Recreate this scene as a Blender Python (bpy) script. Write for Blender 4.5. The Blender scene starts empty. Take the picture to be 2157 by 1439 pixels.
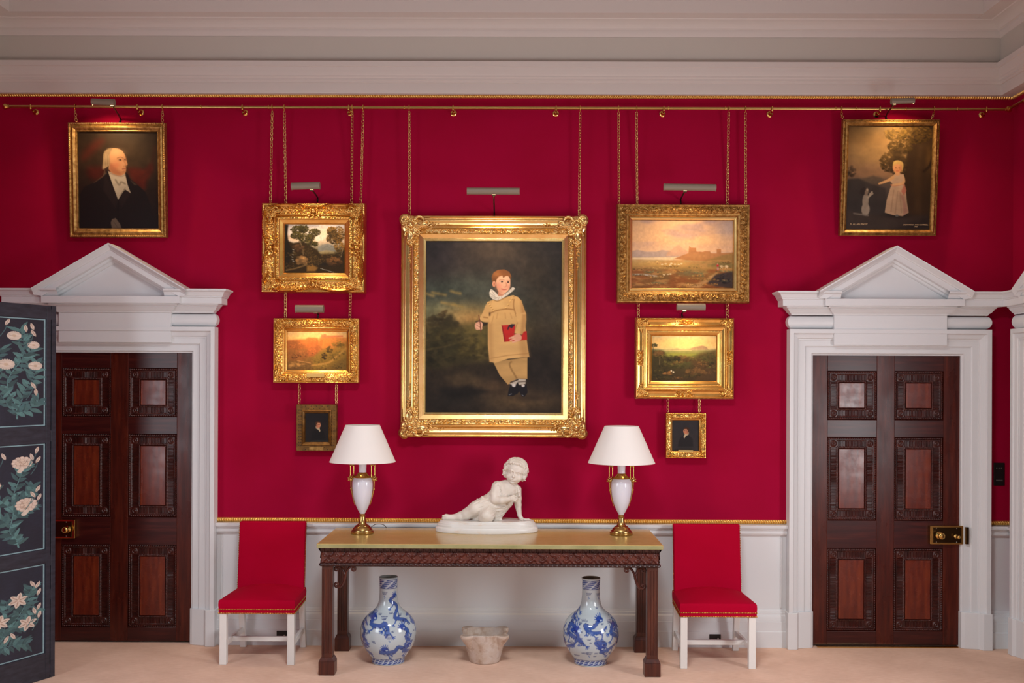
import bpy, math, random
import numpy as np
from mathutils import Vector, Matrix, Euler

random.seed(11)
rng = np.random.default_rng(11)
SC = bpy.context.scene
COL = SC.collection
PI = math.pi

# ------------------------------------------------------------------ camera
FPX, CAMD, CAMZ = 2260.0, 7.8, 1.928
PCX, PCY = 1078.5, 800.0
ROT = Matrix.Rotation(math.radians(0.27), 3, 'Z') @ Matrix.Rotation(PI / 2, 3, 'X') @ Matrix.Rotation(math.radians(0.23), 3, 'Z')


def W(px, py, y=0.0):
    """point of the plane at depth y (metres, 0 = back wall) that the photograph shows at px, py"""
    d = ROT @ Vector(((px - PCX) / FPX, -(py - PCY) / FPX, -1.0))
    t = (y + CAMD) / d.y
    return t * d.x, CAMZ + t * d.z


def WX(px, py, y=0.0):
    return W(px, py, y)[0]


def WZ(px, py, y=0.0):
    return W(px, py, y)[1]


# ------------------------------------------------------------------ colours, materials
def lin(c):
    c = np.asarray(c, float) / 255.0
    return np.where(c <= 0.04045, c / 12.92, ((c + 0.055) / 1.055) ** 2.4)


def rgba(c):
    return tuple(float(v) for v in lin(c)) + (1.0,)


MATS = {}


def mat(name, col=(200, 200, 200), rough=0.5, metal=0.0, spec=0.5, coat=0.0, sheen=0.0, attr=None,
        noise=None, bump=None, wood=None, wave=None, gain=1.0, trans=0.0, sss=0.0, rnoise=None):
    if name in MATS:
        return MATS[name]
    m = bpy.data.materials.new(name)
    m.use_nodes = True
    nt = m.node_tree
    N, L = nt.nodes, nt.links
    b = N['Principled BSDF']
    b.inputs['Base Color'].default_value = rgba(col)
    b.inputs['Roughness'].default_value = rough
    b.inputs['Metallic'].default_value = metal
    b.inputs['Specular IOR Level'].default_value = spec
    b.inputs['Coat Weight'].default_value = coat
    b.inputs['Coat Roughness'].default_value = 0.08
    b.inputs['Sheen Weight'].default_value = sheen
    b.inputs['Transmission Weight'].default_value = trans
    if sss:
        b.inputs['Subsurface Weight'].default_value = sss
        b.inputs['Subsurface Radius'].default_value = (0.02, 0.015, 0.01)
        b.inputs['Subsurface Scale'].default_value = 0.3
    tc = N.new('ShaderNodeTexCoord')
    src = None
    if attr:
        a = N.new('ShaderNodeAttribute')
        a.attribute_name = attr
        src = a.outputs['Color']

    def tex(scale, detail=4.0, stretch=(1, 1, 1), rgh=0.55):
        mp = N.new('ShaderNodeMapping')
        mp.inputs['Scale'].default_value = stretch
        L.new(tc.outputs['Object'], mp.inputs['Vector'])
        n = N.new('ShaderNodeTexNoise')
        n.inputs['Scale'].default_value = scale
        n.inputs['Detail'].default_value = detail
        n.inputs['Roughness'].default_value = rgh
        L.new(mp.outputs['Vector'], n.inputs['Vector'])
        return n

    def ramp(fac, stops):
        r = N.new('ShaderNodeValToRGB')
        e = r.color_ramp.elements
        e[0].position, e[0].color = stops[0][0], rgba(stops[0][1])
        e[1].position, e[1].color = stops[-1][0], rgba(stops[-1][1])
        for p, c in stops[1:-1]:
            q = e.new(p)
            q.color = rgba(c)
        L.new(fac, r.inputs['Fac'])
        return r.outputs['Color']

    for nz in (noise or []):
        # (scale, stretch, stops): a colour ramp over noise
        scale, stretch, stops = nz
        o = ramp(tex(scale, 5.0, stretch).outputs['Fac'], stops)
        if src is None:
            src = o
        else:
            mx = N.new('ShaderNodeMix')
            mx.data_type = 'RGBA'
            mx.blend_type = 'MULTIPLY'
            mx.inputs['Factor'].default_value = 1.0
            L.new(src, mx.inputs['A'])
            L.new(o, mx.inputs['B'])
            src = mx.outputs['Result']
    if src is not None:
        L.new(src, b.inputs['Base Color'])
    if rnoise:
        scale, stretch, lo, hi = rnoise
        mr = N.new('ShaderNodeMapRange')
        mr.inputs['From Min'].default_value, mr.inputs['From Max'].default_value = 0.3, 0.7
        mr.inputs['To Min'].default_value, mr.inputs['To Max'].default_value = lo, hi
        L.new(tex(scale, 4.0, stretch).outputs['Fac'], mr.inputs['Value'])
        L.new(mr.outputs['Result'], b.inputs['Roughness'])
    last = None
    for bp in (bump or []):
        kind, scale, stretch, strength, dist = bp
        if kind == 'noise':
            h = tex(scale, 3.0, stretch).outputs['Fac']
        else:
            mp = N.new('ShaderNodeMapping')
            mp.inputs['Scale'].default_value = stretch
            L.new(tc.outputs['Object'], mp.inputs['Vector'])
            wv = N.new('ShaderNodeTexWave')
            wv.bands_direction = kind
            wv.inputs['Scale'].default_value = scale
            wv.inputs['Distortion'].default_value = 0.6
            wv.inputs['Detail'].default_value = 2.0
            L.new(mp.outputs['Vector'], wv.inputs['Vector'])
            h = wv.outputs['Fac']
        bn = N.new('ShaderNodeBump')
        bn.inputs['Strength'].default_value = strength
        bn.inputs['Distance'].default_value = dist
        L.new(h, bn.inputs['Height'])
        if last is not None:
            L.new(last, bn.inputs['Normal'])
        last = bn.outputs['Normal']
    if last is not None:
        L.new(last, b.inputs['Normal'])
    MATS[name] = m
    return m


# ------------------------------------------------------------------ mesh builder
class MB:
    def __init__(s):
        s.v, s.f, s.n = [], [], 0

    def add(s, verts, faces):
        verts = np.asarray(verts, float).reshape(-1, 3)
        k = s.n
        s.v.append(verts)
        s.f.extend([tuple(int(i) + k for i in f) for f in faces])
        s.n += len(verts)
        return s

    def box(s, x0, x1, y0, y1, z0, z1):
        x0, x1 = sorted((x0, x1)); y0, y1 = sorted((y0, y1)); z0, z1 = sorted((z0, z1))
        v = [(x, y, z) for x in (x0, x1) for y in (y0, y1) for z in (z0, z1)]
        return s.add(v, [(0, 1, 3, 2), (4, 6, 7, 5), (0, 4, 5, 1), (2, 3, 7, 6), (0, 2, 6, 4), (1, 5, 7, 3)])

    def hexa(s, lo, hi):
        """two quads of four points each, joined"""
        v = list(lo) + list(hi)
        return s.add(v, [(3, 2, 1, 0), (4, 5, 6, 7), (0, 1, 5, 4), (1, 2, 6, 5), (2, 3, 7, 6), (3, 0, 4, 7)])

    def grid(s, P, cu=False, cv=False):
        P = np.asarray(P, float)
        nu, nv = P.shape[:2]
        idx = np.arange(nu * nv).reshape(nu, nv)
        a = idx if cu else idx[:-1]
        b = np.roll(idx, -1, 0) if cu else idx[1:]
        if cv:
            q = np.stack([a, b, np.roll(b, -1, 1), np.roll(a, -1, 1)], -1)
        else:
            q = np.stack([a[:, :-1], b[:, :-1], b[:, 1:], a[:, 1:]], -1)
        return s.add(P.reshape(-1, 3), q.reshape(-1, 4).tolist())

    def lathe(s, prof, c=(0, 0, 0), n=40, cap=True, squash=(1, 1)):
        a = np.arange(n) * 2 * PI / n
        prof = np.asarray(prof, float)
        P = np.zeros((n, len(prof), 3))
        P[:, :, 0] = c[0] + squash[0] * np.cos(a)[:, None] * prof[None, :, 0]
        P[:, :, 1] = c[1] + squash[1] * np.sin(a)[:, None] * prof[None, :, 0]
        P[:, :, 2] = c[2] + prof[None, :, 1]
        k = s.n
        s.grid(P, cu=True)
        m = len(prof)
        if cap:
            s.f.append(tuple(k + i * m for i in range(n))[::-1])
            s.f.append(tuple(k + i * m + m - 1 for i in range(n)))
        return s

    def tube(s, pts, r, n=8, closed=False, sq=None, up=None):
        pts = [Vector(p) for p in pts]
        m = len(pts)
        rr = r if hasattr(r, '__len__') else [r] * m
        rings = []
        ref = Vector(up) if up else None
        for i, p in enumerate(pts):
            if closed:
                t = pts[(i + 1) % m] - pts[i - 1]
            else:
                t = pts[min(i + 1, m - 1)] - pts[max(i - 1, 0)]
            t.normalize()
            if ref is None:
                ref = Vector((0, 1, 0)) if abs(t.y) < 0.9 else Vector((1, 0, 0))
            b = t.cross(ref)
            if b.length < 1e-6:
                b = t.orthogonal()
            b.normalize()
            nn = b.cross(t).normalized()
            if up is None:
                ref = nn
            ring = []
            for k in range(n):
                a = 2 * PI * k / n
                if sq:
                    a += PI / 4
                ra, rb = (rr[i] * sq[0], rr[i] * sq[1]) if sq else (rr[i], rr[i])
                ring.append(p + b * (math.cos(a) * ra) + nn * (math.sin(a) * rb))
            rings.append(ring)
        k0 = s.n
        s.grid(np.array([[tuple(q) for q in rg] for rg in rings]), cu=closed, cv=True)
        if not closed:
            s.f.append(tuple(k0 + i for i in range(n)))
            s.f.append(tuple(k0 + (m - 1) * n + i for i in range(n))[::-1])
        return s

    def ell(s, c, r, nu=12, nv=8, rot=None):
        u = np.arange(nu) * 2 * PI / nu
        v = np.linspace(-PI / 2 * 0.98, PI / 2 * 0.98, nv)
        P = np.zeros((nu, nv, 3))
        P[:, :, 0] = np.cos(u)[:, None] * np.cos(v)[None] * r[0]
        P[:, :, 1] = np.sin(u)[:, None] * np.cos(v)[None] * r[1]
        P[:, :, 2] = np.sin(v)[None] * r[2]
        if rot is not None:
            P = P @ np.array(rot).T
        P += np.array(c)
        k = s.n
        s.grid(P, cu=True)
        s.f.append(tuple(k + i * nv for i in range(nu))[::-1])
        s.f.append(tuple(k + i * nv + nv - 1 for i in range(nu)))
        return s

    def prism(s, poly, axis, a, b):
        """poly of 2D points extruded along axis from a to b (x: poly is y,z; y: poly is x,z; z: poly is x,y)"""
        def P(p, t):
            return {'x': (t, p[0], p[1]), 'y': (p[0], t, p[1]), 'z': (p[0], p[1], t)}[axis]
        n = len(poly)
        v = [P(p, a) for p in poly] + [P(p, b) for p in poly]
        f = [tuple(range(n))[::-1], tuple(range(n, 2 * n))] + [(i, (i + 1) % n, n + (i + 1) % n, n + i) for i in range(n)]
        return s.add(v, f)

    def xform(s, M, k0=0):
        M = np.array(M)
        s.v = [np.concatenate(s.v)]
        p = s.v[0]
        p[k0:] = p[k0:] @ M[:3, :3].T + M[:3, 3]
        return s

    def build(s, name, m, parent=None, smooth=None, bevel=0.0, fix=True, col=None, seg=2):
        me = bpy.data.meshes.new(name)
        me.from_pydata(np.concatenate(s.v).tolist(), [], s.f)
        if fix and len(s.f) < 60000:
            import bmesh
            bm = bmesh.new()
            bm.from_mesh(me)
            bmesh.ops.recalc_face_normals(bm, faces=bm.faces)
            bm.to_mesh(me)
            bm.free()
        if smooth is not None:
            me.polygons.foreach_set('use_smooth', [True] * len(me.polygons))
            if smooth < 179:
                me.set_sharp_from_angle(angle=math.radians(smooth))
        if col is not None:
            at = me.color_attributes.new('Col', 'FLOAT_COLOR', 'POINT')
            flat = np.ones((s.n, 4), np.float32)
            flat[:, :3] = col
            at.data.foreach_set('color', flat.ravel())
        me.materials.append(m)
        o = bpy.data.objects.new(name, me)
        COL.objects.link(o)
        if parent is not None:
            o.parent = parent
        if bevel:
            bv = o.modifiers.new('Bevel', 'BEVEL')
            bv.width = bevel
            bv.segments = seg
            bv.limit_method = 'ANGLE'
            bv.angle_limit = math.radians(40)
        return o


def tag(o, label=None, cat=None, group=None, kind=None):
    if label:
        o['label'] = label
    if cat:
        o['category'] = cat
    if group:
        o['group'] = group
    if kind:
        o['kind'] = kind
    return o


def thing(name, label, cat, loc=(0, 0, 0), rot=(0, 0, 0), group=None, kind=None):
    o = bpy.data.objects.new(name, None)
    COL.objects.link(o)
    o.empty_display_size = 0.1
    o.location = loc
    o.rotation_euler = rot
    return tag(o, label, cat, group, kind)


def copy_tree(o, parent=None):
    c = o.copy()
    COL.objects.link(c)
    c.parent = parent
    for ch in list(o.children):
        copy_tree(ch, c)
    return c


# ------------------------------------------------------------------ noise
def vnoise(x, y, seed=0):
    x, y = np.asarray(x, float), np.asarray(y, float)
    xi, yi = np.floor(x), np.floor(y)
    xf, yf = x - xi, y - yi
    u, v = xf * xf * (3 - 2 * xf), yf * yf * (3 - 2 * yf)

    def h(a, b):
        t = np.sin(a * 127.1 + b * 311.7 + seed * 74.7) * 43758.5453
        return t - np.floor(t)
    n = (h(xi, yi) * (1 - u) + h(xi + 1, yi) * u) * (1 - v) + (h(xi, yi + 1) * (1 - u) + h(xi + 1, yi + 1) * u) * v
    return n * 2 - 1


def fbm(x, y, seed=0, oct=4):
    t, a, s = 0.0, 0.5, 0.0
    for i in range(oct):
        t = t + a * vnoise(x * 2 ** i, y * 2 ** i, seed + i * 13)
        s += a
        a *= 0.5
    return t / s


def sstep(a, b, x):
    t = np.clip((x - a) / (b - a + 1e-12), 0, 1)
    return t * t * (3 - 2 * t)


def catmull(pts, n=6, closed=False):
    pts = [np.asarray(p, float) for p in pts]
    m = len(pts)
    out = []
    for i in range(m if closed else m - 1):
        if closed:
            p0, p1, p2, p3 = pts[i - 1], pts[i], pts[(i + 1) % m], pts[(i + 2) % m]
        else:
            p0, p1, p2, p3 = pts[max(i - 1, 0)], pts[i], pts[i + 1], pts[min(i + 2, m - 1)]
        for k in range(n):
            t = k / n
            out.append(0.5 * (2 * p1 + (p2 - p0) * t + (2 * p0 - 5 * p1 + 4 * p2 - p3) * t * t + (3 * p1 - p0 - 3 * p2 + p3) * t ** 3))
    if not closed:
        out.append(pts[-1])
    return np.array(out)


# ------------------------------------------------------------------ paint canvas (oil painting colours held per vertex)
class Cv:
    """a canvas addressed in its own picture coordinates x0..x1, y0..y1 (y downwards)"""
    def __init__(s, x0, y0, x1, y1, nx, base=(60, 50, 40)):
        s.b = (x0, y0, x1, y1)
        s.nx = nx
        s.ny = max(2, int(round(nx * (y1 - y0) / (x1 - x0))))
        s.X, s.Y = np.meshgrid(np.linspace(x0, x1, s.nx), np.linspace(y0, y1, s.ny))
        s.a = np.zeros((s.ny, s.nx, 3))
        s.a[:] = base
        s.px = (x1 - x0) / nx
        s.k = 0

    def mix(s, m, c):
        s.a += np.asarray(m)[..., None] * (np.asarray(c, float) - s.a)

    def vgrad(s, stops):
        ys = [p[0] for p in stops]
        for i in range(3):
            s.a[..., i] = np.interp(s.Y, ys, [p[1][i] for p in stops])

    def mottle(s, scale, amp, seed=0, sx=1.0, sy=1.0, oct=4):
        n = fbm(s.X / scale * sx, s.Y / scale * sy, seed, oct)
        s.a *= (1 + amp * n)[..., None]

    def patch(s, c, scale, thr, soft, alpha, seed, sx=1, sy=1, mask=1.0):
        n = fbm(s.X / scale * sx, s.Y / scale * sy, seed)
        s.mix(sstep(thr - soft, thr + soft, n) * alpha * mask, c)

    def blob(s, x, y, rx, ry, c, alpha=1.0, p=2.0):
        d = (np.abs((s.X - x) / rx) ** 2 + np.abs((s.Y - y) / ry) ** 2)
        s.mix(alpha * np.exp(-d * p * 0.5), c)

    def win(s, xa, ya, xb, yb):
        x0, y0, x1, y1 = s.b
        i0 = int(np.clip((xa - x0) / (x1 - x0) * s.nx - 2, 0, s.nx)); i1 = int(np.clip((xb - x0) / (x1 - x0) * s.nx + 3, 0, s.nx))
        j0 = int(np.clip((ya - y0) / (y1 - y0) * s.ny - 2, 0, s.ny)); j1 = int(np.clip((yb - y0) / (y1 - y0) * s.ny + 3, 0, s.ny))
        return slice(j0, j1), slice(i0, i1)

    def mixw(s, w, m, c):
        v = s.a[w]
        v += m[..., None] * (np.asarray(c, float) - v)

    def ell(s, x, y, rx, ry, c, alpha=1.0, soft=0.15, rot=0.0):
        R = max(rx, ry) * (1 + soft) + s.px
        w = s.win(x - R, y - R, x + R, y + R)
        X, Y = s.X[w] - x, s.Y[w] - y
        ca, sa = math.cos(rot), math.sin(rot)
        d = np.sqrt(((X * ca + Y * sa) / rx) ** 2 + ((-X * sa + Y * ca) / ry) ** 2)
        soft = max(soft, s.px / min(rx, ry) * 0.7)
        s.mixw(w, alpha * (1 - sstep(1 - soft, 1 + soft, d)), c)

    def poly(s, pts, c, alpha=1.0, soft=None, smooth=0, shade=None):
        pts = np.array(pts, float)
        if smooth:
            pts = catmull(pts, smooth, True)
        soft = max(soft or 0, s.px * 0.7)
        w = s.win(pts[:, 0].min() - soft, pts[:, 1].min() - soft, pts[:, 0].max() + soft, pts[:, 1].max() + soft)
        X, Y = s.X[w], s.Y[w]
        if X.size == 0:
            return
        ins = np.zeros(X.shape, bool)
        dd = np.full(X.shape, 1e18)
        for i in range(len(pts)):
            (xa, ya), (xb, yb) = pts[i - 1], pts[i]
            if ya != yb:
                cr = ((ya > Y) != (yb > Y)) & (X < (xb - xa) * (Y - ya) / (yb - ya) + xa)
                ins ^= cr
            ex, ey = xb - xa, yb - ya
            t = np.clip(((X - xa) * ex + (Y - ya) * ey) / (ex * ex + ey * ey + 1e-9), 0, 1)
            dd = np.minimum(dd, (X - xa - t * ex) ** 2 + (Y - ya - t * ey) ** 2)
        sd = np.where(ins, 1, -1) * np.sqrt(dd)
        m = alpha * sstep(-soft, soft, sd)
        if shade is not None:
            s.k += 1
            cc = np.asarray(c, float) * (1 + shade * fbm(X / (40 * s.px), Y / (14 * s.px), s.k))[..., None]
            v = s.a[w]
            v += m[..., None] * (cc - v)
        else:
            s.mixw(w, m, c)

    def line(s, pts, wd, c, alpha=1.0, soft=None, smooth=0, taper=None):
        pts = np.array(pts, float)
        if smooth:
            pts = catmull(pts, smooth)
        n = len(pts)
        soft = max(soft or 0, s.px * 0.6)
        ws = np.full(n, wd / 2.0) if taper is None else np.interp(np.linspace(0, 1, n), np.linspace(0, 1, len(taper)), taper) * wd / 2.0
        R = ws.max() + soft
        w = s.win(pts[:, 0].min() - R, pts[:, 1].min() - R, pts[:, 0].max() + R, pts[:, 1].max() + R)
        X, Y = s.X[w], s.Y[w]
        if X.size == 0:
            return
        best = np.full(X.shape, -1e9)
        for i in range(n - 1):
            (xa, ya), (xb, yb) = pts[i], pts[i + 1]
            ex, ey = xb - xa, yb - ya
            t = np.clip(((X - xa) * ex + (Y - ya) * ey) / (ex * ex + ey * ey + 1e-9), 0, 1)
            d = np.sqrt((X - xa - t * ex) ** 2 + (Y - ya - t * ey) ** 2)
            best = np.maximum(best, ws[i] + (ws[i + 1] - ws[i]) * t - d)
        s.mixw(w, alpha * sstep(-soft, soft, best), c)

    def foliage(s, x, y, rx, ry, c, n=60, size=12, var=0.35, alpha=0.8, seed=0):
        r = np.random.default_rng(seed)
        for i in range(n):
            a, q = r.uniform(0, 2 * PI), math.sqrt(r.uniform(0, 1))
            cx, cy = x + math.cos(a) * q * rx, y + math.sin(a) * q * ry
            k = 1 + var * r.uniform(-1, 1) - 0.25 * (cy - y) / ry
            z = size * r.uniform(0.5, 1.3)
            s.ell(cx, cy, z, z * r.uniform(0.45, 0.8), np.clip(np.asarray(c, float) * k, 0, 255), alpha * r.uniform(0.5, 1), 0.4, r.uniform(-0.6, 0.6))

    def colours(s, gain=1.0):
        return np.clip(lin(np.clip(s.a, 0, 255)) * gain, 0, 0.95)

    def mesh(s, name, w, h, m, parent, y=0.0, z0=0.0, gain=1.0, thick=0.012):
        """the canvas as a board w x h metres, picture side towards -y"""
        mb = MB()
        X, Z = np.meshgrid(np.linspace(-w / 2, w / 2, s.nx), np.linspace(z0 + h, z0, s.ny))
        P = np.stack([X, np.full_like(X, y), Z], -1)
        mb.grid(P)
        c = s.colours(gain).reshape(-1, 3)
        k = mb.n
        mb.box(-w / 2, w / 2, y + 0.001, y + thick, z0, z0 + h)
        c = np.concatenate([c, np.full((mb.n - k, 3), 0.05)])
        return mb.build(name, m, parent, fix=False, col=c)


# ------------------------------------------------------------------ signed-distance sculpting
def surface_nets(F, org, h):
    sg = F < 0
    off = [(i, j, k) for i in (0, 1) for j in (0, 1) for k in (0, 1)]
    nx, ny, nz = F.shape
    cnt = np.zeros((nx - 1, ny - 1, nz - 1), np.int8)
    for (i, j, k) in off:
        cnt += sg[i:nx - 1 + i, j:ny - 1 + j, k:nz - 1 + k]
    act = (cnt > 0) & (cnt < 8)
    idx = np.argwhere(act)
    ids = np.full(act.shape, -1, np.int64)
    ids[act] = np.arange(len(idx))
    val = {o: F[idx[:, 0] + o[0], idx[:, 1] + o[1], idx[:, 2] + o[2]] for o in off}
    acc = np.zeros((len(idx), 3)); num = np.zeros(len(idx))
    for o in off:
        for ax in range(3):
            if o[ax] == 0:
                q = list(o); q[ax] = 1; q = tuple(q)
                f0, f1 = val[o], val[q]
                m = (f0 < 0) != (f1 < 0)
                t = np.where(m, f0 / np.where(m, f0 - f1, 1), 0)
                p = np.array(o, float)[None].repeat(len(idx), 0)
                p[:, ax] += t
                acc += p * m[:, None]
                num += m
    V = (idx + acc / num[:, None]) * h + np.asarray(org)
    faces = []
    for ax in range(3):
        a, b = [i for i in range(3) if i != ax]
        sl0 = [slice(None)] * 3; sl1 = [slice(None)] * 3
        sl0[ax] = slice(0, -1); sl1[ax] = slice(1, None)
        s0, s1 = sg[tuple(sl0)], sg[tuple(sl1)]
        e = np.argwhere(s0 != s1)
        e = e[(e[:, a] > 0) & (e[:, b] > 0) & (e[:, a] < F.shape[a] - 1) & (e[:, b] < F.shape[b] - 1)]
        fl = s0[e[:, 0], e[:, 1], e[:, 2]]
        da = np.zeros(3, int); da[a] = 1
        db = np.zeros(3, int); db[b] = 1
        c = [ids[tuple((e - da - db).T)], ids[tuple((e - db).T)], ids[tuple(e.T)], ids[tuple((e - da).T)]]
        q = np.stack(c, 1)
        if ax == 1:
            fl = ~fl
        q = np.where(fl[:, None], q, q[:, ::-1])
        faces.append(q)
    return V, np.concatenate(faces)


class Sdf:
    def __init__(s, lo, hi, h):
        s.lo, s.h = np.array(lo, float), h
        n = np.ceil((np.array(hi) - s.lo) / h).astype(int) + 1
        s.F = np.full(tuple(n), 1e3, np.float32)
        s.ax = [s.lo[i] + h * np.arange(n[i]) for i in range(3)]

    def win(s, lo, hi):
        sl = []
        for i in range(3):
            a = int(np.clip(np.floor((lo[i] - s.lo[i]) / s.h), 0, s.F.shape[i]))
            b = int(np.clip(np.ceil((hi[i] - s.lo[i]) / s.h) + 1, 0, s.F.shape[i]))
            sl.append(slice(a, b))
        return tuple(sl), [s.ax[0][sl[0]][:, None, None], s.ax[1][sl[1]][None, :, None], s.ax[2][sl[2]][None, None, :]]

    def put(s, w, d, k, mode='add'):
        f = s.F[w]
        if mode == 'add':
            if k > 0:
                hh = np.clip(0.5 + 0.5 * (f - d) / k, 0, 1)
                f[...] = f * (1 - hh) + d * hh - k * hh * (1 - hh)
            else:
                f[...] = np.minimum(f, d)
        else:
            d = -d
            if k > 0:
                hh = np.clip(0.5 - 0.5 * (f - d) / k, 0, 1)
                f[...] = f * (1 - hh) + d * hh + k * hh * (1 - hh)
            else:
                f[...] = np.maximum(f, d)

    def cap(s, a, b, r1, r2, k=0.0, mode='add', sq=None):
        a, b = np.asarray(a, float), np.asarray(b, float)
        R = max(r1, r2) + k + 3 * s.h
        w, (X, Y, Z) = s.win(np.minimum(a, b) - R, np.maximum(a, b) + R)
        e = b - a
        t = np.clip(((X - a[0]) * e[0] + (Y - a[1]) * e[1] + (Z - a[2]) * e[2]) / (e @ e + 1e-12), 0, 1)
        d = np.sqrt((X - a[0] - t * e[0]) ** 2 + (Y - a[1] - t * e[1]) ** 2 + (Z - a[2] - t * e[2]) ** 2) - (r1 + (r2 - r1) * t)
        s.put(w, d, k, mode)

    def chain(s, pts, rs, k=0.0):
        for i in range(len(pts) - 1):
            s.cap(pts[i], pts[i + 1], rs[i], rs[i + 1], k)

    def ell(s, c, r, k=0.0, mode='add', M=None):
        c, r = np.asarray(c, float), np.asarray(r, float)
        R = r.max() + k + 3 * s.h
        w, (X, Y, Z) = s.win(c - R, c + R)
        X, Y, Z = X - c[0], Y - c[1], Z - c[2]
        if M is not None:   # rows: local axes
            X, Y, Z = (M[i][0] * X + M[i][1] * Y + M[i][2] * Z for i in range(3))
        q = np.sqrt((X / r[0]) ** 2 + (Y / r[1]) ** 2 + (Z / r[2]) ** 2)
        g = np.sqrt((X / r[0] ** 2) ** 2 + (Y / r[1] ** 2) ** 2 + (Z / r[2] ** 2) ** 2) + 1e-9
        d = q * (q - 1) / g
        s.put(w, d, k, mode)

    def mesh(s, name, m, parent, col=None, rounds=0):
        V, F = surface_nets(s.F, s.lo, s.h)
        mb = MB()
        mb.add(V, F.tolist())
        return mb.build(name, m, parent, smooth=180, fix=False)
# ------------------------------------------------------------------ the pictures
def paint_man():
    c = Cv(135, 325, 930, 1285, 190, (44, 31, 24))
    c.vgrad([(325, (50, 38, 27)), (600, (56, 40, 28)), (900, (42, 29, 24)), (1285, (30, 23, 23))])
    c.blob(760, 520, 230, 260, (74, 57, 38), 0.75)
    c.poly([(175, 560), (230, 470), (330, 400), (400, 410), (330, 500), (240, 580), (190, 610)], (92, 30, 22), 0.55, 45, 4)
    c.poly([(230, 760), (230, 680), (330, 670), (400, 690), (380, 760), (300, 800)], (92, 26, 20), 0.6, 40, 4)
    c.poly([(630, 700), (700, 680), (790, 690), (860, 640), (880, 700), (820, 800), (790, 890), (690, 830)], (104, 32, 22), 0.75, 35, 4)
    c.line([(770, 780), (840, 700), (880, 600), (900, 470)], 30, (70, 32, 22), 0.5, 25, 6)
    c.mottle(60, 0.16, 3)
    c.poly([(135, 1290), (140, 960), (190, 870), (300, 825), (380, 770), (430, 690), (520, 760), (620, 730), (650, 790), (720, 845), (800, 920), (850, 1040), (900, 1290)], (30, 24, 25), 1, 6, 0)
    c.poly([(300, 825), (380, 770), (420, 735), (400, 690), (380, 760), (285, 832)], (132, 108, 84), 0.5, 8)
    c.poly([(650, 800), (690, 830), (720, 850), (690, 850)], (110, 92, 72), 0.6, 8)
    c.poly([(400, 760), (480, 870), (530, 1000), (500, 1080), (380, 900)], (40, 31, 31), 0.9, 8)
    c.poly([(610, 900), (660, 930), (560, 1080), (530, 1000)], (40, 31, 31), 0.9, 8)
    c.line([(530, 1000), (520, 1285)], 5, (16, 13, 15), 0.9)
    c.poly([(430, 712), (475, 850), (527, 998), (570, 930), (598, 895), (655, 932), (625, 850), (608, 770), (600, 735), (520, 745)], (188, 174, 152), 1, 4, 0, 0.12)
    c.line([(505, 800), (540, 850), (560, 820), (600, 840)], 16, (128, 116, 98), 0.7, 8, 4)
    c.line([(540, 960), (600, 880)], 5, (120, 108, 92), 0.8, 4)
    c.line([(440, 730), (560, 765), (605, 745)], 9, (132, 120, 104), 0.5, 6, 4)
    # head
    c.poly([(398, 600), (402, 540), (442, 494), (510, 485), (568, 505), (603, 555), (612, 598), (626, 646), (606, 662), (612, 690), (600, 733), (560, 755), (500, 746), (450, 712), (430, 660)], (206, 150, 104), 1, 5, 3)
    c.poly([(430, 640), (470, 640), (520, 690), (570, 735), (545, 757), (480, 740), (438, 700)], (150, 86, 60), 0.6, 26, 3)
    c.poly([(578, 600), (606, 560), (626, 648), (606, 690), (600, 733), (574, 740), (584, 680)], (178, 122, 84), 0.5, 14, 3)
    c.blob(515, 655, 46, 34, (196, 104, 76), 0.45)
    c.blob(520, 530, 74, 40, (226, 178, 126), 0.6)
    c.blob(590, 640, 16, 30, (220, 164, 118), 0.5)
    c.poly([(376, 690), (385, 600), (392, 535), (430, 492), (476, 489), (450, 550), (452, 620), (440, 690), (400, 690)], (170, 142, 106), 0.95, 10, 3, 0.25)
    for k in range(7):
        c.line([(396 + 7 * k, 540 + 3 * k), (388 + 8 * k, 610), (386 + 8 * k, 680)], 5, (136, 110, 80) if k % 2 else (196, 170, 130), 0.5, 4, 4)
    c.poly([(400, 690), (440, 660), (435, 700), (405, 730)], (52, 36, 28), 0.9, 5)
    c.line([(526, 584), (556, 574), (584, 584)], 8, (140, 98, 66), 0.8, 5, 3)
    c.blob(552, 600, 24, 14, (150, 98, 70), 0.6)
    c.ell(554, 602, 11, 6, (48, 32, 26), 0.95, 0.4)
    c.blob(602, 600, 12, 12, (140, 90, 64), 0.6)
    c.ell(602, 600, 6, 5, (56, 36, 28), 0.9, 0.4)
    c.line([(586, 606), (604, 640), (600, 662), (588, 664)], 6, (160, 104, 72), 0.6, 5, 3)
    c.line([(574, 692), (592, 688), (608, 690)], 6, (142, 70, 56), 0.95, 4, 3)
    c.blob(590, 704, 18, 5, (200, 122, 92), 0.6)
    c.blob(585, 720, 26, 6, (144, 92, 66), 0.5)
    c.poly([(450, 1225), (465, 1190), (500, 1178), (545, 1240), (556, 1280), (462, 1283)], (112, 97, 84), 0.95, 6)
    c.line([(480, 1215), (520, 1275)], 4, (70, 58, 50), 0.8)
    return c


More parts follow.
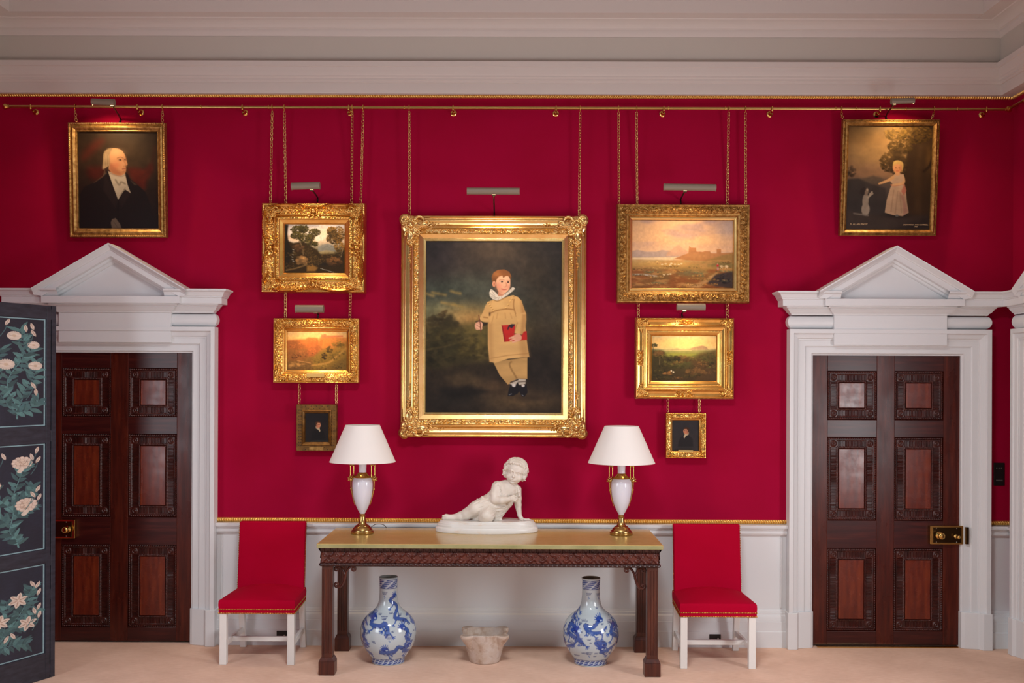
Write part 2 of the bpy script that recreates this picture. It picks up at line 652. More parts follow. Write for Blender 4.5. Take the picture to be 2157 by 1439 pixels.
def paint_girl_and_dog():
    c = Cv(148, 345, 955, 1325, 190)
    c.vgrad([(345, (112, 86, 50)), (480, (138, 104, 62)), (640, (146, 114, 76)), (800, (138, 104, 78)), (900, (84, 70, 62)), (1060, (58, 54, 52)), (1325, (50, 44, 42))])
    c.patch((168, 130, 80), 240, 0.1, 0.3, 0.5, 4, 0.6, 1.6, (c.Y < 830) * 1.0)
    c.poly([(148, 850), (200, 838), (300, 840), (400, 812), (470, 830), (560, 880), (560, 900), (148, 900)], (84, 72, 60), 0.8, 12)
    c.poly([(148, 850), (260, 842), (380, 890), (520, 930), (560, 1325), (148, 1325)], (56, 50, 47), 0.9, 14)
    c.foliage(185, 770, 45, 45, (78, 60, 44), 40, 16, 0.25, 0.7, 4)
    # great tree
    c.poly([(760, 345), (960, 345), (960, 1330), (720, 1200), (690, 900), (705, 640), (740, 500)], (58, 42, 26), 1, 18)
    c.line([(840, 1150), (830, 800), (850, 520), (820, 380)], 70, (76, 55, 32), 0.6, 30, 5)
    c.foliage(790, 420, 160, 90, (84, 62, 28), 420, 13, 0.35, 0.8, 5)
    c.foliage(600, 420, 110, 60, (100, 76, 34), 220, 11, 0.35, 0.8, 6)
    c.foliage(650, 540, 120, 70, (72, 54, 26), 300, 12, 0.3, 0.8, 7)
    c.foliage(560, 680, 100, 100, (76, 57, 30), 340, 12, 0.3, 0.75, 8)
    c.foliage(640, 700, 90, 130, (60, 45, 26), 90, 26, 0.25, 0.8, 9)
    c.blob(925, 640, 35, 130, (118, 84, 40), 0.55)
    c.line([(880, 770), (935, 720), (960, 640)], 24, (48, 34, 22), 0.9, 8, 4)
    c.vg = None
    c.poly([(148, 1140), (480, 1180), (700, 1190), (960, 1180), (960, 1330), (148, 1330)], (66, 54, 46), 0.75, 30)
    c.poly([(820, 1240), (960, 1180), (960, 1330), (600, 1330)], (40, 32, 29), 0.7, 40)
    # girl
    c.blob(640, 1190, 130, 22, (30, 24, 22), 0.8)
    c.poly([(560, 860), (600, 800), (690, 800), (697, 880), (712, 930), (730, 1060), (750, 1160), (690, 1195), (600, 1185), (520, 1160), (535, 1040), (565, 930), (585, 890)], (186, 154, 124), 1, 5, 0, 0.15)
    c.poly([(700, 890), (722, 950), (700, 1000), (672, 960)], (176, 106, 86), 0.9, 6)
    c.poly([(650, 960), (700, 1010), (745, 1150), (700, 1190), (690, 1060)], (168, 122, 104), 0.8, 10)
    for xs in ((600, 950, 580, 1150), (640, 960, 620, 1170), (660, 970, 680, 1160)):
        c.line([(xs[0], xs[1]), (xs[2], xs[3])], 9, (146, 116, 92), 0.6, 7)
    c.line([(575, 900), (610, 905), (690, 890)], 16, (178, 112, 84), 0.9, 5, 3)
    c.line([(600, 822), (540, 858), (458, 888)], 34, (206, 158, 108), 1, 5, 4, (1, 0.8, 0.5))
    c.line([(685, 830), (688, 880), (590, 900)], 30, (204, 158, 112), 1, 5, 4, (1, 0.8, 0.6))
    c.poly([(600, 800), (650, 790), (690, 800), (692, 860), (600, 870)], (190, 158, 128), 0.8, 8)
    c.ell(630, 790, 24, 22, (208, 154, 106), 1, 0.2)
    c.ell(628, 730, 46, 58, (216, 152, 100), 1, 0.12)
    c.poly([(584, 720), (590, 680), (630, 668), (675, 685), (684, 730), (668, 780), (664, 720), (625, 700), (598, 715)], (196, 160, 92), 1, 6, 3)
    c.ell(613, 740, 7, 4, (70, 44, 30), 0.9, 0.3); c.ell(645, 740, 7, 4, (70, 44, 30), 0.9, 0.3)
    c.line([(618, 768), (640, 768)], 6, (170, 74, 56), 0.9, 2)
    c.blob(606, 758, 12, 10, (206, 120, 86), 0.4); c.blob(652, 758, 12, 10, (206, 120, 86), 0.4)
    c.line([(628, 742), (624, 756)], 4, (180, 116, 80), 0.6, 3)
    c.blob(660, 740, 14, 44, (168, 108, 72), 0.45)
    c.ell(638, 1190, 16, 12, (108, 108, 104), 0.9, 0.3)
    # dog begging
    c.ell(335, 1130, 40, 60, (156, 142, 126), 1, 0.15)
    c.ell(332, 1050, 30, 70, (150, 136, 120), 1, 0.15)
    c.ell(305, 962, 26, 34, (48, 40, 38), 0.95, 0.25)
    c.ell(340, 965, 17, 36, (128, 110, 94), 1, 0.2, 0.2)
    c.line([(358, 1020), (375, 985), (392, 968)], 17, (160, 146, 128), 1, 4)
    c.line([(365, 1010), (400, 982)], 12, (160, 146, 128), 1, 4)
    c.line([(225, 1170), (300, 1180), (360, 1188)], 16, (132, 120, 108), 0.8, 6, 3)
    c.ell(318, 938, 13, 18, (50, 42, 38), 0.9, 0.3, -0.4)
    c.ell(346, 948, 8, 12, (170, 150, 130), 0.9, 0.3)
    c.mottle(60, 0.10, 5)
    return c


def paint_glade():
    c = Cv(297, 588, 1005, 1140, 180)
    c.vgrad([(588, (146, 142, 146)), (680, (178, 166, 154)), (760, (206, 178, 146)), (830, (150, 138, 118)), (880, (92, 84, 60)), (1140, (46, 36, 20))])
    c.patch((216, 206, 196), 120, 0.1, 0.25, 0.7, 3, 1, 1.3, (c.Y < 800) * 1.0)
    c.blob(765, 690, 60, 60, (222, 194, 160), 0.8)
    c.poly([(690, 850), (740, 820), (810, 808), (870, 830), (900, 860), (900, 900), (690, 900)], (112, 112, 106), 0.9, 10)
    c.poly([(700, 900), (790, 880), (890, 895), (900, 930), (690, 920)], (150, 134, 92), 0.6, 8)
    c.poly([(297, 760), (400, 800), (520, 780), (680, 880), (720, 930), (900, 920), (1005, 880), (1005, 1140), (297, 1140)], (44, 33, 17), 1, 14)
    c.poly([(297, 588), (340, 600), (330, 700), (345, 800), (400, 900), (297, 1140)], (30, 25, 17), 1, 10)
    for (x, y, rx, ry, n, k) in ((455, 650, 85, 45, 110, 1), (520, 640, 60, 45, 70, 2), (440, 720, 70, 40, 80, 3), (650, 680, 70, 42, 90, 4), (600, 740, 55, 40, 60, 5), (530, 740, 70, 50, 80, 6), (660, 810, 35, 25, 40, 7), (600, 800, 50, 30, 40, 11)):
        c.foliage(x, y, rx, ry, (56, 50, 24), int(n * 2.6), 9, 0.5, 0.85, k)
    c.line([(470, 780), (500, 830), (520, 930)], 16, (100, 84, 60), 0.8, 5, 4)
    c.line([(640, 720), (600, 800), (560, 930)], 18, (48, 38, 22), 0.9, 5, 4)
    for (x, y, rx, ry, n, k) in ((850, 660, 55, 45, 80, 8), (880, 750, 90, 60, 110, 9), (930, 700, 70, 90, 110, 10), (940, 840, 60, 60, 60, 12), (860, 700, 60, 50, 60, 13)):
        c.foliage(x, y, rx, ry, (100, 72, 30) if k % 2 == 0 else (74, 56, 28), int(n * 2.6), 9.5, 0.5, 0.8, k)
    c.line([(985, 860), (960, 960)], 8, (150, 130, 100), 0.8, 4)
    c.foliage(500, 1000, 70, 50, (122, 92, 56), 60, 20, 0.35, 0.8, 14)
    c.foliage(880, 1010, 90, 50, (92, 62, 34), 70, 18, 0.35, 0.7, 15)
    c.foliage(450, 860, 70, 40, (70, 50, 32), 40, 20, 0.3, 0.6, 18)
    c.poly([(560, 1060), (620, 1040), (690, 1080), (660, 1120), (560, 1120)], (132, 96, 46), 0.85, 14)
    c.line([(320, 1110), (420, 1090), (520, 1060), (560, 1045)], 16, (126, 100, 62), 0.7, 8, 4)
    for k, (x, y) in enumerate(((398, 872), (404, 900), (396, 930), (388, 958), (392, 985), (400, 1005))):
        c.line([(x - 8, y), (x + 9, y + 6)], 7, (168, 176, 174), 0.75, 4)
    for k, (x, y) in enumerate(((735, 1088), (760, 1098), (795, 1104), (830, 1116), (862, 1124))):
        c.line([(x - 14, y), (x + 14, y + 5)], 6, (170, 174, 170), 0.7, 4)
    c.blob(760, 1040, 90, 26, (26, 24, 22), 0.7)
    for k, (x, y) in enumerate(((380, 930), (620, 960), (700, 1000), (560, 900), (800, 950), (930, 930), (360, 1060), (640, 1030))):
        c.foliage(x, y, 70, 40, (74, 58, 32), 45, 9, 0.5, 0.55, 60 + k)
    c.mottle(14, 0.10, 6)
    return c


def paint_castle_rock():
    c = Cv(176, 355, 672, 678, 150)
    c.vgrad([(355, (206, 168, 112)), (410, (214, 166, 96)), (470, (168, 110, 52)), (560, (120, 84, 38)), (678, (92, 66, 34))])
    c.poly([(176, 430), (230, 425), (330, 420), (350, 405), (430, 408), (445, 470), (340, 500), (176, 500)], (172, 92, 42), 0.8, 10)
    c.poly([(440, 420), (465, 385), (540, 395), (640, 405), (672, 410), (672, 520), (520, 520), (440, 470)], (178, 106, 46), 0.85, 12)
    c.poly([(455, 410), (462, 380), (475, 384), (478, 376), (500, 376), (502, 388), (640, 386), (642, 400), (560, 404), (460, 412)], (192, 108, 66), 0.9, 4)
    c.poly([(176, 440), (260, 430), (340, 490), (380, 560), (300, 600), (176, 600)], (126, 76, 38), 0.7, 16)
    c.poly([(340, 500), (430, 470), (460, 500), (400, 560), (350, 560)], (150, 78, 40), 0.7, 12)
    c.poly([(400, 560), (500, 500), (560, 490), (672, 440), (672, 678), (380, 678)], (116, 92, 36), 0.75, 20)
    c.foliage(600, 460, 50, 30, (110, 84, 34), 40, 11, 0.3, 0.7, 2)
    c.foliage(530, 510, 26, 28, (66, 50, 22), 30, 9, 0.3, 0.8, 3)
    c.foliage(485, 560, 22, 24, (52, 38, 18), 30, 8, 0.3, 0.9, 4)
    c.line([(672, 490), (580, 570), (520, 615), (380, 640)], 14, (170, 124, 62), 0.75, 7, 5)
    c.poly([(540, 640), (672, 560), (672, 678), (480, 678)], (92, 70, 32), 0.6, 18)
    c.foliage(250, 640, 70, 24, (146, 106, 56), 40, 12, 0.3, 0.6, 5)
    c.line([(260, 600), (320, 610), (370, 620)], 6, (206, 150, 90), 0.6, 4, 3)
    for k, (x, y, col) in enumerate(((220, 560, (96, 58, 28)), (300, 540, (130, 76, 40)), (380, 530, (146, 80, 40)), (420, 590, (104, 82, 34)), (560, 560, (84, 66, 28)), (620, 520, (104, 84, 36)), (600, 640, (78, 62, 28)), (340, 660, (92, 70, 36)), (460, 650, (110, 86, 40)), (250, 480, (150, 84, 40)))):
        c.foliage(x, y, 55, 28, col, 50, 6, 0.4, 0.6, 30 + k)
    for k in range(14):
        c.line([(350 + k * 9, 420 + (k % 4) * 6), (345 + k * 9, 480 + (k % 5) * 9)], 4, (126, 66, 34), 0.45, 3)
    c.mottle(14, 0.10, 4)
    return c


def paint_sitter(c, fx, fy, s, bg, coat, flip=1):
    """head and shoulders of a dark-haired sitter, face at fx, fy with scale s"""
    x = lambda v: fx + flip * v * s
    y = lambda v: fy + v * s
    c.mottle(50, 0.12, 2)
    c.poly([(x(-75), y(160)), (x(-70), y(80)), (x(-35), y(45)), (x(-18), y(15)), (x(20), y(40)), (x(52), y(62)), (x(70), y(100)), (x(80), y(160))], coat, 0.9, 6, 0)
    c.poly([(x(-30), y(10)), (x(-28), y(35)), (x(0), y(52)), (x(14), y(75)), (x(22), y(62)), (x(15), y(38)), (x(5), y(20))], (190, 172, 140), 0.95, 3)
    c.ell(x(0), y(0), 25 * s, 33 * s, (196, 134, 100), 1, 0.15, 0.1 * flip)
    c.blob(x(-8), y(8), 14 * s, 12 * s, (196, 100, 76), 0.4)
    c.blob(x(-18), y(6), 12 * s, 26 * s, (120, 72, 50), 0.5)
    c.poly([(x(-32), y(-2)), (x(-32), y(-30)), (x(-8), y(-45)), (x(20), y(-36)), (x(27), y(-12)), (x(18), y(-22)), (x(-8), y(-24)), (x(-20), y(-10)), (x(-24), y(8))], (66, 38, 24), 1, 3)
    c.ell(x(-2), y(-5), 5 * s, 2.6 * s, (42, 24, 18), 0.9, 0.3)
    c.ell(x(14), y(-6), 4.5 * s, 2.6 * s, (42, 24, 18), 0.9, 0.3)
    c.line([(x(8), y(-4)), (x(11), y(9))], 3 * s, (150, 92, 66), 0.8)
    c.line([(x(2), y(17)), (x(14), y(16))], 3 * s, (150, 66, 54), 0.9)


def paint_youth():
    c = Cv(335, 1045, 535, 1290, 90, (30, 25, 26))
    paint_sitter(c, 448, 1145, 0.78, None, (22, 19, 21))
    c.line([(390, 1282), (450, 1276), (535, 1278)], 8, (52, 66, 62), 0.5, 4)
    return c


def paint_gentleman():
    c = Cv(398, 1050, 612, 1307, 90, (46, 42, 44))
    paint_sitter(c, 508, 1143, 0.8, None, (31, 28, 31), -1)
    return c


def paint_bay():
    c = Cv(272, 478, 1372, 1203, 250)
    c.vgrad([(478, (150, 128, 124)), (560, (176, 140, 112)), (680, (206, 160, 118)), (800, (206, 164, 126)), (860, (172, 152, 140)), (900, (170, 140, 92)), (1000, (150, 112, 58)), (1203, (104, 66, 36))])
    c.patch((160, 132, 126), 260, 0.0, 0.3, 0.75, 3, 0.5, 1.8, sstep(815, 700, c.Y))
    c.patch((216, 168, 118), 220, 0.1, 0.3, 0.8, 7, 0.5, 1.8, sstep(815, 700, c.Y))
    c.blob(1330, 560, 140, 120, (164, 148, 146), 0.7)
    c.poly([(272, 812), (330, 795), (420, 815), (540, 815), (600, 795), (680, 805), (740, 835), (900, 850), (900, 890), (272, 880)], (160, 138, 126), 0.85, 8)
    c.poly([(660, 820), (720, 780), (772, 738), (830, 780), (880, 808), (900, 860), (640, 860)], (182, 140, 112), 0.8, 8)
    c.poly([(272, 878), (760, 872), (860, 890), (800, 905), (272, 898)], (206, 178, 140), 0.9, 5)
    c.poly([(720, 892), (830, 850), (885, 830), (895, 752), (915, 770), (968, 772), (972, 812), (1040, 815), (1060, 808), (1120, 808), (1128, 830), (1192, 830), (1194, 785), (1240, 785), (1242, 828), (1372, 820), (1372, 930), (900, 905)], (160, 106, 64), 0.9, 5)
    c.blob(1000, 860, 150, 30, (176, 128, 76), 0.5)
    c.poly([(1100, 900), (1250, 850), (1372, 830), (1372, 960), (1000, 930)], (128, 106, 58), 0.7, 16)
    c.poly([(900, 920), (1372, 930), (1372, 990), (900, 950)], (92, 84, 50), 0.6, 20)
    c.blob(640, 950, 330, 26, (190, 146, 74), 0.6)
    c.blob(420, 1020, 200, 40, (92, 74, 52), 0.6)
    c.blob(880, 1040, 200, 40, (92, 94, 70), 0.65)
    c.blob(620, 1090, 300, 50, (82, 62, 36), 0.6)
    c.patch((124, 70, 36), 90, 0.05, 0.25, 0.7, 9, 0.6, 1.6, (c.Y > 1000) * 1.0)
    c.patch((176, 128, 76), 70, 0.2, 0.2, 0.6, 12, 0.6, 1.8, (c.Y > 900) * 1.0)
    c.line([(280, 1060), (400, 1060), (540, 1078)], 16, (176, 176, 170), 0.75, 8, 4)
    c.poly([(1090, 1150), (1170, 1060), (1300, 1030), (1372, 1020), (1372, 1203), (1180, 1180)], (50, 42, 42), 0.9, 16)
    c.poly([(860, 1190), (1040, 1130), (1180, 1040), (1210, 1030), (1120, 1120), (1010, 1203)], (178, 140, 92), 0.7, 14)
    c.ell(1207, 985, 12, 26, (168, 120, 116), 1, 0.2); c.ell(1205, 962, 12, 16, (170, 40, 44), 1, 0.2); c.ell(1202, 945, 6, 7, (196, 150, 120), 1, 0.2)
    for x in (1245, 1300):
        c.ell(x, 970, 22, 11, (222, 196, 156), 0.95, 0.25); c.line([(x - 10, 975), (x - 10, 995)], 5, (200, 170, 130), 0.8); c.line([(x + 10, 975), (x + 10, 995)], 5, (200, 170, 130), 0.8)
    for x, y in ((622, 1060), (660, 1056), (690, 1052), (640, 945), (690, 958), (740, 948), (780, 950), (810, 944), (700, 940), (600, 950)):
        c.ell(x, y, 13, 7, (216, 196, 158), 0.85, 0.3)
    for k in range(30):
        q = np.random.default_rng(300 + k)
        x, y = q.uniform(280, 1350), q.uniform(915, 1195)
        c.foliage(x, y, 90, 9, ((150, 106, 52), (92, 66, 34), (120, 96, 54), (84, 88, 62), (176, 138, 84))[k % 5], 26, 9, 0.35, 0.5, k)
    c.foliage(1280, 1100, 80, 50, (44, 38, 40), 60, 14, 0.4, 0.7, 77)
    c.mottle(22, 0.07, 6)
    return c


def paint_vale():
    c = Cv(225, 318, 775, 712, 160)
    c.vgrad([(318, (140, 146, 132)), (360, (196, 162, 102)), (400, (216, 178, 108)), (435, (196, 172, 116)), (445, (140, 134, 84)), (480, (110, 112, 50)), (530, (66, 66, 34)), (620, (58, 48, 28)), (712, (54, 42, 26))])
    c.patch((226, 182, 110), 130, 0.1, 0.3, 0.6, 3, 0.5, 2, (c.Y < 430) * 1.0)
    c.poly([(540, 440), (580, 418), (620, 412), (655, 402), (690, 415), (710, 440)], (150, 120, 88), 0.9, 5)
    c.poly([(390, 440), (440, 428), (480, 440)], (150, 130, 96), 0.8, 5)
    c.line([(320, 448), (560, 446)], 7, (206, 178, 120), 0.6, 4)
    c.poly([(330, 480), (420, 470), (600, 480), (560, 495), (360, 495)], (132, 130, 52), 0.7, 8)
    c.poly([(560, 530), (640, 470), (775, 440), (775, 712), (600, 712)], (72, 52, 30), 0.85, 26)
    c.poly([(225, 440), (320, 450), (380, 530), (420, 600), (225, 712)], (54, 46, 26), 0.85, 20)
    for (x, y, rx, ry, n, k) in ((500, 520, 90, 24, 60, 1), (400, 520, 70, 30, 50, 2), (440, 580, 80, 26, 50, 3), (600, 640, 90, 40, 70, 4), (300, 620, 70, 60, 60, 5), (700, 520, 60, 60, 60, 6), (290, 480, 50, 30, 40, 7), (330, 670, 90, 30, 50, 8)):
        c.foliage(x, y, rx, ry, ((60, 56, 28), (86, 62, 34), (48, 42, 24))[k % 3], n, 13, 0.35, 0.8, k)
    c.foliage(245, 402, 28, 12, (66, 60, 34), 26, 9, 0.3, 0.9, 9)
    c.line([(235, 400), (240, 470)], 5, (60, 52, 30), 0.9)
    c.line([(295, 520), (290, 570)], 6, (128, 106, 72), 0.6)
    c.ell(392, 625, 6, 10, (222, 206, 176), 0.9, 0.3); c.ell(410, 634, 8, 7, (222, 206, 176), 0.9, 0.3)
    c.foliage(360, 645, 40, 16, (122, 84, 44), 26, 10, 0.3, 0.6, 10)
    for k in range(22):
        q = np.random.default_rng(500 + k)
        c.foliage(q.uniform(230, 770), q.uniform(500, 700), 60, 14, ((70, 60, 30), (92, 64, 34), (52, 46, 24), (80, 74, 36))[k % 4], 34, 7, 0.4, 0.55, 200 + k)
    c.mottle(16, 0.08, 6)
    return c


def paint_boy():
    c = Cv(897.2, 508.5, 1183.4, 870, 300)
    A = lambda x, y: (980 + x / 8.993, 560 + y / 8.993)      # close view of the head
    B = lambda x, y: (830 + x / 4.962, 650 + y / 4.962)      # lower half
    a = lambda *p: [A(p[i], p[i + 1]) for i in range(0, len(p), 2)]
    b = lambda *p: [B(p[i], p[i + 1]) for i in range(0, len(p), 2)]
    c.vgrad([(508, (52, 45, 42)), (570, (60, 52, 47)), (610, (62, 64, 58)), (650, (86, 88, 70)), (690, (104, 90, 56)), (730, (62, 52, 34)), (790, (42, 34, 27)), (870, (38, 31, 26))])
    c.blob(930, 540, 40, 40, (48, 42, 44), 0.8)
    c.blob(1060, 530, 80, 26, (70, 58, 46), 0.7)
    c.blob(1000, 600, 90, 30, (64, 68, 58), 0.7)
    c.blob(930, 612, 50, 20, (72, 80, 68), 0.7)
    c.blob(915, 655, 40, 18, (108, 112, 82), 0.75)
    c.blob(985, 660, 60, 20, (168, 142, 84), 0.8)
    c.blob(1000, 674, 44, 16, (208, 160, 92), 0.9)
    for x, y, r in ((925, 620, 14), (960, 617, 10), (945, 641, 14), (905, 622, 8), (965, 645, 10)):
        c.line([(x - r, y - 3), (x, y), (x + r, y + 2)], 5, (166, 140, 78), 0.7, 4, 3)
    c.blob(1165, 600, 70, 130, (44, 38, 33), 0.8)
    c.blob(1130, 575, 40, 40, (62, 52, 38), 0.6)
    c.blob(1140, 640, 26, 40, (70, 60, 42), 0.5)
    c.line([(1165, 560), (1150, 640), (1160, 720)], 22, (60, 52, 42), 0.55, 14, 4)
    c.foliage(930, 690, 36, 26, (52, 44, 26), 110, 6, 0.3, 0.7, 2)
    c.foliage(940, 668, 14, 12, (62, 50, 28), 30, 4, 0.3, 0.6, 3)
    c.poly([(897, 690), (960, 692), (1010, 680), (1040, 690), (1040, 760), (897, 760)], (82, 72, 36), 0.75, 16)
    c.blob(1000, 705, 34, 16, (106, 92, 44), 0.8)
    c.blob(960, 760, 80, 36, (44, 36, 25), 0.8)
    c.blob(975, 800, 46, 14, (64, 52, 38), 0.8)
    c.blob(1140, 770, 60, 70, (34, 28, 25), 0.85)
    c.blob(1090, 845, 90, 18, (104, 82, 54), 0.9)
    c.blob(1050, 815, 60, 14, (92, 70, 48), 0.75)
    c.blob(960, 850, 70, 18, (34, 30, 27), 0.8)
    c.poly([(960, 690), (1000, 684), (1040, 688), (1040, 760), (940, 760)], (96, 84, 44), 0.7, 14)
    c.poly([(890, 696), (912, 690), (930, 684), (940, 668), (952, 664), (962, 680), (976, 694), (988, 712), (1004, 735), (990, 765), (890, 775)], (58, 51, 30), 0.85, 8, 3)
    c.foliage(950, 715, 60, 22, (66, 58, 30), 90, 7, 0.35, 0.6, 14)
    c.foliage(1005, 735, 50, 22, (72, 62, 30), 90, 7, 0.35, 0.55, 15)
    c.foliage(925, 735, 40, 40, (46, 42, 24), 90, 8, 0.35, 0.6, 16)
    c.line([(900, 738), (950, 728), (990, 712)], 3, (112, 96, 54), 0.4, 3, 4)
    c.poly([(940, 795), (985, 782), (1015, 800), (1010, 818), (960, 815)], (84, 68, 46), 0.6, 8)
    c.poly([(930, 820), (990, 812), (1030, 826), (980, 842), (930, 838)], (24, 21, 20), 0.7, 8)
    c.poly([(1020, 865), (1080, 845), (1183, 840), (1183, 870)], (66, 52, 36), 0.5, 14)
    c.mottle(24, 0.26, 3)
    c.mottle(7, 0.14, 5)
    c.a *= 0.92
    c.blob(1120, 838, 40, 8, (34, 26, 22), 0.6)
    # trousers, stockings, shoes
    c.poly(b(1040, 560, 1110, 700, 1195, 797, 1250, 770, 1300, 735, 1400, 738, 1400, 510), (178, 140, 86), 1, 1, 0, 0.1)
    c.line(b(1230, 560, 1215, 600, 1290, 735), 3, (120, 88, 50), 0.7, 2, 4)
    c.poly(b(1215, 790, 1240, 760, 1300, 735, 1385, 740, 1380, 790, 1320, 800, 1250, 830), (176, 166, 150), 1, 1)
    c.line(b(1225, 775, 1300, 745), 3, (60, 48, 40), 0.9); c.line(b(1305, 770, 1385, 765), 2, (84, 72, 62), 0.8)
    c.poly(b(1225, 790, 1262, 822, 1300, 770, 1328, 850, 1300, 890, 1250, 918, 1195, 918, 1200, 875), (24, 21, 25), 1, 1)
    c.poly(b(1318, 800, 1352, 822, 1392, 790, 1404, 880, 1370, 925, 1340, 922, 1318, 870), (24, 21, 25), 1, 1)
    c.ell(*B(1258, 805), 4, 3.4, (196, 190, 184), 1, 0.3); c.ell(*B(1356, 808), 3.4, 2.8, (196, 190, 184), 1, 0.3)
    c.line(b(1210, 905, 1235, 895), 1.6, (120, 120, 124), 0.8); c.line(b(1345, 905, 1360, 915), 1.6, (120, 120, 124), 0.8)
    # tunic
    T = (202, 160, 100)
    c.poly(b(985, 120, 985, 380, 1003, 560, 1065, 570, 1200, 528, 1420, 506, 1402, 400, 1385, 280, 1375, 120, 1300, 40, 1010, 40), T, 1, 1, 0, 0.08)
    c.poly(a(505, 655, 425, 690, 380, 770, 345, 870, 300, 955, 265, 1005, 330, 1062, 440, 1095, 475, 960, 505, 860), T, 1, 1, 0, 0.08)
    c.poly(a(505, 655, 620, 650, 760, 600, 900, 560, 1000, 590, 1070, 660, 1115, 790, 1155, 900, 1150, 1060, 1105, 1308, 950, 1290, 700, 1130, 460, 1100), T, 1, 1, 0, 0.06)
    c.poly(a(1060, 660, 1115, 790, 1158, 910, 1150, 1070, 1105, 1308, 1060, 1290, 1090, 1000, 1060, 800), (150, 106, 58), 0.6, 5)
    c.poly(b(1300, 300, 1385, 300, 1420, 500, 1340, 515), (164, 122, 72), 0.6, 7)
    c.poly(b(985, 150, 1030, 160, 1040, 560, 1003, 556), (166, 124, 74), 0.55, 6)
    c.poly(a(560, 690, 700, 660, 760, 760, 640, 820, 540, 800), (222, 184, 122), 0.5, 12)
    c.line(a(470, 905, 600, 850, 780, 820, 920, 830), 2.2, (132, 92, 48), 0.8, 1.5, 5)
    c.line(a(930, 640, 920, 760, 955, 900, 975, 960), 2.2, (140, 98, 52), 0.75, 1.5, 5)
    for q in ((540, 960, 510, 1080), (760, 900, 770, 1000), (860, 900, 890, 1000), (620, 900, 600, 1000)):
        c.line(a(*q), 1.6, (166, 124, 72), 0.6, 1.5)
    c.line(b(1010, 525, 1200, 490, 1415, 470), 1.6, (158, 116, 68), 0.7, 1.2)
    c.line(a(355, 980, 430, 990), 2, (140, 98, 52), 0.8, 1.5); c.line(a(470, 900, 470, 940), 3, (60, 40, 26), 0.8, 2)
    for q in ((440, 700), (468, 738), (490, 776), (520, 815), (548, 845), (920, 575), (895, 622), (858, 672), (818, 735), (772, 795)):
        c.ell(*A(*q), 1.7, 1.5, (224, 184, 110), 1, 0.3); c.ell(*A(q[0] + 6, q[1] + 12), 1.3, 1.0, (140, 96, 48), 0.7, 0.4)
    # hands, pencil, book
    c.poly(a(200, 1060, 270, 1040, 330, 1070, 440, 1080, 420, 1130, 330, 1150), (40, 32, 24), 0.85, 2)
    c.poly(a(185, 1130, 215, 1080, 280, 1060, 320, 1080, 325, 1150, 300, 1200, 230, 1225, 195, 1190), (206, 152, 122), 1, 1, 3)
    for q in ((230, 1120, 300, 1150, 318, 1195), (215, 1150, 270, 1190, 300, 1215), (300, 1080, 325, 1110, 320, 1150)):
        c.line(a(*q), 3.2, (222, 168, 138), 0.9, 1, 4)
    c.line(a(225, 1135, 285, 1165), 1.2, (132, 84, 62), 0.7)
    c.line(a(262, 940, 290, 1100, 300, 1255), 1.8, (104, 58, 44), 1, 0.7)
    c.poly(b(1128, 178, 1272, 168, 1262, 265, 1392, 235, 1396, 328, 1158, 352), (172, 36, 32), 1, 1, 0, 0.1)
    c.poly(b(1128, 178, 1140, 182, 1170, 346, 1158, 352), (120, 26, 26), 0.8, 1)
    c.poly(a(830, 1130, 890, 1105, 950, 1110, 925, 1150, 880, 1190, 850, 1160, 815, 1225, 805, 1190), (36, 34, 44), 0.95, 1)
    c.poly(b(1276, 60, 1292, 150, 1270, 215, 1262, 262, 1340, 276, 1368, 230, 1386, 120, 1380, 40), T, 1, 1, 0, 0.08)
    c.poly(b(1345, 60, 1386, 60, 1386, 140, 1366, 236, 1340, 276, 1325, 272), (156, 112, 64), 0.55, 3)
    c.line(b(1292, 150, 1272, 215, 1263, 262), 1.4, (140, 98, 52), 0.7, 1, 4)
    c.line(b(1262, 263, 1342, 278), 1.4, (60, 40, 28), 0.8, 0.8)
    c.poly(b(1225, 310, 1265, 275, 1300, 262, 1335, 285, 1335, 325, 1300, 345, 1255, 356, 1262, 330), (206, 150, 120), 1, 1, 3)
    for q in ((1210, 312, 1250, 300), (1222, 335, 1268, 318), (1245, 352, 1290, 335)):
        c.line(b(*q), 3.2, (214, 160, 130), 1, 0.8)
    # head
    c.poly(a(640, 440, 760, 460, 740, 590, 670, 600, 620, 560), (186, 128, 98), 1, 1)
    c.poly(a(585, 300, 590, 250, 640, 190, 720, 165, 800, 180, 850, 240, 858, 320, 852, 400, 820, 470, 755, 528, 700, 545, 645, 505, 600, 420), (218, 166, 132), 1, 1.2, 3)
    c.blob(*A(610, 400), 6, 9, (176, 116, 88), 0.55); c.blob(*A(660, 500), 6, 6, (186, 126, 98), 0.5)
    c.blob(*A(650, 390), 6, 5, (222, 142, 116), 0.6); c.blob(*A(815, 400), 4, 5, (212, 134, 108), 0.6)
    c.blob(*A(720, 220), 9, 5, (234, 190, 152), 0.6)
    c.ell(*A(548, 345), 3.6, 6.4, (206, 142, 110), 1, 0.2); c.ell(*A(552, 350), 1.7, 3.6, (160, 96, 70), 0.7, 0.4)
    c.poly(a(508, 300, 502, 210, 540, 130, 620, 80, 740, 68, 840, 115, 878, 200, 862, 275, 846, 215, 800, 190, 765, 200, 722, 232, 705, 185, 640, 205, 600, 255, 580, 310, 560, 290, 520, 300), (128, 80, 42), 1, 1, 0, 0.3)
    c.blob(*A(610, 160), 8, 5, (160, 106, 58), 0.6)
    c.line(a(650, 276, 695, 262, 740, 272), 1.2, (140, 98, 68), 0.65, 1, 3); c.line(a(795, 282, 830, 280, 850, 292), 1.1, (140, 98, 68), 0.6, 1, 3)
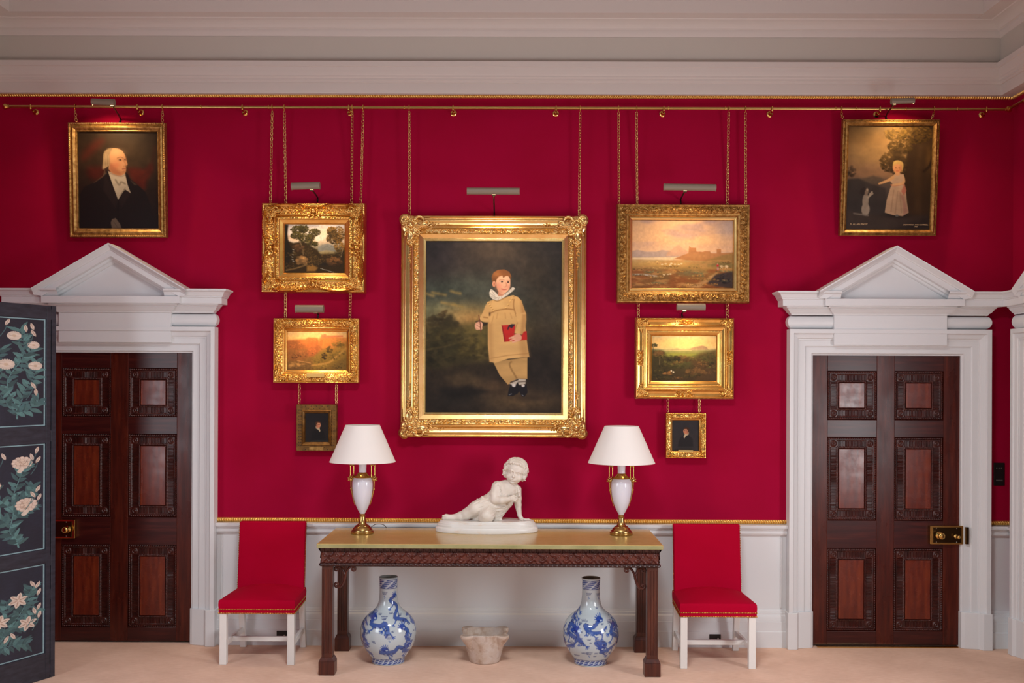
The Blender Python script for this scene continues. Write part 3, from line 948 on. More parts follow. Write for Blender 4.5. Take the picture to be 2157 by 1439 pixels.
    c.ell(*A(697, 302), 3.4, 1.7, (232, 200, 176), 0.6, 0.3); c.ell(*A(698, 302), 2.3, 1.8, (44, 26, 22), 1, 0.25); c.ell(*A(817, 312), 1.9, 1.7, (44, 26, 22), 1, 0.25)
    c.ell(*A(690, 297), 0.7, 0.6, (220, 200, 180), 0.9, 0.3)
    c.line(a(775, 320, 782, 370, 765, 405, 735, 398), 1.2, (170, 108, 80), 0.8, 0.8, 4)
    c.line(a(692, 440, 735, 448, 782, 445), 1.8, (168, 76, 66), 1, 0.7, 3); c.blob(*A(735, 462), 4, 1.2, (204, 122, 102), 0.7)
    # ruff
    c.poly(a(486, 440, 458, 515, 468, 580, 525, 640, 610, 662, 700, 625, 800, 565, 900, 485, 948, 430, 905, 398, 862, 440, 800, 505, 710, 570, 640, 580, 590, 515, 520, 455), (206, 198, 182), 1, 1, 0, 0.1)
    for q in ((490, 450, 560, 560), (465, 520, 570, 590), (480, 590, 600, 605), (540, 640, 625, 600), (620, 655, 650, 600), (700, 620, 690, 590), (790, 565, 760, 545), (850, 520, 820, 490), (900, 470, 870, 445)):
        c.line(a(*q), 1.1, (140, 132, 118), 0.65, 0.8)
    c.line(a(560, 660, 620, 672, 720, 628, 820, 565), 1.6, (110, 78, 44), 0.6, 1.2, 4)
    return c
# ------------------------------------------------------------------ materials
M_white = mat('white_paint', (222, 224, 226), 0.42, bump=[('noise', 60, (1, 1, 1), 0.04, 0.002)])
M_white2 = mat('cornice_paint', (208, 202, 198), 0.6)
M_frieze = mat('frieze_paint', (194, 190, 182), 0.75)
M_red = mat('red_fabric', (150, 0, 34), 0.85, spec=0.12,
            noise=[(2.2, (1, 1, 1), [(0.3, (151, 0, 45)), (0.7, (158, 0, 51))])],
            bump=[('noise', 420, (1, 1, 1), 0.15, 0.001)])
M_carpet = mat('carpet', (196, 152, 128), 0.95, spec=0.1,
               noise=[(30, (0.6, 2.5, 1), [(0.3, (234, 196, 172)), (0.7, (245, 211, 190))]), (3, (1, 1, 1), [(0.25, (236, 232, 230)), (0.75, (255, 255, 255))])],
               bump=[('Y', 17, (1, 1, 1), 0.10, 0.003), ('noise', 200, (1, 1, 1), 0.25, 0.003)])
M_gilt = mat('gilt_trim', (232, 186, 104), 0.3, metal=0.75)
M_brass = mat('polished_brass', (208, 170, 98), 0.2, metal=1.0)
M_brass_old = mat('aged_brass', (188, 156, 96), 0.28, metal=1.0)
M_brass_dark = mat('lock_brass', (72, 54, 32), 0.2, metal=0.9)
M_mahog = mat('mahogany_leaf', (70, 24, 18), 0.3, spec=0.3,
              noise=[(5, (9, 9, 0.7), [(0.25, (52, 17, 14)), (0.5, (74, 26, 18)), (0.75, (96, 38, 23))])],
              rnoise=(9, (1, 1, 0.5), 0.24, 0.36))
M_mahog_rail = mat('mahogany_rail', (58, 22, 20), 0.28, spec=0.35,
              noise=[(5, (0.7, 9, 9), [(0.25, (44, 15, 15)), (0.5, (62, 22, 20)), (0.75, (84, 34, 26))])])
M_mahog_panel = mat('mahogany_panel', (92, 34, 20), 0.26, spec=0.45,
                    noise=[(5, (7, 7, 0.8), [(0.25, (78, 24, 16)), (0.5, (104, 38, 22)), (0.75, (128, 54, 28))])],
                    rnoise=(14, (1, 1, 1), 0.2, 0.32))
M_mahog_carv = mat('mahogany_carving', (62, 22, 17), 0.34, spec=0.5, noise=[(8, (2, 2, 2), [(0.3, (46, 15, 13)), (0.7, (76, 27, 19))])])
M_black = mat('black_plate', (22, 19, 20), 0.4)
M_steel = mat('screw_steel', (190, 186, 178), 0.3, metal=1.0)

# ------------------------------------------------------------------ room shell
XL, XR = -3.86, 3.593
CEIL = 4.70
DC_R = WX(1865.9, 1050, 0.0)          # door centres on the back wall
DC_L = WX(249.6, 1050, 0.0)
DW, DH = 1.082, 2.118


def struct(name, mb, m, parent=None, **k):
    o = mb.build(name, m, parent, **k)
    if parent is None:
        o['kind'] = 'structure'
    return o


fl = MB()
fl.add([(-6, -9.5, 0), (6, -9.5, 0), (6, 0.6, 0), (-6, 0.6, 0)], [(0, 1, 2, 3)])
fl.add([(-6, -9.5, -0.05), (6, -9.5, -0.05), (6, 0.6, -0.05), (-6, 0.6, -0.05)], [(3, 2, 1, 0)])
struct('floor', fl, M_carpet, fix=False)
struct('ceiling', MB().box(-6, 6, -6.0, 0.2, CEIL, CEIL + 0.1), M_white2)
wb = MB()
hw = DW / 2 + 0.02
for a, b in ((XL - 0.2, DC_L - hw), (DC_L + hw, DC_R - hw), (DC_R + hw, XR + 0.2)):
    wb.box(a, b, 0, 0.2, 0, CEIL)
for c in (DC_L, DC_R):
    wb.box(c - hw, c + hw, 0, 0.2, DH + 0.02, CEIL)
    wb.box(c - hw, c + hw, 0.1, 0.2, 0, DH + 0.02)
struct('wall_back', wb, M_red)


def side_wall(x0, x1, yc, hy, z0, z1):
    return MB().box(x0, x1, yc + hy, 0.0, 0, CEIL).box(x0, x1, -6.0, yc - hy, 0, CEIL).box(x0, x1, yc - hy, yc + hy, 0, z0).box(x0, x1, yc - hy, yc + hy, z1, CEIL)


struct('wall_right', side_wall(XR, XR + 0.2, -3.5, 0.57, 0.85, 2.17), M_red)
struct('wall_left', side_wall(XL - 0.2, XL, -4.0, 0.87, 0.85, 2.57), M_red)


def window(name, x, s, yc, hy, z0, z1):
    """white window casing round a side-wall opening; s points into the room"""
    mb = MB()
    t = 0.10
    for a, b, c, d in ((yc - hy - t, yc - hy, z0 - t, z1 + t), (yc + hy, yc + hy + t, z0 - t, z1 + t), (yc - hy, yc + hy, z0 - t, z0), (yc - hy, yc + hy, z1, z1 + t)):
        mb.box(x, x + s * 0.05, a, b, c, d)
    o = struct(name, mb, M_white, bevel=0.006)
    sash = MB()
    for i in range(1, 3):
        y = yc - hy + 2 * hy * i / 3
        sash.box(x - s * 0.12, x - s * 0.09, y - 0.014, y + 0.014, z0, z1)
    for i in range(1, 4):
        z = z0 + (z1 - z0) * i / 4
        sash.box(x - s * 0.12, x - s * 0.09, yc - hy, yc + hy, z - 0.014, z + 0.014)
    sash.build('window_sash', M_white, o)
    return o


window('window_1', XR, -1, -3.5, 0.57, 0.85, 2.17)
window('window_2', XL, 1, -4.0, 0.87, 0.85, 2.57)


def run(mb, prof, x0, x1, axis='x', wall=0.0, sgn=-1):
    """a straight moulding: prof = (projection, z) from the wall face; axis x: along the back wall, y: along a side wall"""
    P = np.zeros((2, len(prof), 3))
    for i, t in enumerate((x0, x1)):
        for j, (p, z) in enumerate(prof):
            P[i, j] = (t, wall - p, z) if axis == 'x' else (wall + sgn * p, t, z)
    return mb.grid(P)


CORN = [(0.0, 3.9925), (0.05, 3.9925), (0.056, 4.012), (0.056, 4.066), (0.066, 4.069), (0.068, 4.080), (0.073, 4.084), (0.073, 4.098), (0.080, 4.106), (0.080, 4.116),
        (0.086, 4.126), (0.090, 4.15), (0.094, 4.172), (0.104, 4.176), (0.107, 4.212), (0.062, 4.214), (0.062, 4.40), (0.07, 4.402), (0.078, 4.42), (0.084, 4.436), (0.084, 4.446),
        (0.098, 4.452), (0.104, 4.462), (0.122, 4.478), (0.150, 4.490), (0.175, 4.494), (0.180, 4.50), (0.285, 4.50), (0.285, 4.62), (0.30, 4.64), (0.33, 4.70)]


def cornice_mesh(scale, x0, x1, axis, wall=0.0, sgn=-1, cut=None):
    mb = MB()
    pr = [(p + (scale if p > 0 else 0), z) for p, z in CORN]
    run(mb, pr, x0, x1, axis, wall, sgn)
    return mb


struct('trim_1', cornice_mesh(0.0, XL, XR, 'x'), M_white2, smooth=30)
struct('trim_2', cornice_mesh(0.06, -3.1, 0.0, 'y', XR, -1), M_white2, smooth=30).location.z = -0.0015
struct('trim_3', cornice_mesh(0.0, -3.1, 0.0, 'y', XL, 1), M_white2, smooth=30).location.z = -0.0012
# the flat frieze between the two mouldings of the cornice, a little greyer than they are
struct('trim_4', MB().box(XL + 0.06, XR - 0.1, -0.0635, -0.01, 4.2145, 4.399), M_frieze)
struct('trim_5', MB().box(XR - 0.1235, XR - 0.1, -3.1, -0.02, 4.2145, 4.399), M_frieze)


def gilt_strip(name, x0, x1, z0, z1, d, axis='x', wall=0.0, sgn=-1, period=0.0172):
    L = abs(x1 - x0)
    n = max(8, int(L / period * 6))
    t = np.linspace(0, 1, n)
    v = np.linspace(0, 1, 9)
    s = t * L
    ph = (s[:, None] / period + 0.35 * v[None]) % 1.0
    body = 0.45 + 0.55 * np.sin(PI * np.clip(v, 0, 1))[None] ** 0.6
    leaf = np.abs(np.sin(PI * ph)) ** 0.7
    mid = (v[None] > 0.1) & (v[None] < 0.78)
    h = d * body * np.where(mid, 0.35 + 0.65 * leaf, 0.75)
    P = np.zeros((n, 11, 3))
    vv = np.concatenate([[0], v, [1]])
    hh = np.concatenate([np.zeros((n, 1)), h, np.zeros((n, 1))], 1)
    q = (x0 + (x1 - x0) * t)[:, None]
    if axis == 'x':
        P[..., 0] = q
        P[..., 1] = wall - hh
    else:
        P[..., 1] = q
        P[..., 0] = wall + sgn * hh
    P[..., 2] = z0 + (z1 - z0) * vv[None]
    return struct(name, MB().grid(P), M_gilt, smooth=60, fix=False)


zt1, zt0 = WZ(1078, 197.5, -0.01), WZ(1078, 206.5, -0.01)
gilt_strip('trim_6', XL, XR, zt0, zt1 + 0.004, 0.02)
gilt_strip('trim_7', -3.1, -0.0, zt0, zt1 + 0.004, 0.02, 'y', XR, -1)

# dado: gilt fillet, chair rail, panelled wainscot, skirting.  Breaks for the doorcases
AOUT = 0.728
segs = [(DC_L + AOUT - 0.004, DC_R - AOUT + 0.004), (DC_R + AOUT - 0.004, XR), (XL, DC_L - AOUT + 0.004)]
zg1, zg0 = WZ(1560, 1095.5, -0.02), WZ(1560, 1104.5, -0.02)
RAIL = [(0.0, 0.800), (0.012, 0.800), (0.016, 0.806), (0.030, 0.812), (0.036, 0.822), (0.036, 0.842), (0.042, 0.845), (0.042, 0.850), (0.050, 0.853), (0.050, 0.858),
        (0.062, 0.862), (0.066, 0.872), (0.066, 0.884), (0.0, 0.886)]
SKIRT = [(0.0, 0.27), (0.014, 0.27), (0.018, 0.262), (0.018, 0.252), (0.024, 0.248), (0.024, 0.236), (0.034, 0.226), (0.038, 0.21), (0.038, 0.186), (0.042, 0.183), (0.042, 0.118), (0.047, 0.112), (0.047, 0.0), (0.0, 0.0)]
k = 8
for i, (a, b) in enumerate(segs):
    gilt_strip('trim_%d' % k, a, b, zg0, zg1, 0.022); k += 1
    struct('trim_%d' % k, run(MB(), RAIL, a, b), M_white, smooth=30); k += 1
    struct('trim_%d' % k, MB().box(a, b, -0.008, 0.0, 0.0, 0.82), M_white); k += 1
    bs = MB()
    run(bs, SKIRT, a, b)
    struct('baseboard_%s' % ('back', 'corner', 'far')[i], bs, M_white, smooth=30)
# raised panel mouldings at the ends of the dado panel between the doors
pm = MB()
xa, xb = segs[0][0] + 0.03, segs[0][1] - 0.03
for (u0, u1, w0, w1) in ((xa, xa + 0.012, 0.28, 0.79), (xb - 0.012, xb, 0.28, 0.79)):
    pm.box(u0, u1, -0.016, -0.006, w0, w1)
struct('trim_%d' % k, pm, M_white, bevel=0.003); k += 1
# right-hand wall dado beyond its doorcase
struct('trim_%d' % k, run(MB(), RAIL, -0.3, -0.066, 'y', XR, -1), M_white, smooth=30); k += 1
struct('baseboard_right', run(MB(), SKIRT, -0.3, 0.0, 'y', XR, -1), M_white, smooth=30)
NEXT_TRIM = k

# ------------------------------------------------------------------ doors
# rows and columns of the six panels, door-local x from the centre, z from the floor
S_ = 290.0
cols = [(-0.541 + (1744 - 1709.5) / S_, -0.541 + (1848 - 1709.5) / S_), (-0.541 + (1885 - 1709.5) / S_, -0.541 + (1988.5 - 1709.5) / S_)]
zz = lambda py: WZ(1866, py, 0.0)
rows = [(zz(885), zz(782)), (zz(1097.5), zz(921.6)), (zz(1331), zz(1156))]


def panel_mesh(w, h):
    st = 0.0021
    nx, nz = int(w / st), int(h / st)
    x = np.linspace(0, w, nx)[:, None]
    z = np.linspace(0, h, nz)[None]
    d = np.minimum(np.minimum(x, w - x), np.minimum(z, h - z))     # distance to the edge
    along = np.where((np.minimum(x, w - x) < np.minimum(z, h - z)), z, x) + 0 * d
    H = np.zeros_like(d)
    rope = (d > 0.002) & (d < 0.017)
    H += np.where(rope, 0.011 * np.sqrt(np.clip(1 - ((d - 0.0095) / 0.0075) ** 2, 0, 1)) * (0.55 + 0.45 * np.abs(np.sin(PI * (along / 0.0165 + d / 0.03)))), 0)
    # outer fillet, fluted band, inner bead, sunk field
    H += np.where((d >= 0.017) & (d < 0.023), 0.006, 0)
    fl0, fl1 = 0.023, 0.073
    band = (d >= fl0) & (d < fl1)
    t = (d - (fl0 + fl1) / 2) / ((fl1 - fl0) / 2)
    fw = 0.0105
    flute = np.clip(np.abs(np.sin(PI * along / fw)), 0, 1)
    ends = sstep(1.0, 0.75, np.abs(t))
    mx, mz = np.minimum(x, w - x) + 0 * z, np.minimum(z, h - z) + 0 * x
    corner = (mx < fl1) & (mz < fl1)
    H += np.where(band & ~corner, 0.004 - 0.0055 * sstep(0.35, 0.8, flute) * ends, 0)
    rr = np.hypot(mx - 0.047, mz - 0.047)
    ros = 0.003 + 0.006 * np.exp(-((rr - 0.017) / 0.004) ** 2) + 0.007 * np.exp(-(rr / 0.006) ** 2)
    H += np.where(corner & (mx > fl0) & (mz > fl0), ros, 0)
    bead = (d >= 0.073) & (d < 0.083)
    H += np.where(bead, 0.008 * np.sqrt(np.clip(1 - ((d - 0.078) / 0.005) ** 2, 0, 1)) * (0.6 + 0.4 * np.abs(np.sin(PI * along / 0.011))), 0)
    field = d >= 0.083
    H += np.where(field, -0.004 + 0.006 * sstep(0.083, 0.09, d), 0)
    P = np.stack([x + 0 * z, -H, z + 0 * x], -1)
    m = MB().grid(P)
    carve = m
    fm = MB()
    e = 0.0875
    fm.box(e, w - e, -0.0035, 0.0, e, h - e)
    return carve, fm


PANELS = {}


def door(name, cx, flip, label):
    y0 = 0.012
    fr = MB()
    L, R = -DW / 2, DW / 2
    top, bot = DH, 0.012
    (c0a, c0b), (c1a, c1b) = cols
    (r1a, r1b), (r2a, r2b), (r3a, r3b) = rows
    t = 0.045
    for a, b in ((L, c0a), (c0b, c1a), (c1b, R)):
        fr.box(a, b, y0, y0 + t, bot, top)
    for a, b in ((bot, r3a), (r3b, r2a), (r2b, r1a), (r1b, top)):
        for c, d in ((c0a, c0b), (c1a, c1b)):
            fr.box(c, d, y0 + 0.0006, y0 + t, a, b)
    root = fr.build(name, M_mahog, None, bevel=0.002)
    root.data.materials.append(M_mahog_rail)
    for p in root.data.polygons:
        if p.center.y > y0 + 0.0003 and abs(p.normal.y) > 0.9 and p.center.y < y0 + 0.02:
            p.material_index = 1
    root.location = (cx, 0, 0)
    tag(root, label, 'door', kind='structure')
    for (a, b) in cols:
        for ri, (z0, z1) in enumerate(rows):
            key = (round(b - a, 3), ri)
            w, h = b - a, z1 - z0
            if key not in PANELS:
                cm, fm = panel_mesh(w, h)
                po = cm.build('carved_panel', M_mahog_carv, root, smooth=40, fix=False)
                fo = fm.build('panel_field', M_mahog_panel, po, bevel=0.002)
                PANELS[key] = (po.data, fo.data)
            else:
                po = bpy.data.objects.new('carved_panel', PANELS[key][0]); COL.objects.link(po); po.parent = root
                fo = bpy.data.objects.new('panel_field', PANELS[key][1]); COL.objects.link(fo); fo.parent = po
                bv = fo.modifiers.new('Bevel', 'BEVEL'); bv.width = 0.002; bv.segments = 2
            po.location = (a, y0 + 0.013, z0)
    return root


door_r = door('door_1', DC_R, 1, 'dark mahogany six-panel door with the long brass lock, beside the light switch')
door_l = door('door_2', DC_L, -1, 'dark mahogany six-panel door partly hidden by the painted folding screen')


def rim_lock(root, x0, x1, z0, z1, flip):
    y = 0.012
    d = 0.04
    mb = MB().box(x0, x1, y - d, y - 0.0002, z0, z1)
    lk = mb.build('rim_lock', M_brass, root, bevel=0.003)
    pl = MB().box(x0 + 0.02, x1 - 0.02, y - d - 0.004, y - d - 0.0003, z0 + 0.012, z1 - 0.012).build('lock_plate', M_brass_dark, lk)
    sc = MB()
    ux = [x0 + 0.042, x1 - 0.055] if not flip else [x1 - 0.06]
    for u in ux:
        for w in (z0 + 0.017, z1 - 0.017):
            sc.ell((u, y - d - 0.004, w), (0.004, 0.003, 0.004), 8, 6)
    sc.build('screw', M_steel, lk, smooth=180)
    return lk


def knob(parent, x, z, r, y):
    pr = [(0.0, 0.0), (r * 1.0, 0.0), (r * 1.02, 0.004), (r * 0.7, 0.008), (r * 0.32, 0.012), (r * 0.3, 0.026), (r * 0.6, 0.032), (r * 0.98, 0.042), (r, 0.05), (r * 0.8, 0.058), (r * 0.4, 0.062), (0.001, 0.063)]
    m = MB().lathe(pr, n=24)
    m.xform(Matrix.Translation((x, y, z)) @ Matrix.Rotation(PI / 2, 4, 'X'))
    return m.build('door_knob', M_brass, parent, smooth=40)


lzr0, lzr1 = WZ(1990, 1147, -0.03), WZ(1990, 1108, -0.03)
lk = rim_lock(door_r, WX(1960, 1128, -0.03) - DC_R, WX(2031, 1128, -0.03) - DC_R, lzr0, lzr1, False)
knob(lk, WX(1978, 1128, -0.03) - DC_R, (lzr0 + lzr1) / 2, 0.026, -0.032)
knob(lk, WX(2013, 1131, -0.03) - DC_R, (lzr0 + lzr1) / 2 - 0.008, 0.014, -0.032)
kp = MB().box(WX(2031, 1128, -0.03) - DC_R + 0.0015, WX(2037.5, 1128, -0.03) - DC_R, -0.060, -0.040, lzr0 + 0.006, lzr1 - 0.006).build('lock_keeper', M_brass_dark, lk)
lzl0, lzl1 = WZ(140, 1134.5, -0.03), WZ(140, 1095, -0.03)
ll = rim_lock(door_l, -DW / 2 + 0.002, WX(157, 1115, -0.03) - DC_L, lzl0, lzl1, True)
knob(ll, WX(143, 1114, -0.03) - DC_L, (lzl0 + lzl1) / 2, 0.024, -0.032)
th = MB().box(-0.5, 0.52, -0.035, 0.01, 0.0004, 0.006)
th.build('threshold_strip', M_brass, door_r)


# ------------------------------------------------------------------ doorcases
def doorcase(name, cx, label, k=1.0, off=0.0, M=None):
    """k scales the projections, off pushes the whole case out from the wall"""
    root = thing(name, label, 'door surround', kind='structure')
    q = lambda p: off + p * k
    iw, ih = DW / 2 - 0.004, DH - 0.004
    arch = [(0.0, -0.05), (0.0, 0.012), (0.008, 0.014), (0.014, 0.026), (0.014, 0.030), (0.060, 0.031), (0.060, 0.040), (0.067, 0.046), (0.108, 0.047), (0.108, 0.055), (0.116, 0.057), (0.122, 0.066),
            (0.150, 0.076), (0.157, 0.088), (0.157, 0.096), (0.186, 0.096), (0.186, -0.002)]
    P = np.zeros((4, len(arch), 3))
    for j, (u, p) in enumerate(arch):
        y = -(q(p)) if p > -0.04 else 0.05
        P[0, j] = (-iw - u, y, 0.24); P[1, j] = (-iw - u, y, ih + u); P[2, j] = (iw + u, y, ih + u); P[3, j] = (iw + u, y, 0.24)
    MB().grid(P).build('architrave', M_white, root, smooth=25)
    for s in (-1, 1):
        bl = MB()
        a, b, c = iw - 0.003, iw + 0.11, iw + 0.196
        bl.prism([(s * a, 0.05), (s * a, -q(0.036)), (s * (a + 0.02), -q(0.05)), (s * b, -q(0.072)), (s * (b + 0.02), -q(0.106)), (s * c, -q(0.106)), (s * c, 0.0)], 'z', 0.0, 0.262)
        bl.build('plinth_block', M_white, root, bevel=0.004)
    # swelling frieze
    hwf, z0, z1 = 0.708, 2.302, 2.402
    pr = []
    for i in range(13):
        a = PI * i / 12
        pr.append((0.03 + 0.045 * math.sin(a), (z0 + z1) / 2 - (z1 - z0) / 2 * math.cos(a)))
    path = lambda hwid, pr_: np.array([[(-(hwid - 0.03 + p), 0.02, z) for p, z in pr_], [(-(hwid - 0.03 + p), -q(p), z) for p, z in pr_], [((hwid - 0.03 + p), -q(p), z) for p, z in pr_], [((hwid - 0.03 + p), 0.02, z) for p, z in pr_]])
    mb = MB().grid(path(hwf - 0.02, pr))
    mb.box(-hwf + 0.02, hwf - 0.02, -q(0.03), 0.01, z0 - 0.006, z1 + 0.004)
    mb.build('frieze', M_white, root, smooth=40)
    # tablet
    tz0, tz1 = 2.186, 2.414
    MB().box(-0.405, 0.405, -q(0.088), 0.005, tz0, tz1).build('tablet', M_white, root, bevel=0.002)
    # cornice of the two sides, and the deeper centre
    prof = [(0.0, 2.402), (0.006, 2.402), (0.010, 2.412), (0.022, 2.420), (0.034, 2.436), (0.038, 2.440), (0.038, 2.447), (0.046, 2.449), (0.052, 2.456), (0.052, 2.462), (0.086, 2.462), (0.088, 2.466), (0.088, 2.506)]
    cyma = [(0.094, 2.510), (0.094, 2.516), (0.100, 2.519), (0.104, 2.530), (0.112, 2.544), (0.124, 2.552), (0.130, 2.554), (0.130, 2.566), (0.0, 2.570)]

    def sweep(base, pr_, nrm):
        G = np.zeros((len(base), len(pr_), 3))
        for i, (bx, by) in enumerate(base):
            for j, (p, z) in enumerate(pr_):
                G[i, j] = (bx + nrm[i][0] * p, -q(by + nrm[i][1] * p) if i not in (0,) or nrm[i][1] else 0.0, z)
        return G
    bf = 0.062
    for s in (-1, 1):
        G = np.zeros((3, len(prof + cyma), 3))
        for j, (p, z) in enumerate(prof + cyma):
            G[0, j] = (s * (0.70 + p), 0.0, z)
            G[1, j] = (s * (0.70 + p), -q(bf + p), z)
            G[2, j] = (s * 0.38, -q(bf + p), z)
        m = MB().grid(G)
        m.build('cornice', M_white, root, smooth=25)
    cc = prof + [(0.088, 2.512), (0.0, 2.514)]
    G = np.zeros((4, len(cc), 3))
    for j, (p, z) in enumerate(cc):
        G[0, j] = (-(0.405 + p), 0.0, z); G[1, j] = (-(0.405 + p), -q(0.09 + p), z); G[2, j] = ((0.405 + p), -q(0.09 + p), z); G[3, j] = ((0.405 + p), 0.0, z)
    MB().grid(G).build('cornice', M_white, root, smooth=25)
    # raking pediment
    xe, ze, za = 0.545, 2.566, 2.886
    rk = [(-0.132, 0.02), (-0.132, 0.10), (-0.126, 0.108), (-0.112, 0.112), (-0.108, 0.13), (-0.090, 0.134), (-0.088, 0.172), (-0.046, 0.174), (-0.044, 0.182), (-0.036, 0.186), (-0.028, 0.196), (-0.014, 0.210), (-0.010, 0.218), (0.0, 0.220), (0.0, 0.0)]
    G = np.zeros((3, len(rk), 3))
    for j, (n, p) in enumerate(rk):
        G[0, j] = (-xe, -q(p), ze + n); G[1, j] = (0, -q(p), za + n); G[2, j] = (xe, -q(p), ze + n)
    # the rake's foot is cut level on the cornice below it
    for i in (0, 2):
        for j, (n, p) in enumerate(rk):
            sl = (za - ze) / xe
            if ze + n < 2.512:
                dx = (2.512 - (ze + n)) / sl
                G[i, j, 2] = 2.512
                G[i, j, 0] += dx if i == 0 else -dx
    MB().grid(G).build('pediment', M_white, root, smooth=25)
    MB().prism([(-0.5, 2.513), (0.5, 2.513), (0, 2.80)], 'y', -q(0.085), 0.0).build('tympanum', M_white, root)
    if M is None:
        root.location = (cx, 0, 0)
    else:
        root.matrix_world = M
    return root


doorcase('trim_%d' % NEXT_TRIM, DC_R, 'white pedimented surround of the door beside the light switch')
doorcase('trim_%d' % (NEXT_TRIM + 1), DC_L, 'white pedimented surround of the door behind the folding screen')
doorcase('trim_%d' % (NEXT_TRIM + 2), 0, 'white pedimented door surround on the side wall, cut by the picture edge', 0.62, 0.045,
         Matrix.Translation((XR, -0.19 - 0.727, 0)) @ Matrix.Rotation(-PI / 2, 4, 'Z'))
# the side wall's own door, closed
struct('door_3', MB().box(XR - 0.012, XR - 0.001, -0.917 - DW / 2, -0.917 + DW / 2, 0.01, DH), M_mahog)
# ------------------------------------------------------------------ gilt frames
M_gold = mat('gilt_frame', (226, 176, 98), 0.25, metal=0.92, noise=[(14, (1, 1, 1), [(0.3, (200, 146, 70)), (0.7, (222, 176, 100))])])
M_gold_pale = mat('pale_gilt_frame', (228, 186, 118), 0.24, metal=0.92, noise=[(12, (1, 1, 1), [(0.3, (218, 174, 104)), (0.7, (234, 196, 132))])])
M_gold_worn = mat('worn_gilt_frame', (180, 134, 74), 0.34, metal=0.8, noise=[(40, (1, 1, 1), [(0.3, (128, 92, 46)), (0.5, (172, 130, 72)), (0.7, (202, 162, 98))])])
M_gold_dark = mat('dark_gilt_frame', (120, 84, 34), 0.45, metal=0.55, noise=[(30, (1, 1, 1), [(0.3, (84, 56, 22)), (0.7, (138, 98, 44))])])
M_canvas = mat('oil_canvas', (255, 255, 255), 0.4, spec=0.2, attr='Col', bump=[('noise', 700, (1, 1, 1), 0.1, 0.0006)])
M_canvas_m = mat('oil_canvas_matt', (255, 255, 255), 0.6, spec=0.2, attr='Col')
M_ivory = mat('ivory_plaque', (196, 164, 96), 0.45, metal=0.3)
M_shade_metal = mat('bronze_lamp_shade', (136, 124, 108), 0.5, metal=0.2)
M_shade_in = mat('lamp_shade_lining', (220, 210, 190), 0.5)
M_arm = mat('dark_lamp_arm', (40, 36, 32), 0.4, metal=0.5)
M_chain = mat('brass_chain', (224, 184, 124), 0.26, metal=1.0)


def frame_mesh(w, h, bx, bz, prof, orn=None, back=0.0, step=0.0036, nt=40):
    """swept picture frame in local x, z (0 = middle of the foot), front towards -y. prof: (t, height) with t 0 outside .. 1 at the sight"""
    tt = np.linspace(0, 1, nt)
    pt = [p[0] for p in prof]
    base = np.interp(tt, pt, [p[1] for p in prof])
    mb = MB()
    for side in range(4):
        L = w if side in (0, 2) else h
        n = max(12, int(L / step))
        s = np.linspace(-1, 1, n)[:, None]
        t = tt[None]
        if side in (0, 2):
            x = s * (w / 2 - t * bx)
            z = (h - t * bz) if side == 0 else (t * bz)
            z = z + 0 * s
            al = x
        else:
            z = h / 2 + s * (h / 2 - t * bz)
            x = (-w / 2 + t * bx) if side == 1 else (w / 2 - t * bx)
            x = x + 0 * s
            al = z - h / 2
        H = np.broadcast_to(base[None], x.shape).copy()
        if orn is not None:
            H = H + orn(x, z, t + 0 * s, al, L)
        P = np.zeros((n, nt + 2, 3))
        P[:, 1:-1, 0], P[:, 1:-1, 1], P[:, 1:-1, 2] = x, -H, z
        P[:, 0] = P[:, 1]; P[:, 0, 1] = -back
        P[:, -1] = P[:, -2]; P[:, -1, 1] = -back
        mb.grid(P)
    return mb


def rope(t, s, t0, t1, period, amp, skew=0.6):
    v = np.clip((t - t0) / (t1 - t0), 0, 1)
    m = ((t >= t0) & (t <= t1))
    return m * amp * np.sqrt(np.clip(1 - (2 * v - 1) ** 2, 0, 1)) * (0.4 + 0.6 * np.abs(np.sin(PI * (s / period + skew * v))))


def beads(t, s, t0, t1, period, amp):
    v = np.clip((t - t0) / (t1 - t0), 0, 1) * 2 - 1
    u = (np.mod(s / period, 1.0)) * 2 - 1
    return ((t >= t0) & (t <= t1)) * amp * np.sqrt(np.clip(1 - u * u - v * v, 0, 1))


def carve(x, z, t, t0, t1, scale, amp, seed, mask=1.0):
    n = 1 - np.abs(fbm(x / scale, z / scale, seed, 2)) * 3.2
    n2 = 1 - np.abs(fbm(x / scale * 1.9 + 5, z / scale * 1.9, seed + 3, 2)) * 3.0
    e = sstep(t0, t0 + 0.04, t) * (1 - sstep(t1 - 0.04, t1, t))
    return e * amp * np.clip(0.7 * n + 0.4 * n2, 0, 1) * mask


def scroll(mb, cx, cz, y, r0, r1, a0, turns, rad0, rad1, n=22, sgn=1, lift=0.0):
    pts, rr = [], []
    for i in range(n):
        f = i / (n - 1)
        a = a0 + sgn * turns * 2 * PI * f
        r = r0 + (r1 - r0) * f
        pts.append((cx + r * math.cos(a), y - lift * f, cz + r * math.sin(a)))
        rr.append(rad0 + (rad1 - rad0) * f)
    mb.tube(pts, rr, 7)


def leaf(mb, x, z, y, a, ln, wd, th=None):
    R = Matrix.Rotation(-a, 3, 'Y')
    c = Vector((x, y, z)) + R @ Vector((ln / 2, 0, 0))
    mb.ell(tuple(c), (ln / 2, th or wd * 0.6, wd / 2), 9, 6, R)


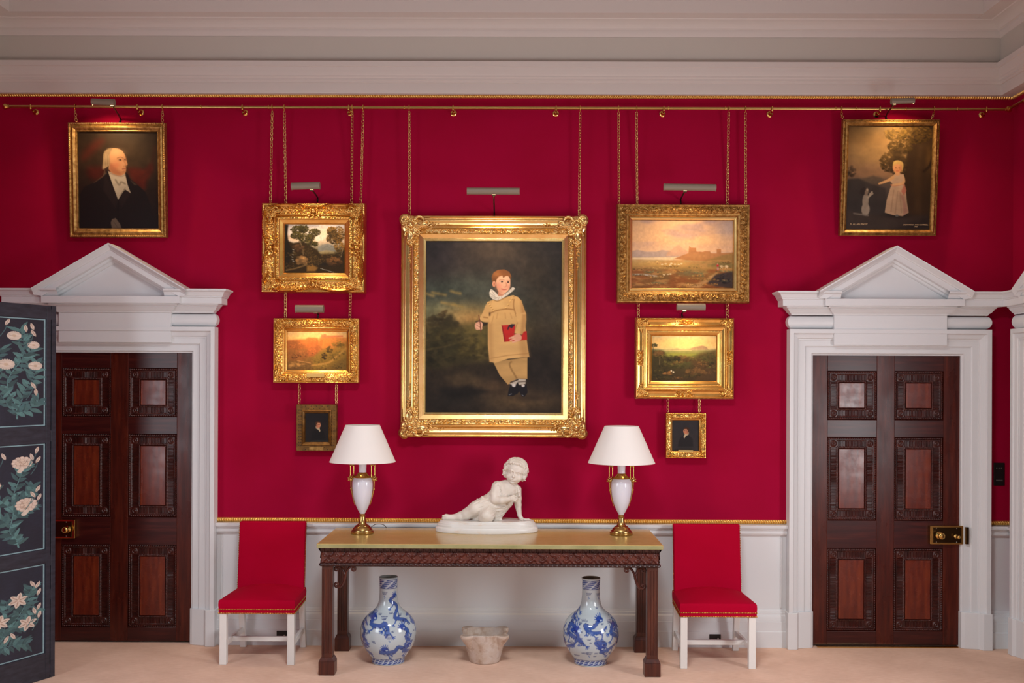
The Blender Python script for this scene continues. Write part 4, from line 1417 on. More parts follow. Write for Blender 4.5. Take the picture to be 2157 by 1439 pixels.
def rocaille(size, y, seed=0, boss=True):
    """shell-and-scroll corner piece about its boss at 0,0; the picture lies towards +x, -z"""
    mb = MB()
    k = size
    if boss:
        mb.ell((0, y - 0.10 * k, 0), (0.20 * k, 0.16 * k, 0.20 * k), 16, 9)
        mb.tube([(0.27 * k * math.cos(a), y - 0.05 * k, 0.27 * k * math.sin(a)) for a in np.linspace(0, 2 * PI, 25)[:-1]], 0.055 * k, 7, closed=True)
    mb.ell((0.02 * k, y + 0.10 * k, -0.02 * k), (0.60 * k, 0.16 * k, 0.60 * k), 20, 10)
    for i in range(11):
        a = 2 * PI * i / 11
        leaf(mb, 0.10 * k * math.cos(a), 0.10 * k * math.sin(a), y - 0.03 * k, a, 0.34 * k, 0.15 * k)
    if not boss:
        mb.ell((0, y - 0.09 * k, 0), (0.10 * k, 0.08 * k, 0.10 * k), 10, 7)
    mb.ell((0.66 * k, y + 0.05 * k, 0.06 * k), (0.42 * k, 0.12 * k, 0.22 * k), 14, 8)
    mb.ell((-0.06 * k, y + 0.05 * k, -0.66 * k), (0.22 * k, 0.12 * k, 0.42 * k), 14, 8)
    mb.ell((-0.32 * k, y + 0.06 * k, 0.32 * k), (0.36 * k, 0.12 * k, 0.36 * k), 14, 8)
    # C scrolls along both arms, and the outer lobes
    scroll(mb, 0.58 * k, 0.20 * k, y - 0.02 * k, 0.36 * k, 0.10 * k, PI * 0.95, 0.8, 0.105 * k, 0.06 * k, sgn=-1)
    scroll(mb, -0.20 * k, -0.58 * k, y - 0.02 * k, 0.36 * k, 0.10 * k, -PI * 0.45, 0.8, 0.105 * k, 0.06 * k, sgn=1)
    scroll(mb, -0.34 * k, 0.30 * k, y - 0.01 * k, 0.26 * k, 0.06 * k, 0.2, 1.2, 0.10 * k, 0.06 * k)
    scroll(mb, 0.98 * k, 0.10 * k, y + 0.0 * k, 0.16 * k, 0.05 * k, PI * 0.9, 0.9, 0.08 * k, 0.045 * k, sgn=-1)
    scroll(mb, -0.10 * k, -0.98 * k, y + 0.0 * k, 0.16 * k, 0.05 * k, -PI * 0.4, 0.9, 0.08 * k, 0.045 * k, sgn=1)
    scroll(mb, 0.40 * k, -0.40 * k, y - 0.01 * k, 0.22 * k, 0.08 * k, PI * 0.7, 0.9, 0.085 * k, 0.05 * k)
    for i in range(9):
        a = -PI * 0.75 + (i - 4) * 0.19
        leaf(mb, 0.26 * k * math.cos(a + PI / 2), 0.26 * k * math.sin(a + PI / 2) - 0.02 * k, y + 0.01 * k, a + PI / 2, 0.42 * k, 0.13 * k)
    for i in range(7):
        a = PI * 0.75 + (i - 3) * 0.24
        leaf(mb, 0.26 * k * math.cos(a), 0.26 * k * math.sin(a), y + 0.01 * k, a, 0.32 * k, 0.15 * k)
    r = np.random.default_rng(seed)
    for i in range(26):
        f = r.uniform(0, 1)
        a = r.uniform(-0.6, 0.6)
        if i % 2:
            leaf(mb, (0.45 + 0.75 * f) * k, r.uniform(-0.20, 0.1) * k, y, a, 0.2 * k, 0.09 * k)
        else:
            leaf(mb, r.uniform(-0.1, 0.20) * k, -(0.45 + 0.75 * f) * k, y, -PI / 2 + a, 0.2 * k, 0.09 * k)
    return mb


def sprig(mb, x0, z0, x1, z1, y, n, sz, seed=0):
    r = np.random.default_rng(seed)
    a0 = math.atan2(z1 - z0, x1 - x0)
    pts = []
    for i in range(n + 1):
        f = i / n
        o = 0.35 * sz * math.sin(f * 9)
        pts.append((x0 + (x1 - x0) * f - o * math.sin(a0), y, z0 + (z1 - z0) * f + o * math.cos(a0)))
    mb.tube(pts, [0.16 * sz * (1 - 0.6 * i / n) for i in range(n + 1)], 6)
    for i, p in enumerate(pts):
        f = 1 - 0.5 * i / n
        for s in (-1, 1):
            leaf(mb, p[0], p[2], y - 0.1 * sz, a0 + s * r.uniform(0.5, 1.1), sz * f * r.uniform(0.7, 1.1), sz * 0.4 * f)
        if i % 2 == 0:
            mb.ell((p[0], y - 0.25 * sz, p[2]), (0.24 * sz * f,) * 3, 8, 6)


def cartouche(mb, x, z, y, k, ax=0.0):
    c, s = math.cos(ax), math.sin(ax)
    k0 = mb.n
    mb.ell((0, y - 0.15 * k, 0.05 * k), (0.22 * k, 0.16 * k, 0.26 * k), 12, 8)
    for i in range(7):
        a = PI / 2 + (i - 3) * 0.42
        leaf(mb, 0.2 * k * math.cos(a), 0.2 * k * math.sin(a), y, a, 0.42 * k, 0.14 * k)
    for sg in (-1, 1):
        scroll(mb, sg * 0.5 * k, -0.1 * k, y, 0.26 * k, 0.08 * k, PI / 2, 0.9, 0.07 * k, 0.04 * k, sgn=sg)
        leaf(mb, sg * 0.3 * k, -0.3 * k, y, -PI / 2 + sg * 0.9, 0.5 * k, 0.16 * k)
        leaf(mb, sg * 0.75 * k, 0.0, y, (0.1 if sg > 0 else PI - 0.1), 0.4 * k, 0.14 * k)
    leaf(mb, 0, -0.2 * k, y, -PI / 2, 0.5 * k, 0.18 * k)
    V = np.concatenate(mb.v)
    mb.v = [V]
    p = V[k0:].copy()
    V[k0:, 0] = x + c * p[:, 0] - s * p[:, 2]
    V[k0:, 2] = z + s * p[:, 0] + c * p[:, 2]


def hang(name, label, px, depth, tilt=0.0, yb=0.03, group=None):
    """px: left, top, right, bottom of the frame's face in the photo, at depth (m in front of the wall)"""
    l, t, r, b = px
    cx, cy = (l + r) / 2, (t + b) / 2
    x0, x1 = WX(l, cy, -depth), WX(r, cy, -depth)
    z1, z0 = WZ(cx, t, -depth), WZ(cx, b, -depth)
    root = thing(name, label, 'painting', ((x0 + x1) / 2, -yb, z0), (tilt, 0, 0), group)
    return root, x1 - x0, (z1 - z0) / math.cos(tilt)


def board(parent, w, h, d):
    MB().box(-w / 2 + 0.015, w / 2 - 0.015, -0.012, -0.002, 0.015, h - 0.015).build('back_board', M_arm, parent)


def box_ring(w, h, z0, t, d):
    return MB().box(-w / 2, w / 2, -d, -0.001, z0, z0 + t).box(-w / 2, w / 2, -d, -0.001, z0 + h - t, z0 + h).box(-w / 2, -w / 2 + t, -d, -0.001, z0 + t, z0 + h - t).box(w / 2 - t, w / 2, -d, -0.001, z0 + t, z0 + h - t)


def corners(parent, w, h, ox, oz, size, y, m, **kw):
    src = None
    for sx, sz in ((1, 1), (-1, 1), (1, -1), (-1, -1)):
        mb = rocaille(size, 0.0, **kw)
        mb.xform(Matrix.Translation((-sx * (w / 2 - ox), y, (h - oz) if sz > 0 else oz)) @ Matrix.Diagonal((sx, 1, sz, 1)))
        mb.build('corner_ornament', m, parent, smooth=180)


G_LEFT, G_RIGHT = 'pictures hung one under another beside the far lamp', 'pictures hung in a column'

# ---- the boy, largest picture
F, w, h = hang('framed_painting', 'largest gilt-framed painting, a boy in a cream suit holding a red book', (844.4, 455.3, 1234.8, 922), 0.07)
bx = (897.2 - 844.4) / 292.8
bz = (508.5 - 455.3) / 292.8


def orn_boy(x, z, t, s, L):
    H = carve(x, z, t, 0.555, 0.70, 0.013, 0.010, 4)
    return H


frame_mesh(w, h, bx, bz, [(0, 0.055), (0.02, 0.066), (0.07, 0.07), (0.09, 0.062), (0.10, 0.058), (0.13, 0.060), (0.20, 0.066), (0.30, 0.060), (0.38, 0.062), (0.44, 0.078), (0.49, 0.082), (0.53, 0.074), (0.54, 0.060),
                          (0.56, 0.056), (0.70, 0.052), (0.715, 0.044), (0.73, 0.046), (0.90, 0.034), (0.915, 0.038), (0.985, 0.036), (1.0, 0.028)], orn_boy, nt=64).build('frame', M_gold_pale, F, smooth=50, fix=False)
corners(F, w, h, 0.070, 0.072, 0.122, -0.082, M_gold_pale)
for sx in (-1, 1):
    for zc, sz in ((0.082, 1), (h - 0.082, -1)):
        for q in ((sx * (w / 2 - 0.20), zc - 0.012 * sz, sx * (w / 2 - 0.36), zc - 0.008 * sz), (sx * (w / 2 - 0.068), zc + sz * 0.13, sx * (w / 2 - 0.072), zc + sz * 0.30)):
            mb = MB()
            sprig(mb, q[0], q[1], q[2], q[3], -0.066, 8, 0.024, 3)
            mb.build('leaf_spray', M_gold_pale, F, smooth=180)
cw, chh = w - 2 * bx, h - 2 * bz
cv = paint_boy().mesh('canvas', cw + 0.004, chh + 0.004, M_canvas, F, y=-0.026, z0=bz - 0.002, gain=1.0)
board(F, w, h, 0)
BOY = (F, w, h)

# ---- upper left column: glade with trees
F, w, h = hang('framed_painting', 'gilt swept-frame painting of dark woodland trees and a stream, top of its column', (549.5, 426.5, 768.5, 616.5), 0.12, yb=0.03)
bx, bz = (595.7 - 549.5) / 294, (470.3 - 426.5) / 294


def orn_glade(x, z, t, s, L):
    H = rope(t, s, 0.0, 0.06, 0.013, 0.004)
    wav = 0.10 + 0.075 * np.cos(s / L * 4 * PI)
    d = np.abs(t - wav - 0.05)
    H += 0.012 * np.exp(-(d / 0.022) ** 2) * (0.8 + 0.2 * np.sin(s * 480)) - 0.010 * sstep(0.0, 0.04, wav + 0.02 - t)
    H += carve(x, z, t, 0.64, 0.76, 0.010, 0.004, 7)
    H += carve(x, z, t, 0.20, 0.54, 0.015, 0.012, 9, sstep(0.05, 0.1, np.abs(s / L)) * sstep(0.36, 0.26, np.abs(s / L)) * 0.7)
    return H


frame_mesh(w, h, bx, bz, [(0, 0.07), (0.03, 0.088), (0.08, 0.094), (0.16, 0.090), (0.30, 0.066), (0.45, 0.058), (0.55, 0.064), (0.60, 0.060), (0.62, 0.048), (0.64, 0.050), (0.76, 0.050), (0.78, 0.044), (0.95, 0.034), (1, 0.026)], orn_glade, nt=52).build('frame', M_gold, F, smooth=55, fix=False)
corners(F, w, h, 0.066, 0.066, 0.068, -0.088, M_gold, seed=2, boss=False)
for (x, z, a) in ((0, h - 0.062, 0), (0, 0.062, PI), (-w / 2 + 0.062, h / 2, PI / 2), (w / 2 - 0.062, h / 2, -PI / 2)):
    mb = MB(); cartouche(mb, x, z, -0.075, 0.075, a); mb.build('centre_ornament', M_gold, F, smooth=180)
paint_glade().mesh('canvas', w - 2 * bx + 0.004, h - 2 * bz + 0.004, M_canvas, F, y=-0.024, z0=bz - 0.002)
box_ring(w - 0.008, h - 0.008, 0.004, 0.03, 0.066).build('frame_box', M_gold_worn, F)
GLADE = (F, w, h)

# ---- castle rock
F, w, h = hang('framed_painting', 'small gilt-framed painting of an orange cliff and castle, hung under the woodland picture', (576, 670.5, 756.5, 807.3), 0.08)
bx, bz = (604 - 576) / 293, (698.8 - 670.5) / 293


def orn_rock(x, z, t, s, L):
    c = sstep(0.30, 0.46, np.abs(s / L))
    H = rope(t, s, 0.0, 0.10, 0.011, 0.003)
    H += carve(x, z, t, 0.14, 0.66, 0.0125, 0.014, 12, 0.55 + 0.75 * c)
    H += rope(t, s, 0.70, 0.80, 0.010, 0.003)
    return H


frame_mesh(w, h, bx, bz, [(0, 0.055), (0.05, 0.066), (0.10, 0.066), (0.13, 0.058), (0.4, 0.064), (0.66, 0.052), (0.70, 0.048), (0.80, 0.044), (0.84, 0.038), (0.96, 0.032), (1, 0.024)], orn_rock, nt=44).build('frame', M_gold, F, smooth=55, fix=False)
corners(F, w, h, 0.038, 0.038, 0.050, -0.066, M_gold, seed=5, boss=False)
paint_castle_rock().mesh('canvas', w - 2 * bx + 0.004, h - 2 * bz + 0.004, M_canvas, F, y=-0.022, z0=bz - 0.002)
MB().box(-0.063, 0.063, -0.081, -0.066, 0.042, 0.069).build('title_plaque', M_ivory, F, bevel=0.002)
board(F, w, h, 0)
ROCK = (F, w, h)

# ---- the youth, in a flat dotted frame
F, w, h = hang('framed_painting', 'tiny portrait of a dark-haired sitter in a flat dark-gilt frame pierced with dots', (625.5, 852.3, 710.5, 950), 0.04)
bx, bz = (643.8 - 625.5) / 291.5, (871 - 852.3) / 291.5
frame_mesh(w, h, bx, bz, [(0, 0.03), (0.03, 0.034), (0.60, 0.034), (0.62, 0.040), (0.70, 0.043), (0.76, 0.036), (0.92, 0.03), (1, 0.022)], None, nt=26, step=0.01).build('frame', M_gold_dark, F, smooth=30, fix=False)
dots = MB()
rr = np.random.default_rng(5)
for i in range(13):
    f = (i + 0.5) / 13
    for e in (0, 1):
        o = 0.010 + 0.018 * ((i + e) % 2)
        dots.ell((-w / 2 + 0.012 + o * 0.8, -0.0335, 0.03 + f * (h - 0.06)), (0.0038, 0.0016, 0.0042), 7, 5)
        dots.ell((w / 2 - 0.012 - o * 0.8, -0.0335, 0.03 + f * (h - 0.06)), (0.0038, 0.0016, 0.0042), 7, 5)
for i in range(9):
    o = 0.012 + 0.016 * (i % 2)
    dots.ell((-0.08 + 0.02 * i, -0.0335, h - o), (0.004, 0.0016, 0.0038), 7, 5)
    if abs(i - 4) > 2:
        dots.ell((-0.08 + 0.02 * i, -0.0335, o), (0.004, 0.0016, 0.0038), 7, 5)
tag(dots.build('dot_pattern', mat('dot_brown', (44, 26, 16), 0.7), F, smooth=180), kind='stuff')
paint_youth().mesh('canvas', w - 2 * bx + 0.004, h - 2 * bz + 0.004, M_canvas, F, y=-0.02, z0=bz - 0.002, thick=0.008)
MB().box(-0.052, 0.052, -0.0385, -0.0335, 0.006, 0.032).build('title_plaque', M_gold_worn, F, bevel=0.001)
board(F, w, h, 0)
YOUTH = (F, w, h)

# ---- the bay at sunset
F, w, h = hang('framed_painting', 'wide gilt-framed painting of a sunset bay with castle ruins and grazing animals', (1299.5, 430, 1579.5, 638.5), 0.09)
bx, bz = (1333 - 1299.5) / 293.5, (463 - 430) / 293.5


def orn_bay(x, z, t, s, L):
    H = rope(t, s, 0.0, 0.11, 0.012, 0.004)
    H += carve(x, z, t, 0.16, 0.60, 0.0095, 0.011, 21, 0.85 + 0.15 * np.sin(s * 190))
    H += rope(t, s, 0.64, 0.74, 0.009, 0.003)
    return H


frame_mesh(w, h, bx, bz, [(0, 0.055), (0.05, 0.068), (0.11, 0.070), (0.13, 0.064), (0.15, 0.062), (0.38, 0.070), (0.60, 0.054), (0.64, 0.050), (0.74, 0.046), (0.78, 0.040), (0.92, 0.032), (0.97, 0.032), (1, 0.024)], orn_bay, nt=50, step=0.003).build('frame', M_gold_worn, F, smooth=60, fix=False)
ins = frame_mesh(w - 2 * bx * 0.79, h - 2 * bz * 0.79, bx * 0.2, bz * 0.2, [(0, 0.036), (0.1, 0.041), (0.5, 0.039), (0.9, 0.035), (1, 0.026)], None, nt=10, step=0.05)
ins.xform(Matrix.Translation((0, 0, bz * 0.79)))
ins.build('inner_slip', M_gold_pale, F, smooth=30, fix=False)
paint_bay().mesh('canvas', w - 2 * bx + 0.004, h - 2 * bz + 0.004, M_canvas, F, y=-0.022, z0=bz - 0.002)
board(F, w, h, 0)
BAY = (F, w, h)

# ---- the vale
F, w, h = hang('framed_painting', 'gilt-framed painting of a green wooded vale, hung under the sunset bay', (1339, 670, 1546, 839.5), 0.09)
bx, bz = (1374.7 - 1339) / 293.5, (707.3 - 670) / 293.5


def orn_vale(x, z, t, s, L):
    sl = np.abs(s / L)
    m = np.maximum(sstep(0.36, 0.42, sl), sstep(0.10, 0.07, sl))
    H = carve(x, z, t, 0.12, 0.44, 0.0135, 0.012, 31, m)
    H += rope(t, s, 0.50, 0.56, 0.010, 0.003) + beads(t, s, 0.72, 0.78, 0.009, 0.002)
    return H


frame_mesh(w, h, bx, bz, [(0, 0.05), (0.04, 0.066), (0.08, 0.068), (0.10, 0.060), (0.26, 0.054), (0.40, 0.060), (0.45, 0.068), (0.49, 0.068), (0.51, 0.054), (0.60, 0.050), (0.70, 0.046), (0.73, 0.040), (0.80, 0.042), (0.94, 0.032), (1, 0.024)], orn_vale, nt=52).build('frame', M_gold, F, smooth=55, fix=False)
corners(F, w, h, 0.040, 0.040, 0.050, -0.064, M_gold, seed=8, boss=False)
paint_vale().mesh('canvas', w - 2 * bx + 0.004, h - 2 * bz + 0.004, M_canvas, F, y=-0.022, z0=bz - 0.002)
box_ring(w + 0.004, h + 0.004, -0.003, 0.03, 0.045).build('frame_box', M_gold_worn, F)
VALE = (F, w, h)

# ---- the gentleman
F, w, h = hang('framed_painting', 'tiny carved-gilt-framed portrait of a sitter in black, hung under the green vale', (1401.8, 870, 1487, 965.5), 0.06)
bx, bz = (1416.8 - 1401.8) / 292.5, (886 - 870) / 292.5


def orn_gent(x, z, t, s, L):
    c = sstep(0.24, 0.40, np.abs(s / L))
    return rope(t, s, 0.0, 0.16, 0.010, 0.003) + carve(x, z, t, 0.2, 0.74, 0.012, 0.010, 41, 0.3 + 0.8 * c)


frame_mesh(w, h, bx, bz, [(0, 0.036), (0.06, 0.046), (0.16, 0.048), (0.2, 0.040), (0.5, 0.040), (0.74, 0.036), (0.78, 0.032), (0.95, 0.028), (1, 0.02)], orn_gent, nt=30, step=0.003).build('frame', M_gold, F, smooth=55, fix=False)
paint_gentleman().mesh('canvas', w - 2 * bx + 0.004, h - 2 * bz + 0.004, M_canvas, F, y=-0.018, z0=bz - 0.002, thick=0.008)
MB().box(-0.054, 0.050, -0.052, -0.036, 0.045, 0.060).build('title_plaque', M_ivory, F, bevel=0.001)
board(F, w, h, 0)
GENT = (F, w, h)

# ---- the two pictures over the doors, leaning forward
TL = 0.052
F, w, h = hang('framed_painting', 'gilt-framed portrait of a balding man in a dark coat, hung leaning over a door', (146.2, 259.5, 350.2, 499), 0.075, tilt=TL, yb=0.022)
bx, bz = 0.062, 0.066


def orn_man(x, z, t, s, L):
    return rope(t, s, 0.0, 0.26, 0.0135, 0.007) + rope(t, s, 0.84, 0.95, 0.012, 0.0025)


frame_mesh(w, h, bx, bz, [(0, 0.035), (0.05, 0.046), (0.26, 0.046), (0.30, 0.040), (0.36, 0.044), (0.55, 0.050), (0.80, 0.040), (0.84, 0.036), (0.95, 0.036), (1, 0.026)], orn_man, nt=36).build('frame', M_gold_dark if False else M_gold_worn, F, smooth=55, fix=False)
paint_man().mesh('canvas', w - 2 * bx + 0.004, h - 2 * bz + 0.004, M_canvas, F, y=-0.022, z0=bz - 0.002, gain=0.62)
board(F, w, h, 0)
MAN = (F, w, h)

TR = 0.085
F, w, h = hang('framed_painting', 'narrow-framed painting of a small girl beckoning a white dog, hung leaning over a door', (1770.6, 254.5, 1974.4, 495.3), 0.075, tilt=TR, yb=0.022)
bx, bz = 0.047, 0.045


def orn_girl(x, z, t, s, L):
    return beads(t, s, 0.16, 0.36, 0.0125, 0.005)


frame_mesh(w, h, bx, bz, [(0, 0.03), (0.04, 0.04), (0.13, 0.042), (0.15, 0.034), (0.36, 0.034), (0.40, 0.044), (0.60, 0.050), (0.90, 0.036), (1, 0.028)], orn_girl, nt=34).build('frame', M_gold_worn, F, smooth=55, fix=False)
paint_girl_and_dog().mesh('canvas', w - 2 * bx + 0.004, h - 2 * bz + 0.004, M_canvas, F, y=-0.022, z0=bz - 0.002, gain=0.68)
board(F, w, h, 0)
M_letter = mat('painted_lettering', (206, 176, 134), 0.6)


def lettering(txt, x, z, size, parent, y):
    cu = bpy.data.curves.new('lettering', 'FONT')
    cu.body = txt
    cu.size = size
    cu.align_x = 'CENTER'
    cu.extrude = 0.0002
    cu.materials.append(M_letter)
    t = bpy.data.objects.new('lettering_curve', cu)
    COL.objects.link(t)
    bpy.context.view_layer.update()
    me = bpy.data.meshes.new_from_object(t.evaluated_get(bpy.context.evaluated_depsgraph_get()))
    bpy.data.objects.remove(t)
    me.name = 'lettering'
    o = bpy.data.objects.new('lettering', me)
    COL.objects.link(o)
    o.parent = parent
    o.location = (x, y, z)
    o.rotation_euler = (PI / 2, 0, 0)
    return o


GIRL = (F, w, h)
lettering('D. ALLAN PINXIT', -w / 2 + bx + 0.093, bz + 0.033, 0.0165, F, -0.0232)
lettering('LADY MARIA ANN CAMPBELL', w / 2 - bx - 0.098, bz + 0.031, 0.0135, F, -0.0232)
lettering('1783', w / 2 - bx - 0.098, bz + 0.017, 0.0135, F, -0.0232)


# ------------------------------------------------------------------ picture lights
def picture_light(label, xa, xb, yt, yb_, arm0, arm1, dep, energy, roll=0.0, col=(1.0, 0.71, 0.40), spread=95, arm_dep=0.02):
    """shade between pixel columns xa..xb and rows yt..yb_ at dep metres from the wall; the arm runs from arm0 (frame top) to arm1"""
    cxp, cyp = (xa + xb) / 2, (yt + yb_) / 2
    x0, x1 = WX(xa, cyp, -dep), WX(xb, cyp, -dep)
    zc = WZ(cxp, cyp, -dep)
    r = (WZ(cxp, yt, -dep) - WZ(cxp, yb_, -dep)) / 2
    root = thing('picture_light', label, 'picture light', ((x0 + x1) / 2, -dep, zc), (0, roll, 0), 'picture lights')
    half = (x1 - x0) / 2
    open_a = math.radians(-62)      # the slot looks down and back at the picture
    n = 26
    ang = [open_a + math.radians(48) + i * (2 * PI - math.radians(96)) / (n - 1) for i in range(n)]
    out = [(r * math.cos(a), r * math.sin(a)) for a in ang]
    inn = [(r * 0.88 * math.cos(a), r * 0.88 * math.sin(a)) for a in ang]
    mb = MB().prism(out + inn[::-1], 'x', -half, half)
    for e in (-1, 1):
        mb.prism([(r * math.cos(a), r * math.sin(a)) for a in np.linspace(0, 2 * PI, 25)[:-1]], 'x', e * half, e * (half + 0.003))
    mb.build('lamp_shade', M_shade_metal, root, smooth=40)
    ax0, az0 = W(arm0[0], arm0[1], -arm_dep)
    ax1, az1 = W(arm1[0], arm1[1], -dep + r * 0.6)
    o = root.location
    Rz = Matrix.Rotation(-roll, 3, 'Y')
    q = lambda x, y, z: tuple(Rz @ (Vector((x, y, z)) - o))
    p0 = (ax0, -arm_dep, az0)
    p1 = (ax0 + 0.15 * (ax1 - ax0), -arm_dep - 0.012, az0 + 0.03)
    p2 = (ax1, -dep + r * 1.05, az1)
    MB().tube([q(*p) for p in catmull([p0, p1, p2], 6)], 0.0055, 8).build('lamp_arm', M_arm, root, smooth=60)
    MB().tube([q(ax1 - 0.012, -dep + r * 1.05, az1), q(ax1 + 0.012, -dep + r * 1.05, az1)], 0.009, 8).build('knuckle', M_arm, root, smooth=60)
    ld = bpy.data.lights.new('picture_lamp', 'AREA')
    ld.shape = 'RECTANGLE'
    ld.size, ld.size_y = half * 1.7, r * 1.0
    ld.energy = energy
    ld.color = col
    ld.spread = math.radians(spread)
    lo = bpy.data.objects.new('picture_lamp', ld)
    COL.objects.link(lo)
    lo.parent = root
    d = Vector((0, math.cos(open_a), math.sin(open_a)))
    lo.location = d * (r * 0.35)
    lo.rotation_euler = d.to_track_quat('-Z', 'Y').to_euler()
    return root


PE = 0.33
picture_light('bronze picture light over the balding man in a dark coat', 194.5, 240.5, 208.5, 222.5, (252, 257.5), (236, 222), 0.30, 3.0, 0.03, spread=125)
picture_light('short bronze picture light over the dark woodland picture', 615, 673, 384, 400, (668.5, 424.5), (656, 399), 0.34, 4.0 * PE, -0.03)
picture_light('short picture light over the orange cliff and castle', 623.5, 681, 642.5, 659, (669.5, 669.5), (664, 658), 0.27, 3.4 * PE)
picture_light('longest bronze picture light, over the boy in cream', 984.5, 1093.5, 395.5, 410.5, (1041, 454), (1040, 410), 0.36, 5.0 * PE)
picture_light('long bronze picture light over the sunset bay', 1399, 1507, 387.5, 402.5, (1434.5, 428.5), (1443.5, 402), 0.36, 5.0 * PE, 0.01)
picture_light('short picture light over the green wooded vale, just below the sunset bay', 1426.5, 1484.5, 639.5, 654.5, (1437, 668.5), (1442, 655), 0.26, 3.4 * PE)
picture_light('bronze picture light over the girl and white dog', 1878, 1924.5, 206.5, 219.5, (1868, 251.5), (1884, 219), 0.30, 3.0, -0.03, spread=125)

# ------------------------------------------------------------------ hanging rod and chains
RODY, RODR = -0.075, 0.0105
rz = WZ(1078, 227.6, RODY)
xr0, xr1 = WX(20, 229, RODY), WX(2117, 232, RODY)
rod = thing('picture_rail_rod', 'long brass picture-hanging rod along the red back wall under the gilt cornice edge', 'hanging rod', ((xr0 + xr1) / 2, RODY, rz))
hl = (xr1 - xr0) / 2
MB().tube([(-hl, 0, 0), (hl, 0, 0)], RODR, 14).build('rod', M_brass_old, rod, smooth=60)


def finial(parent, x, s):
    pr = [(0.0, 0), (0.014, 0), (0.015, 0.006), (0.011, 0.010), (0.013, 0.014), (0.019, 0.022), (0.021, 0.03), (0.018, 0.04), (0.010, 0.047), (0.001, 0.049)]
    mb = MB().lathe(pr, n=18)
    mb.xform(Matrix.Translation((x, 0, 0)) @ Matrix.Rotation(s * PI / 2, 4, 'Y'))
    return mb.build('finial', M_brass, parent, smooth=50)


finial(rod, -hl - 0.0005, -1); finial(rod, hl + 0.0005, 1)


def bracket(parent, x):
    mb = MB()
    pr = [(0.0, 0), (0.022, 0), (0.022, 0.004), (0.014, 0.008), (0.009, 0.014), (0.009, 0.045)]
    a = MB().lathe(pr, n=16)
    a.xform(Matrix.Translation((x, -RODY - 0.0005, -0.022)) @ Matrix.Rotation(PI / 2, 4, 'X'))
    mb.add(np.concatenate(a.v), a.f)
    mb.tube(catmull([(x, 0.03, -0.022), (x, 0.012, -0.024), (x, -0.012, -0.016), (x, -0.0165, 0.0), (x, -0.011, 0.012)], 5), 0.0055, 8)
    mb.ell((x, -0.012, -0.016), (0.009, 0.009, 0.009), 10, 8)
    return mb.build('bracket', M_brass, parent, smooth=60)


for px in (66, 290, 511, 735, 954.5, 1171.5, 1398, 1626, 1853, 2077):
    bracket(rod, WX(px, 229, RODY) - rod.location.x)
for px in (424, 566, 852, 1408, 1528, 1760, 1803, 1908, 2016):
    x = WX(px, 229, RODY) - rod.location.x
    MB().lathe([(0.0108, -0.004), (0.0135, -0.004), (0.0145, 0), (0.0135, 0.004), (0.0108, 0.004)], n=16, cap=False).xform(Matrix.Translation((x, 0, 0)) @ Matrix.Rotation(PI / 2, 4, 'Y')).build('collar', M_brass, rod, smooth=60)
rod2 = thing('picture_rail_rod', 'short end of brass picture-hanging rod on the red side wall', 'hanging rod', (XR + RODY, -0.55, rz))
MB().tube([(0, 0.43, 0), (0, -1.2, 0)], RODR, 14).build('rod', M_brass_old, rod2, smooth=60)
fm = MB().lathe([(0.0, 0), (0.014, 0), (0.015, 0.006), (0.011, 0.010), (0.013, 0.014), (0.019, 0.022), (0.021, 0.03), (0.018, 0.04), (0.010, 0.047), (0.001, 0.049)], n=18)
fm.xform(Matrix.Translation((0, 0.4305, 0)) @ Matrix.Rotation(-PI / 2, 4, 'X')).build('finial', M_brass, rod2, smooth=50)
MB().lathe([(0.0108, -0.004), (0.0135, -0.004), (0.0145, 0), (0.0135, 0.004), (0.0108, 0.004)], n=16, cap=False).xform(Matrix.Translation((0, 0.22, 0)) @ Matrix.Rotation(PI / 2, 4, 'X')).build('collar', M_brass, rod2, smooth=60)


def link(mb, c, ax, ln, wd, r, turn):
    """one oval link about c, its long side along ax"""
    ax = Vector(ax).normalized()
    side = ax.cross(Vector((0, 1, 0))).normalized()
    fwd = side.cross(ax).normalized()
    s = side * math.cos(turn) + fwd * math.sin(turn)
    pts = []
    for i in range(12):
        a = 2 * PI * i / 12
        pts.append(Vector(c) + ax * (math.cos(a) * ln / 2) + s * (math.sin(a) * wd / 2))
    mb.tube(pts, r, 5, closed=True)


def chain(label, p0, p1, hook=True, group='picture chains'):
    """a hanging chain from p0 down to p1 (world points)"""
    p0, p1 = Vector(p0), Vector(p1)
    d = p1 - p0
    L = d.length
    root = thing('picture_chain', label, 'chain', tuple(p0), group=group)
    mb = MB()
    pitch = 0.0215
    n = max(2, int(round(L / pitch)))
    a = d.normalized()
    for i in range(n):
        link(mb, a * (L * (i + 0.5) / n), a, pitch * 1.42, 0.0165, 0.0026, 0.55 if i % 2 else -0.62)
    mb.build('chain_links', M_chain, root, smooth=180)
    if hook:
        z = rz - p0.z
        y = RODY - p0.y
        pts = [(0, y, 0.002), (0, y - 0.0155, z - 0.010), (0, y - 0.0165, z), (0, y - 0.012, z + 0.012), (0, y, z + 0.0165), (0, y + 0.013, z + 0.010)]
        MB().tube(catmull(pts, 5), 0.0035, 7).build('chain_hook', M_brass, root, smooth=60)
    return root


def top_of(P, px, dy=0.006):
    F_, w_, h_ = P
    t = F_.rotation_euler.x
    return F_.location.z + h_ * math.cos(t) + dy, F_.location.y - math.sin(t) * h_


def rod_chain(label, pxt, pxb, pyb, P):
    zt, yt = top_of(P, pxb)
    yb = yt - 0.035
    x0 = WX(pxt, 240, RODY)
    x1 = WX(pxb, pyb, yb)
    chain(label, (x0, RODY, rz - 0.028), (x1, yb, zt))


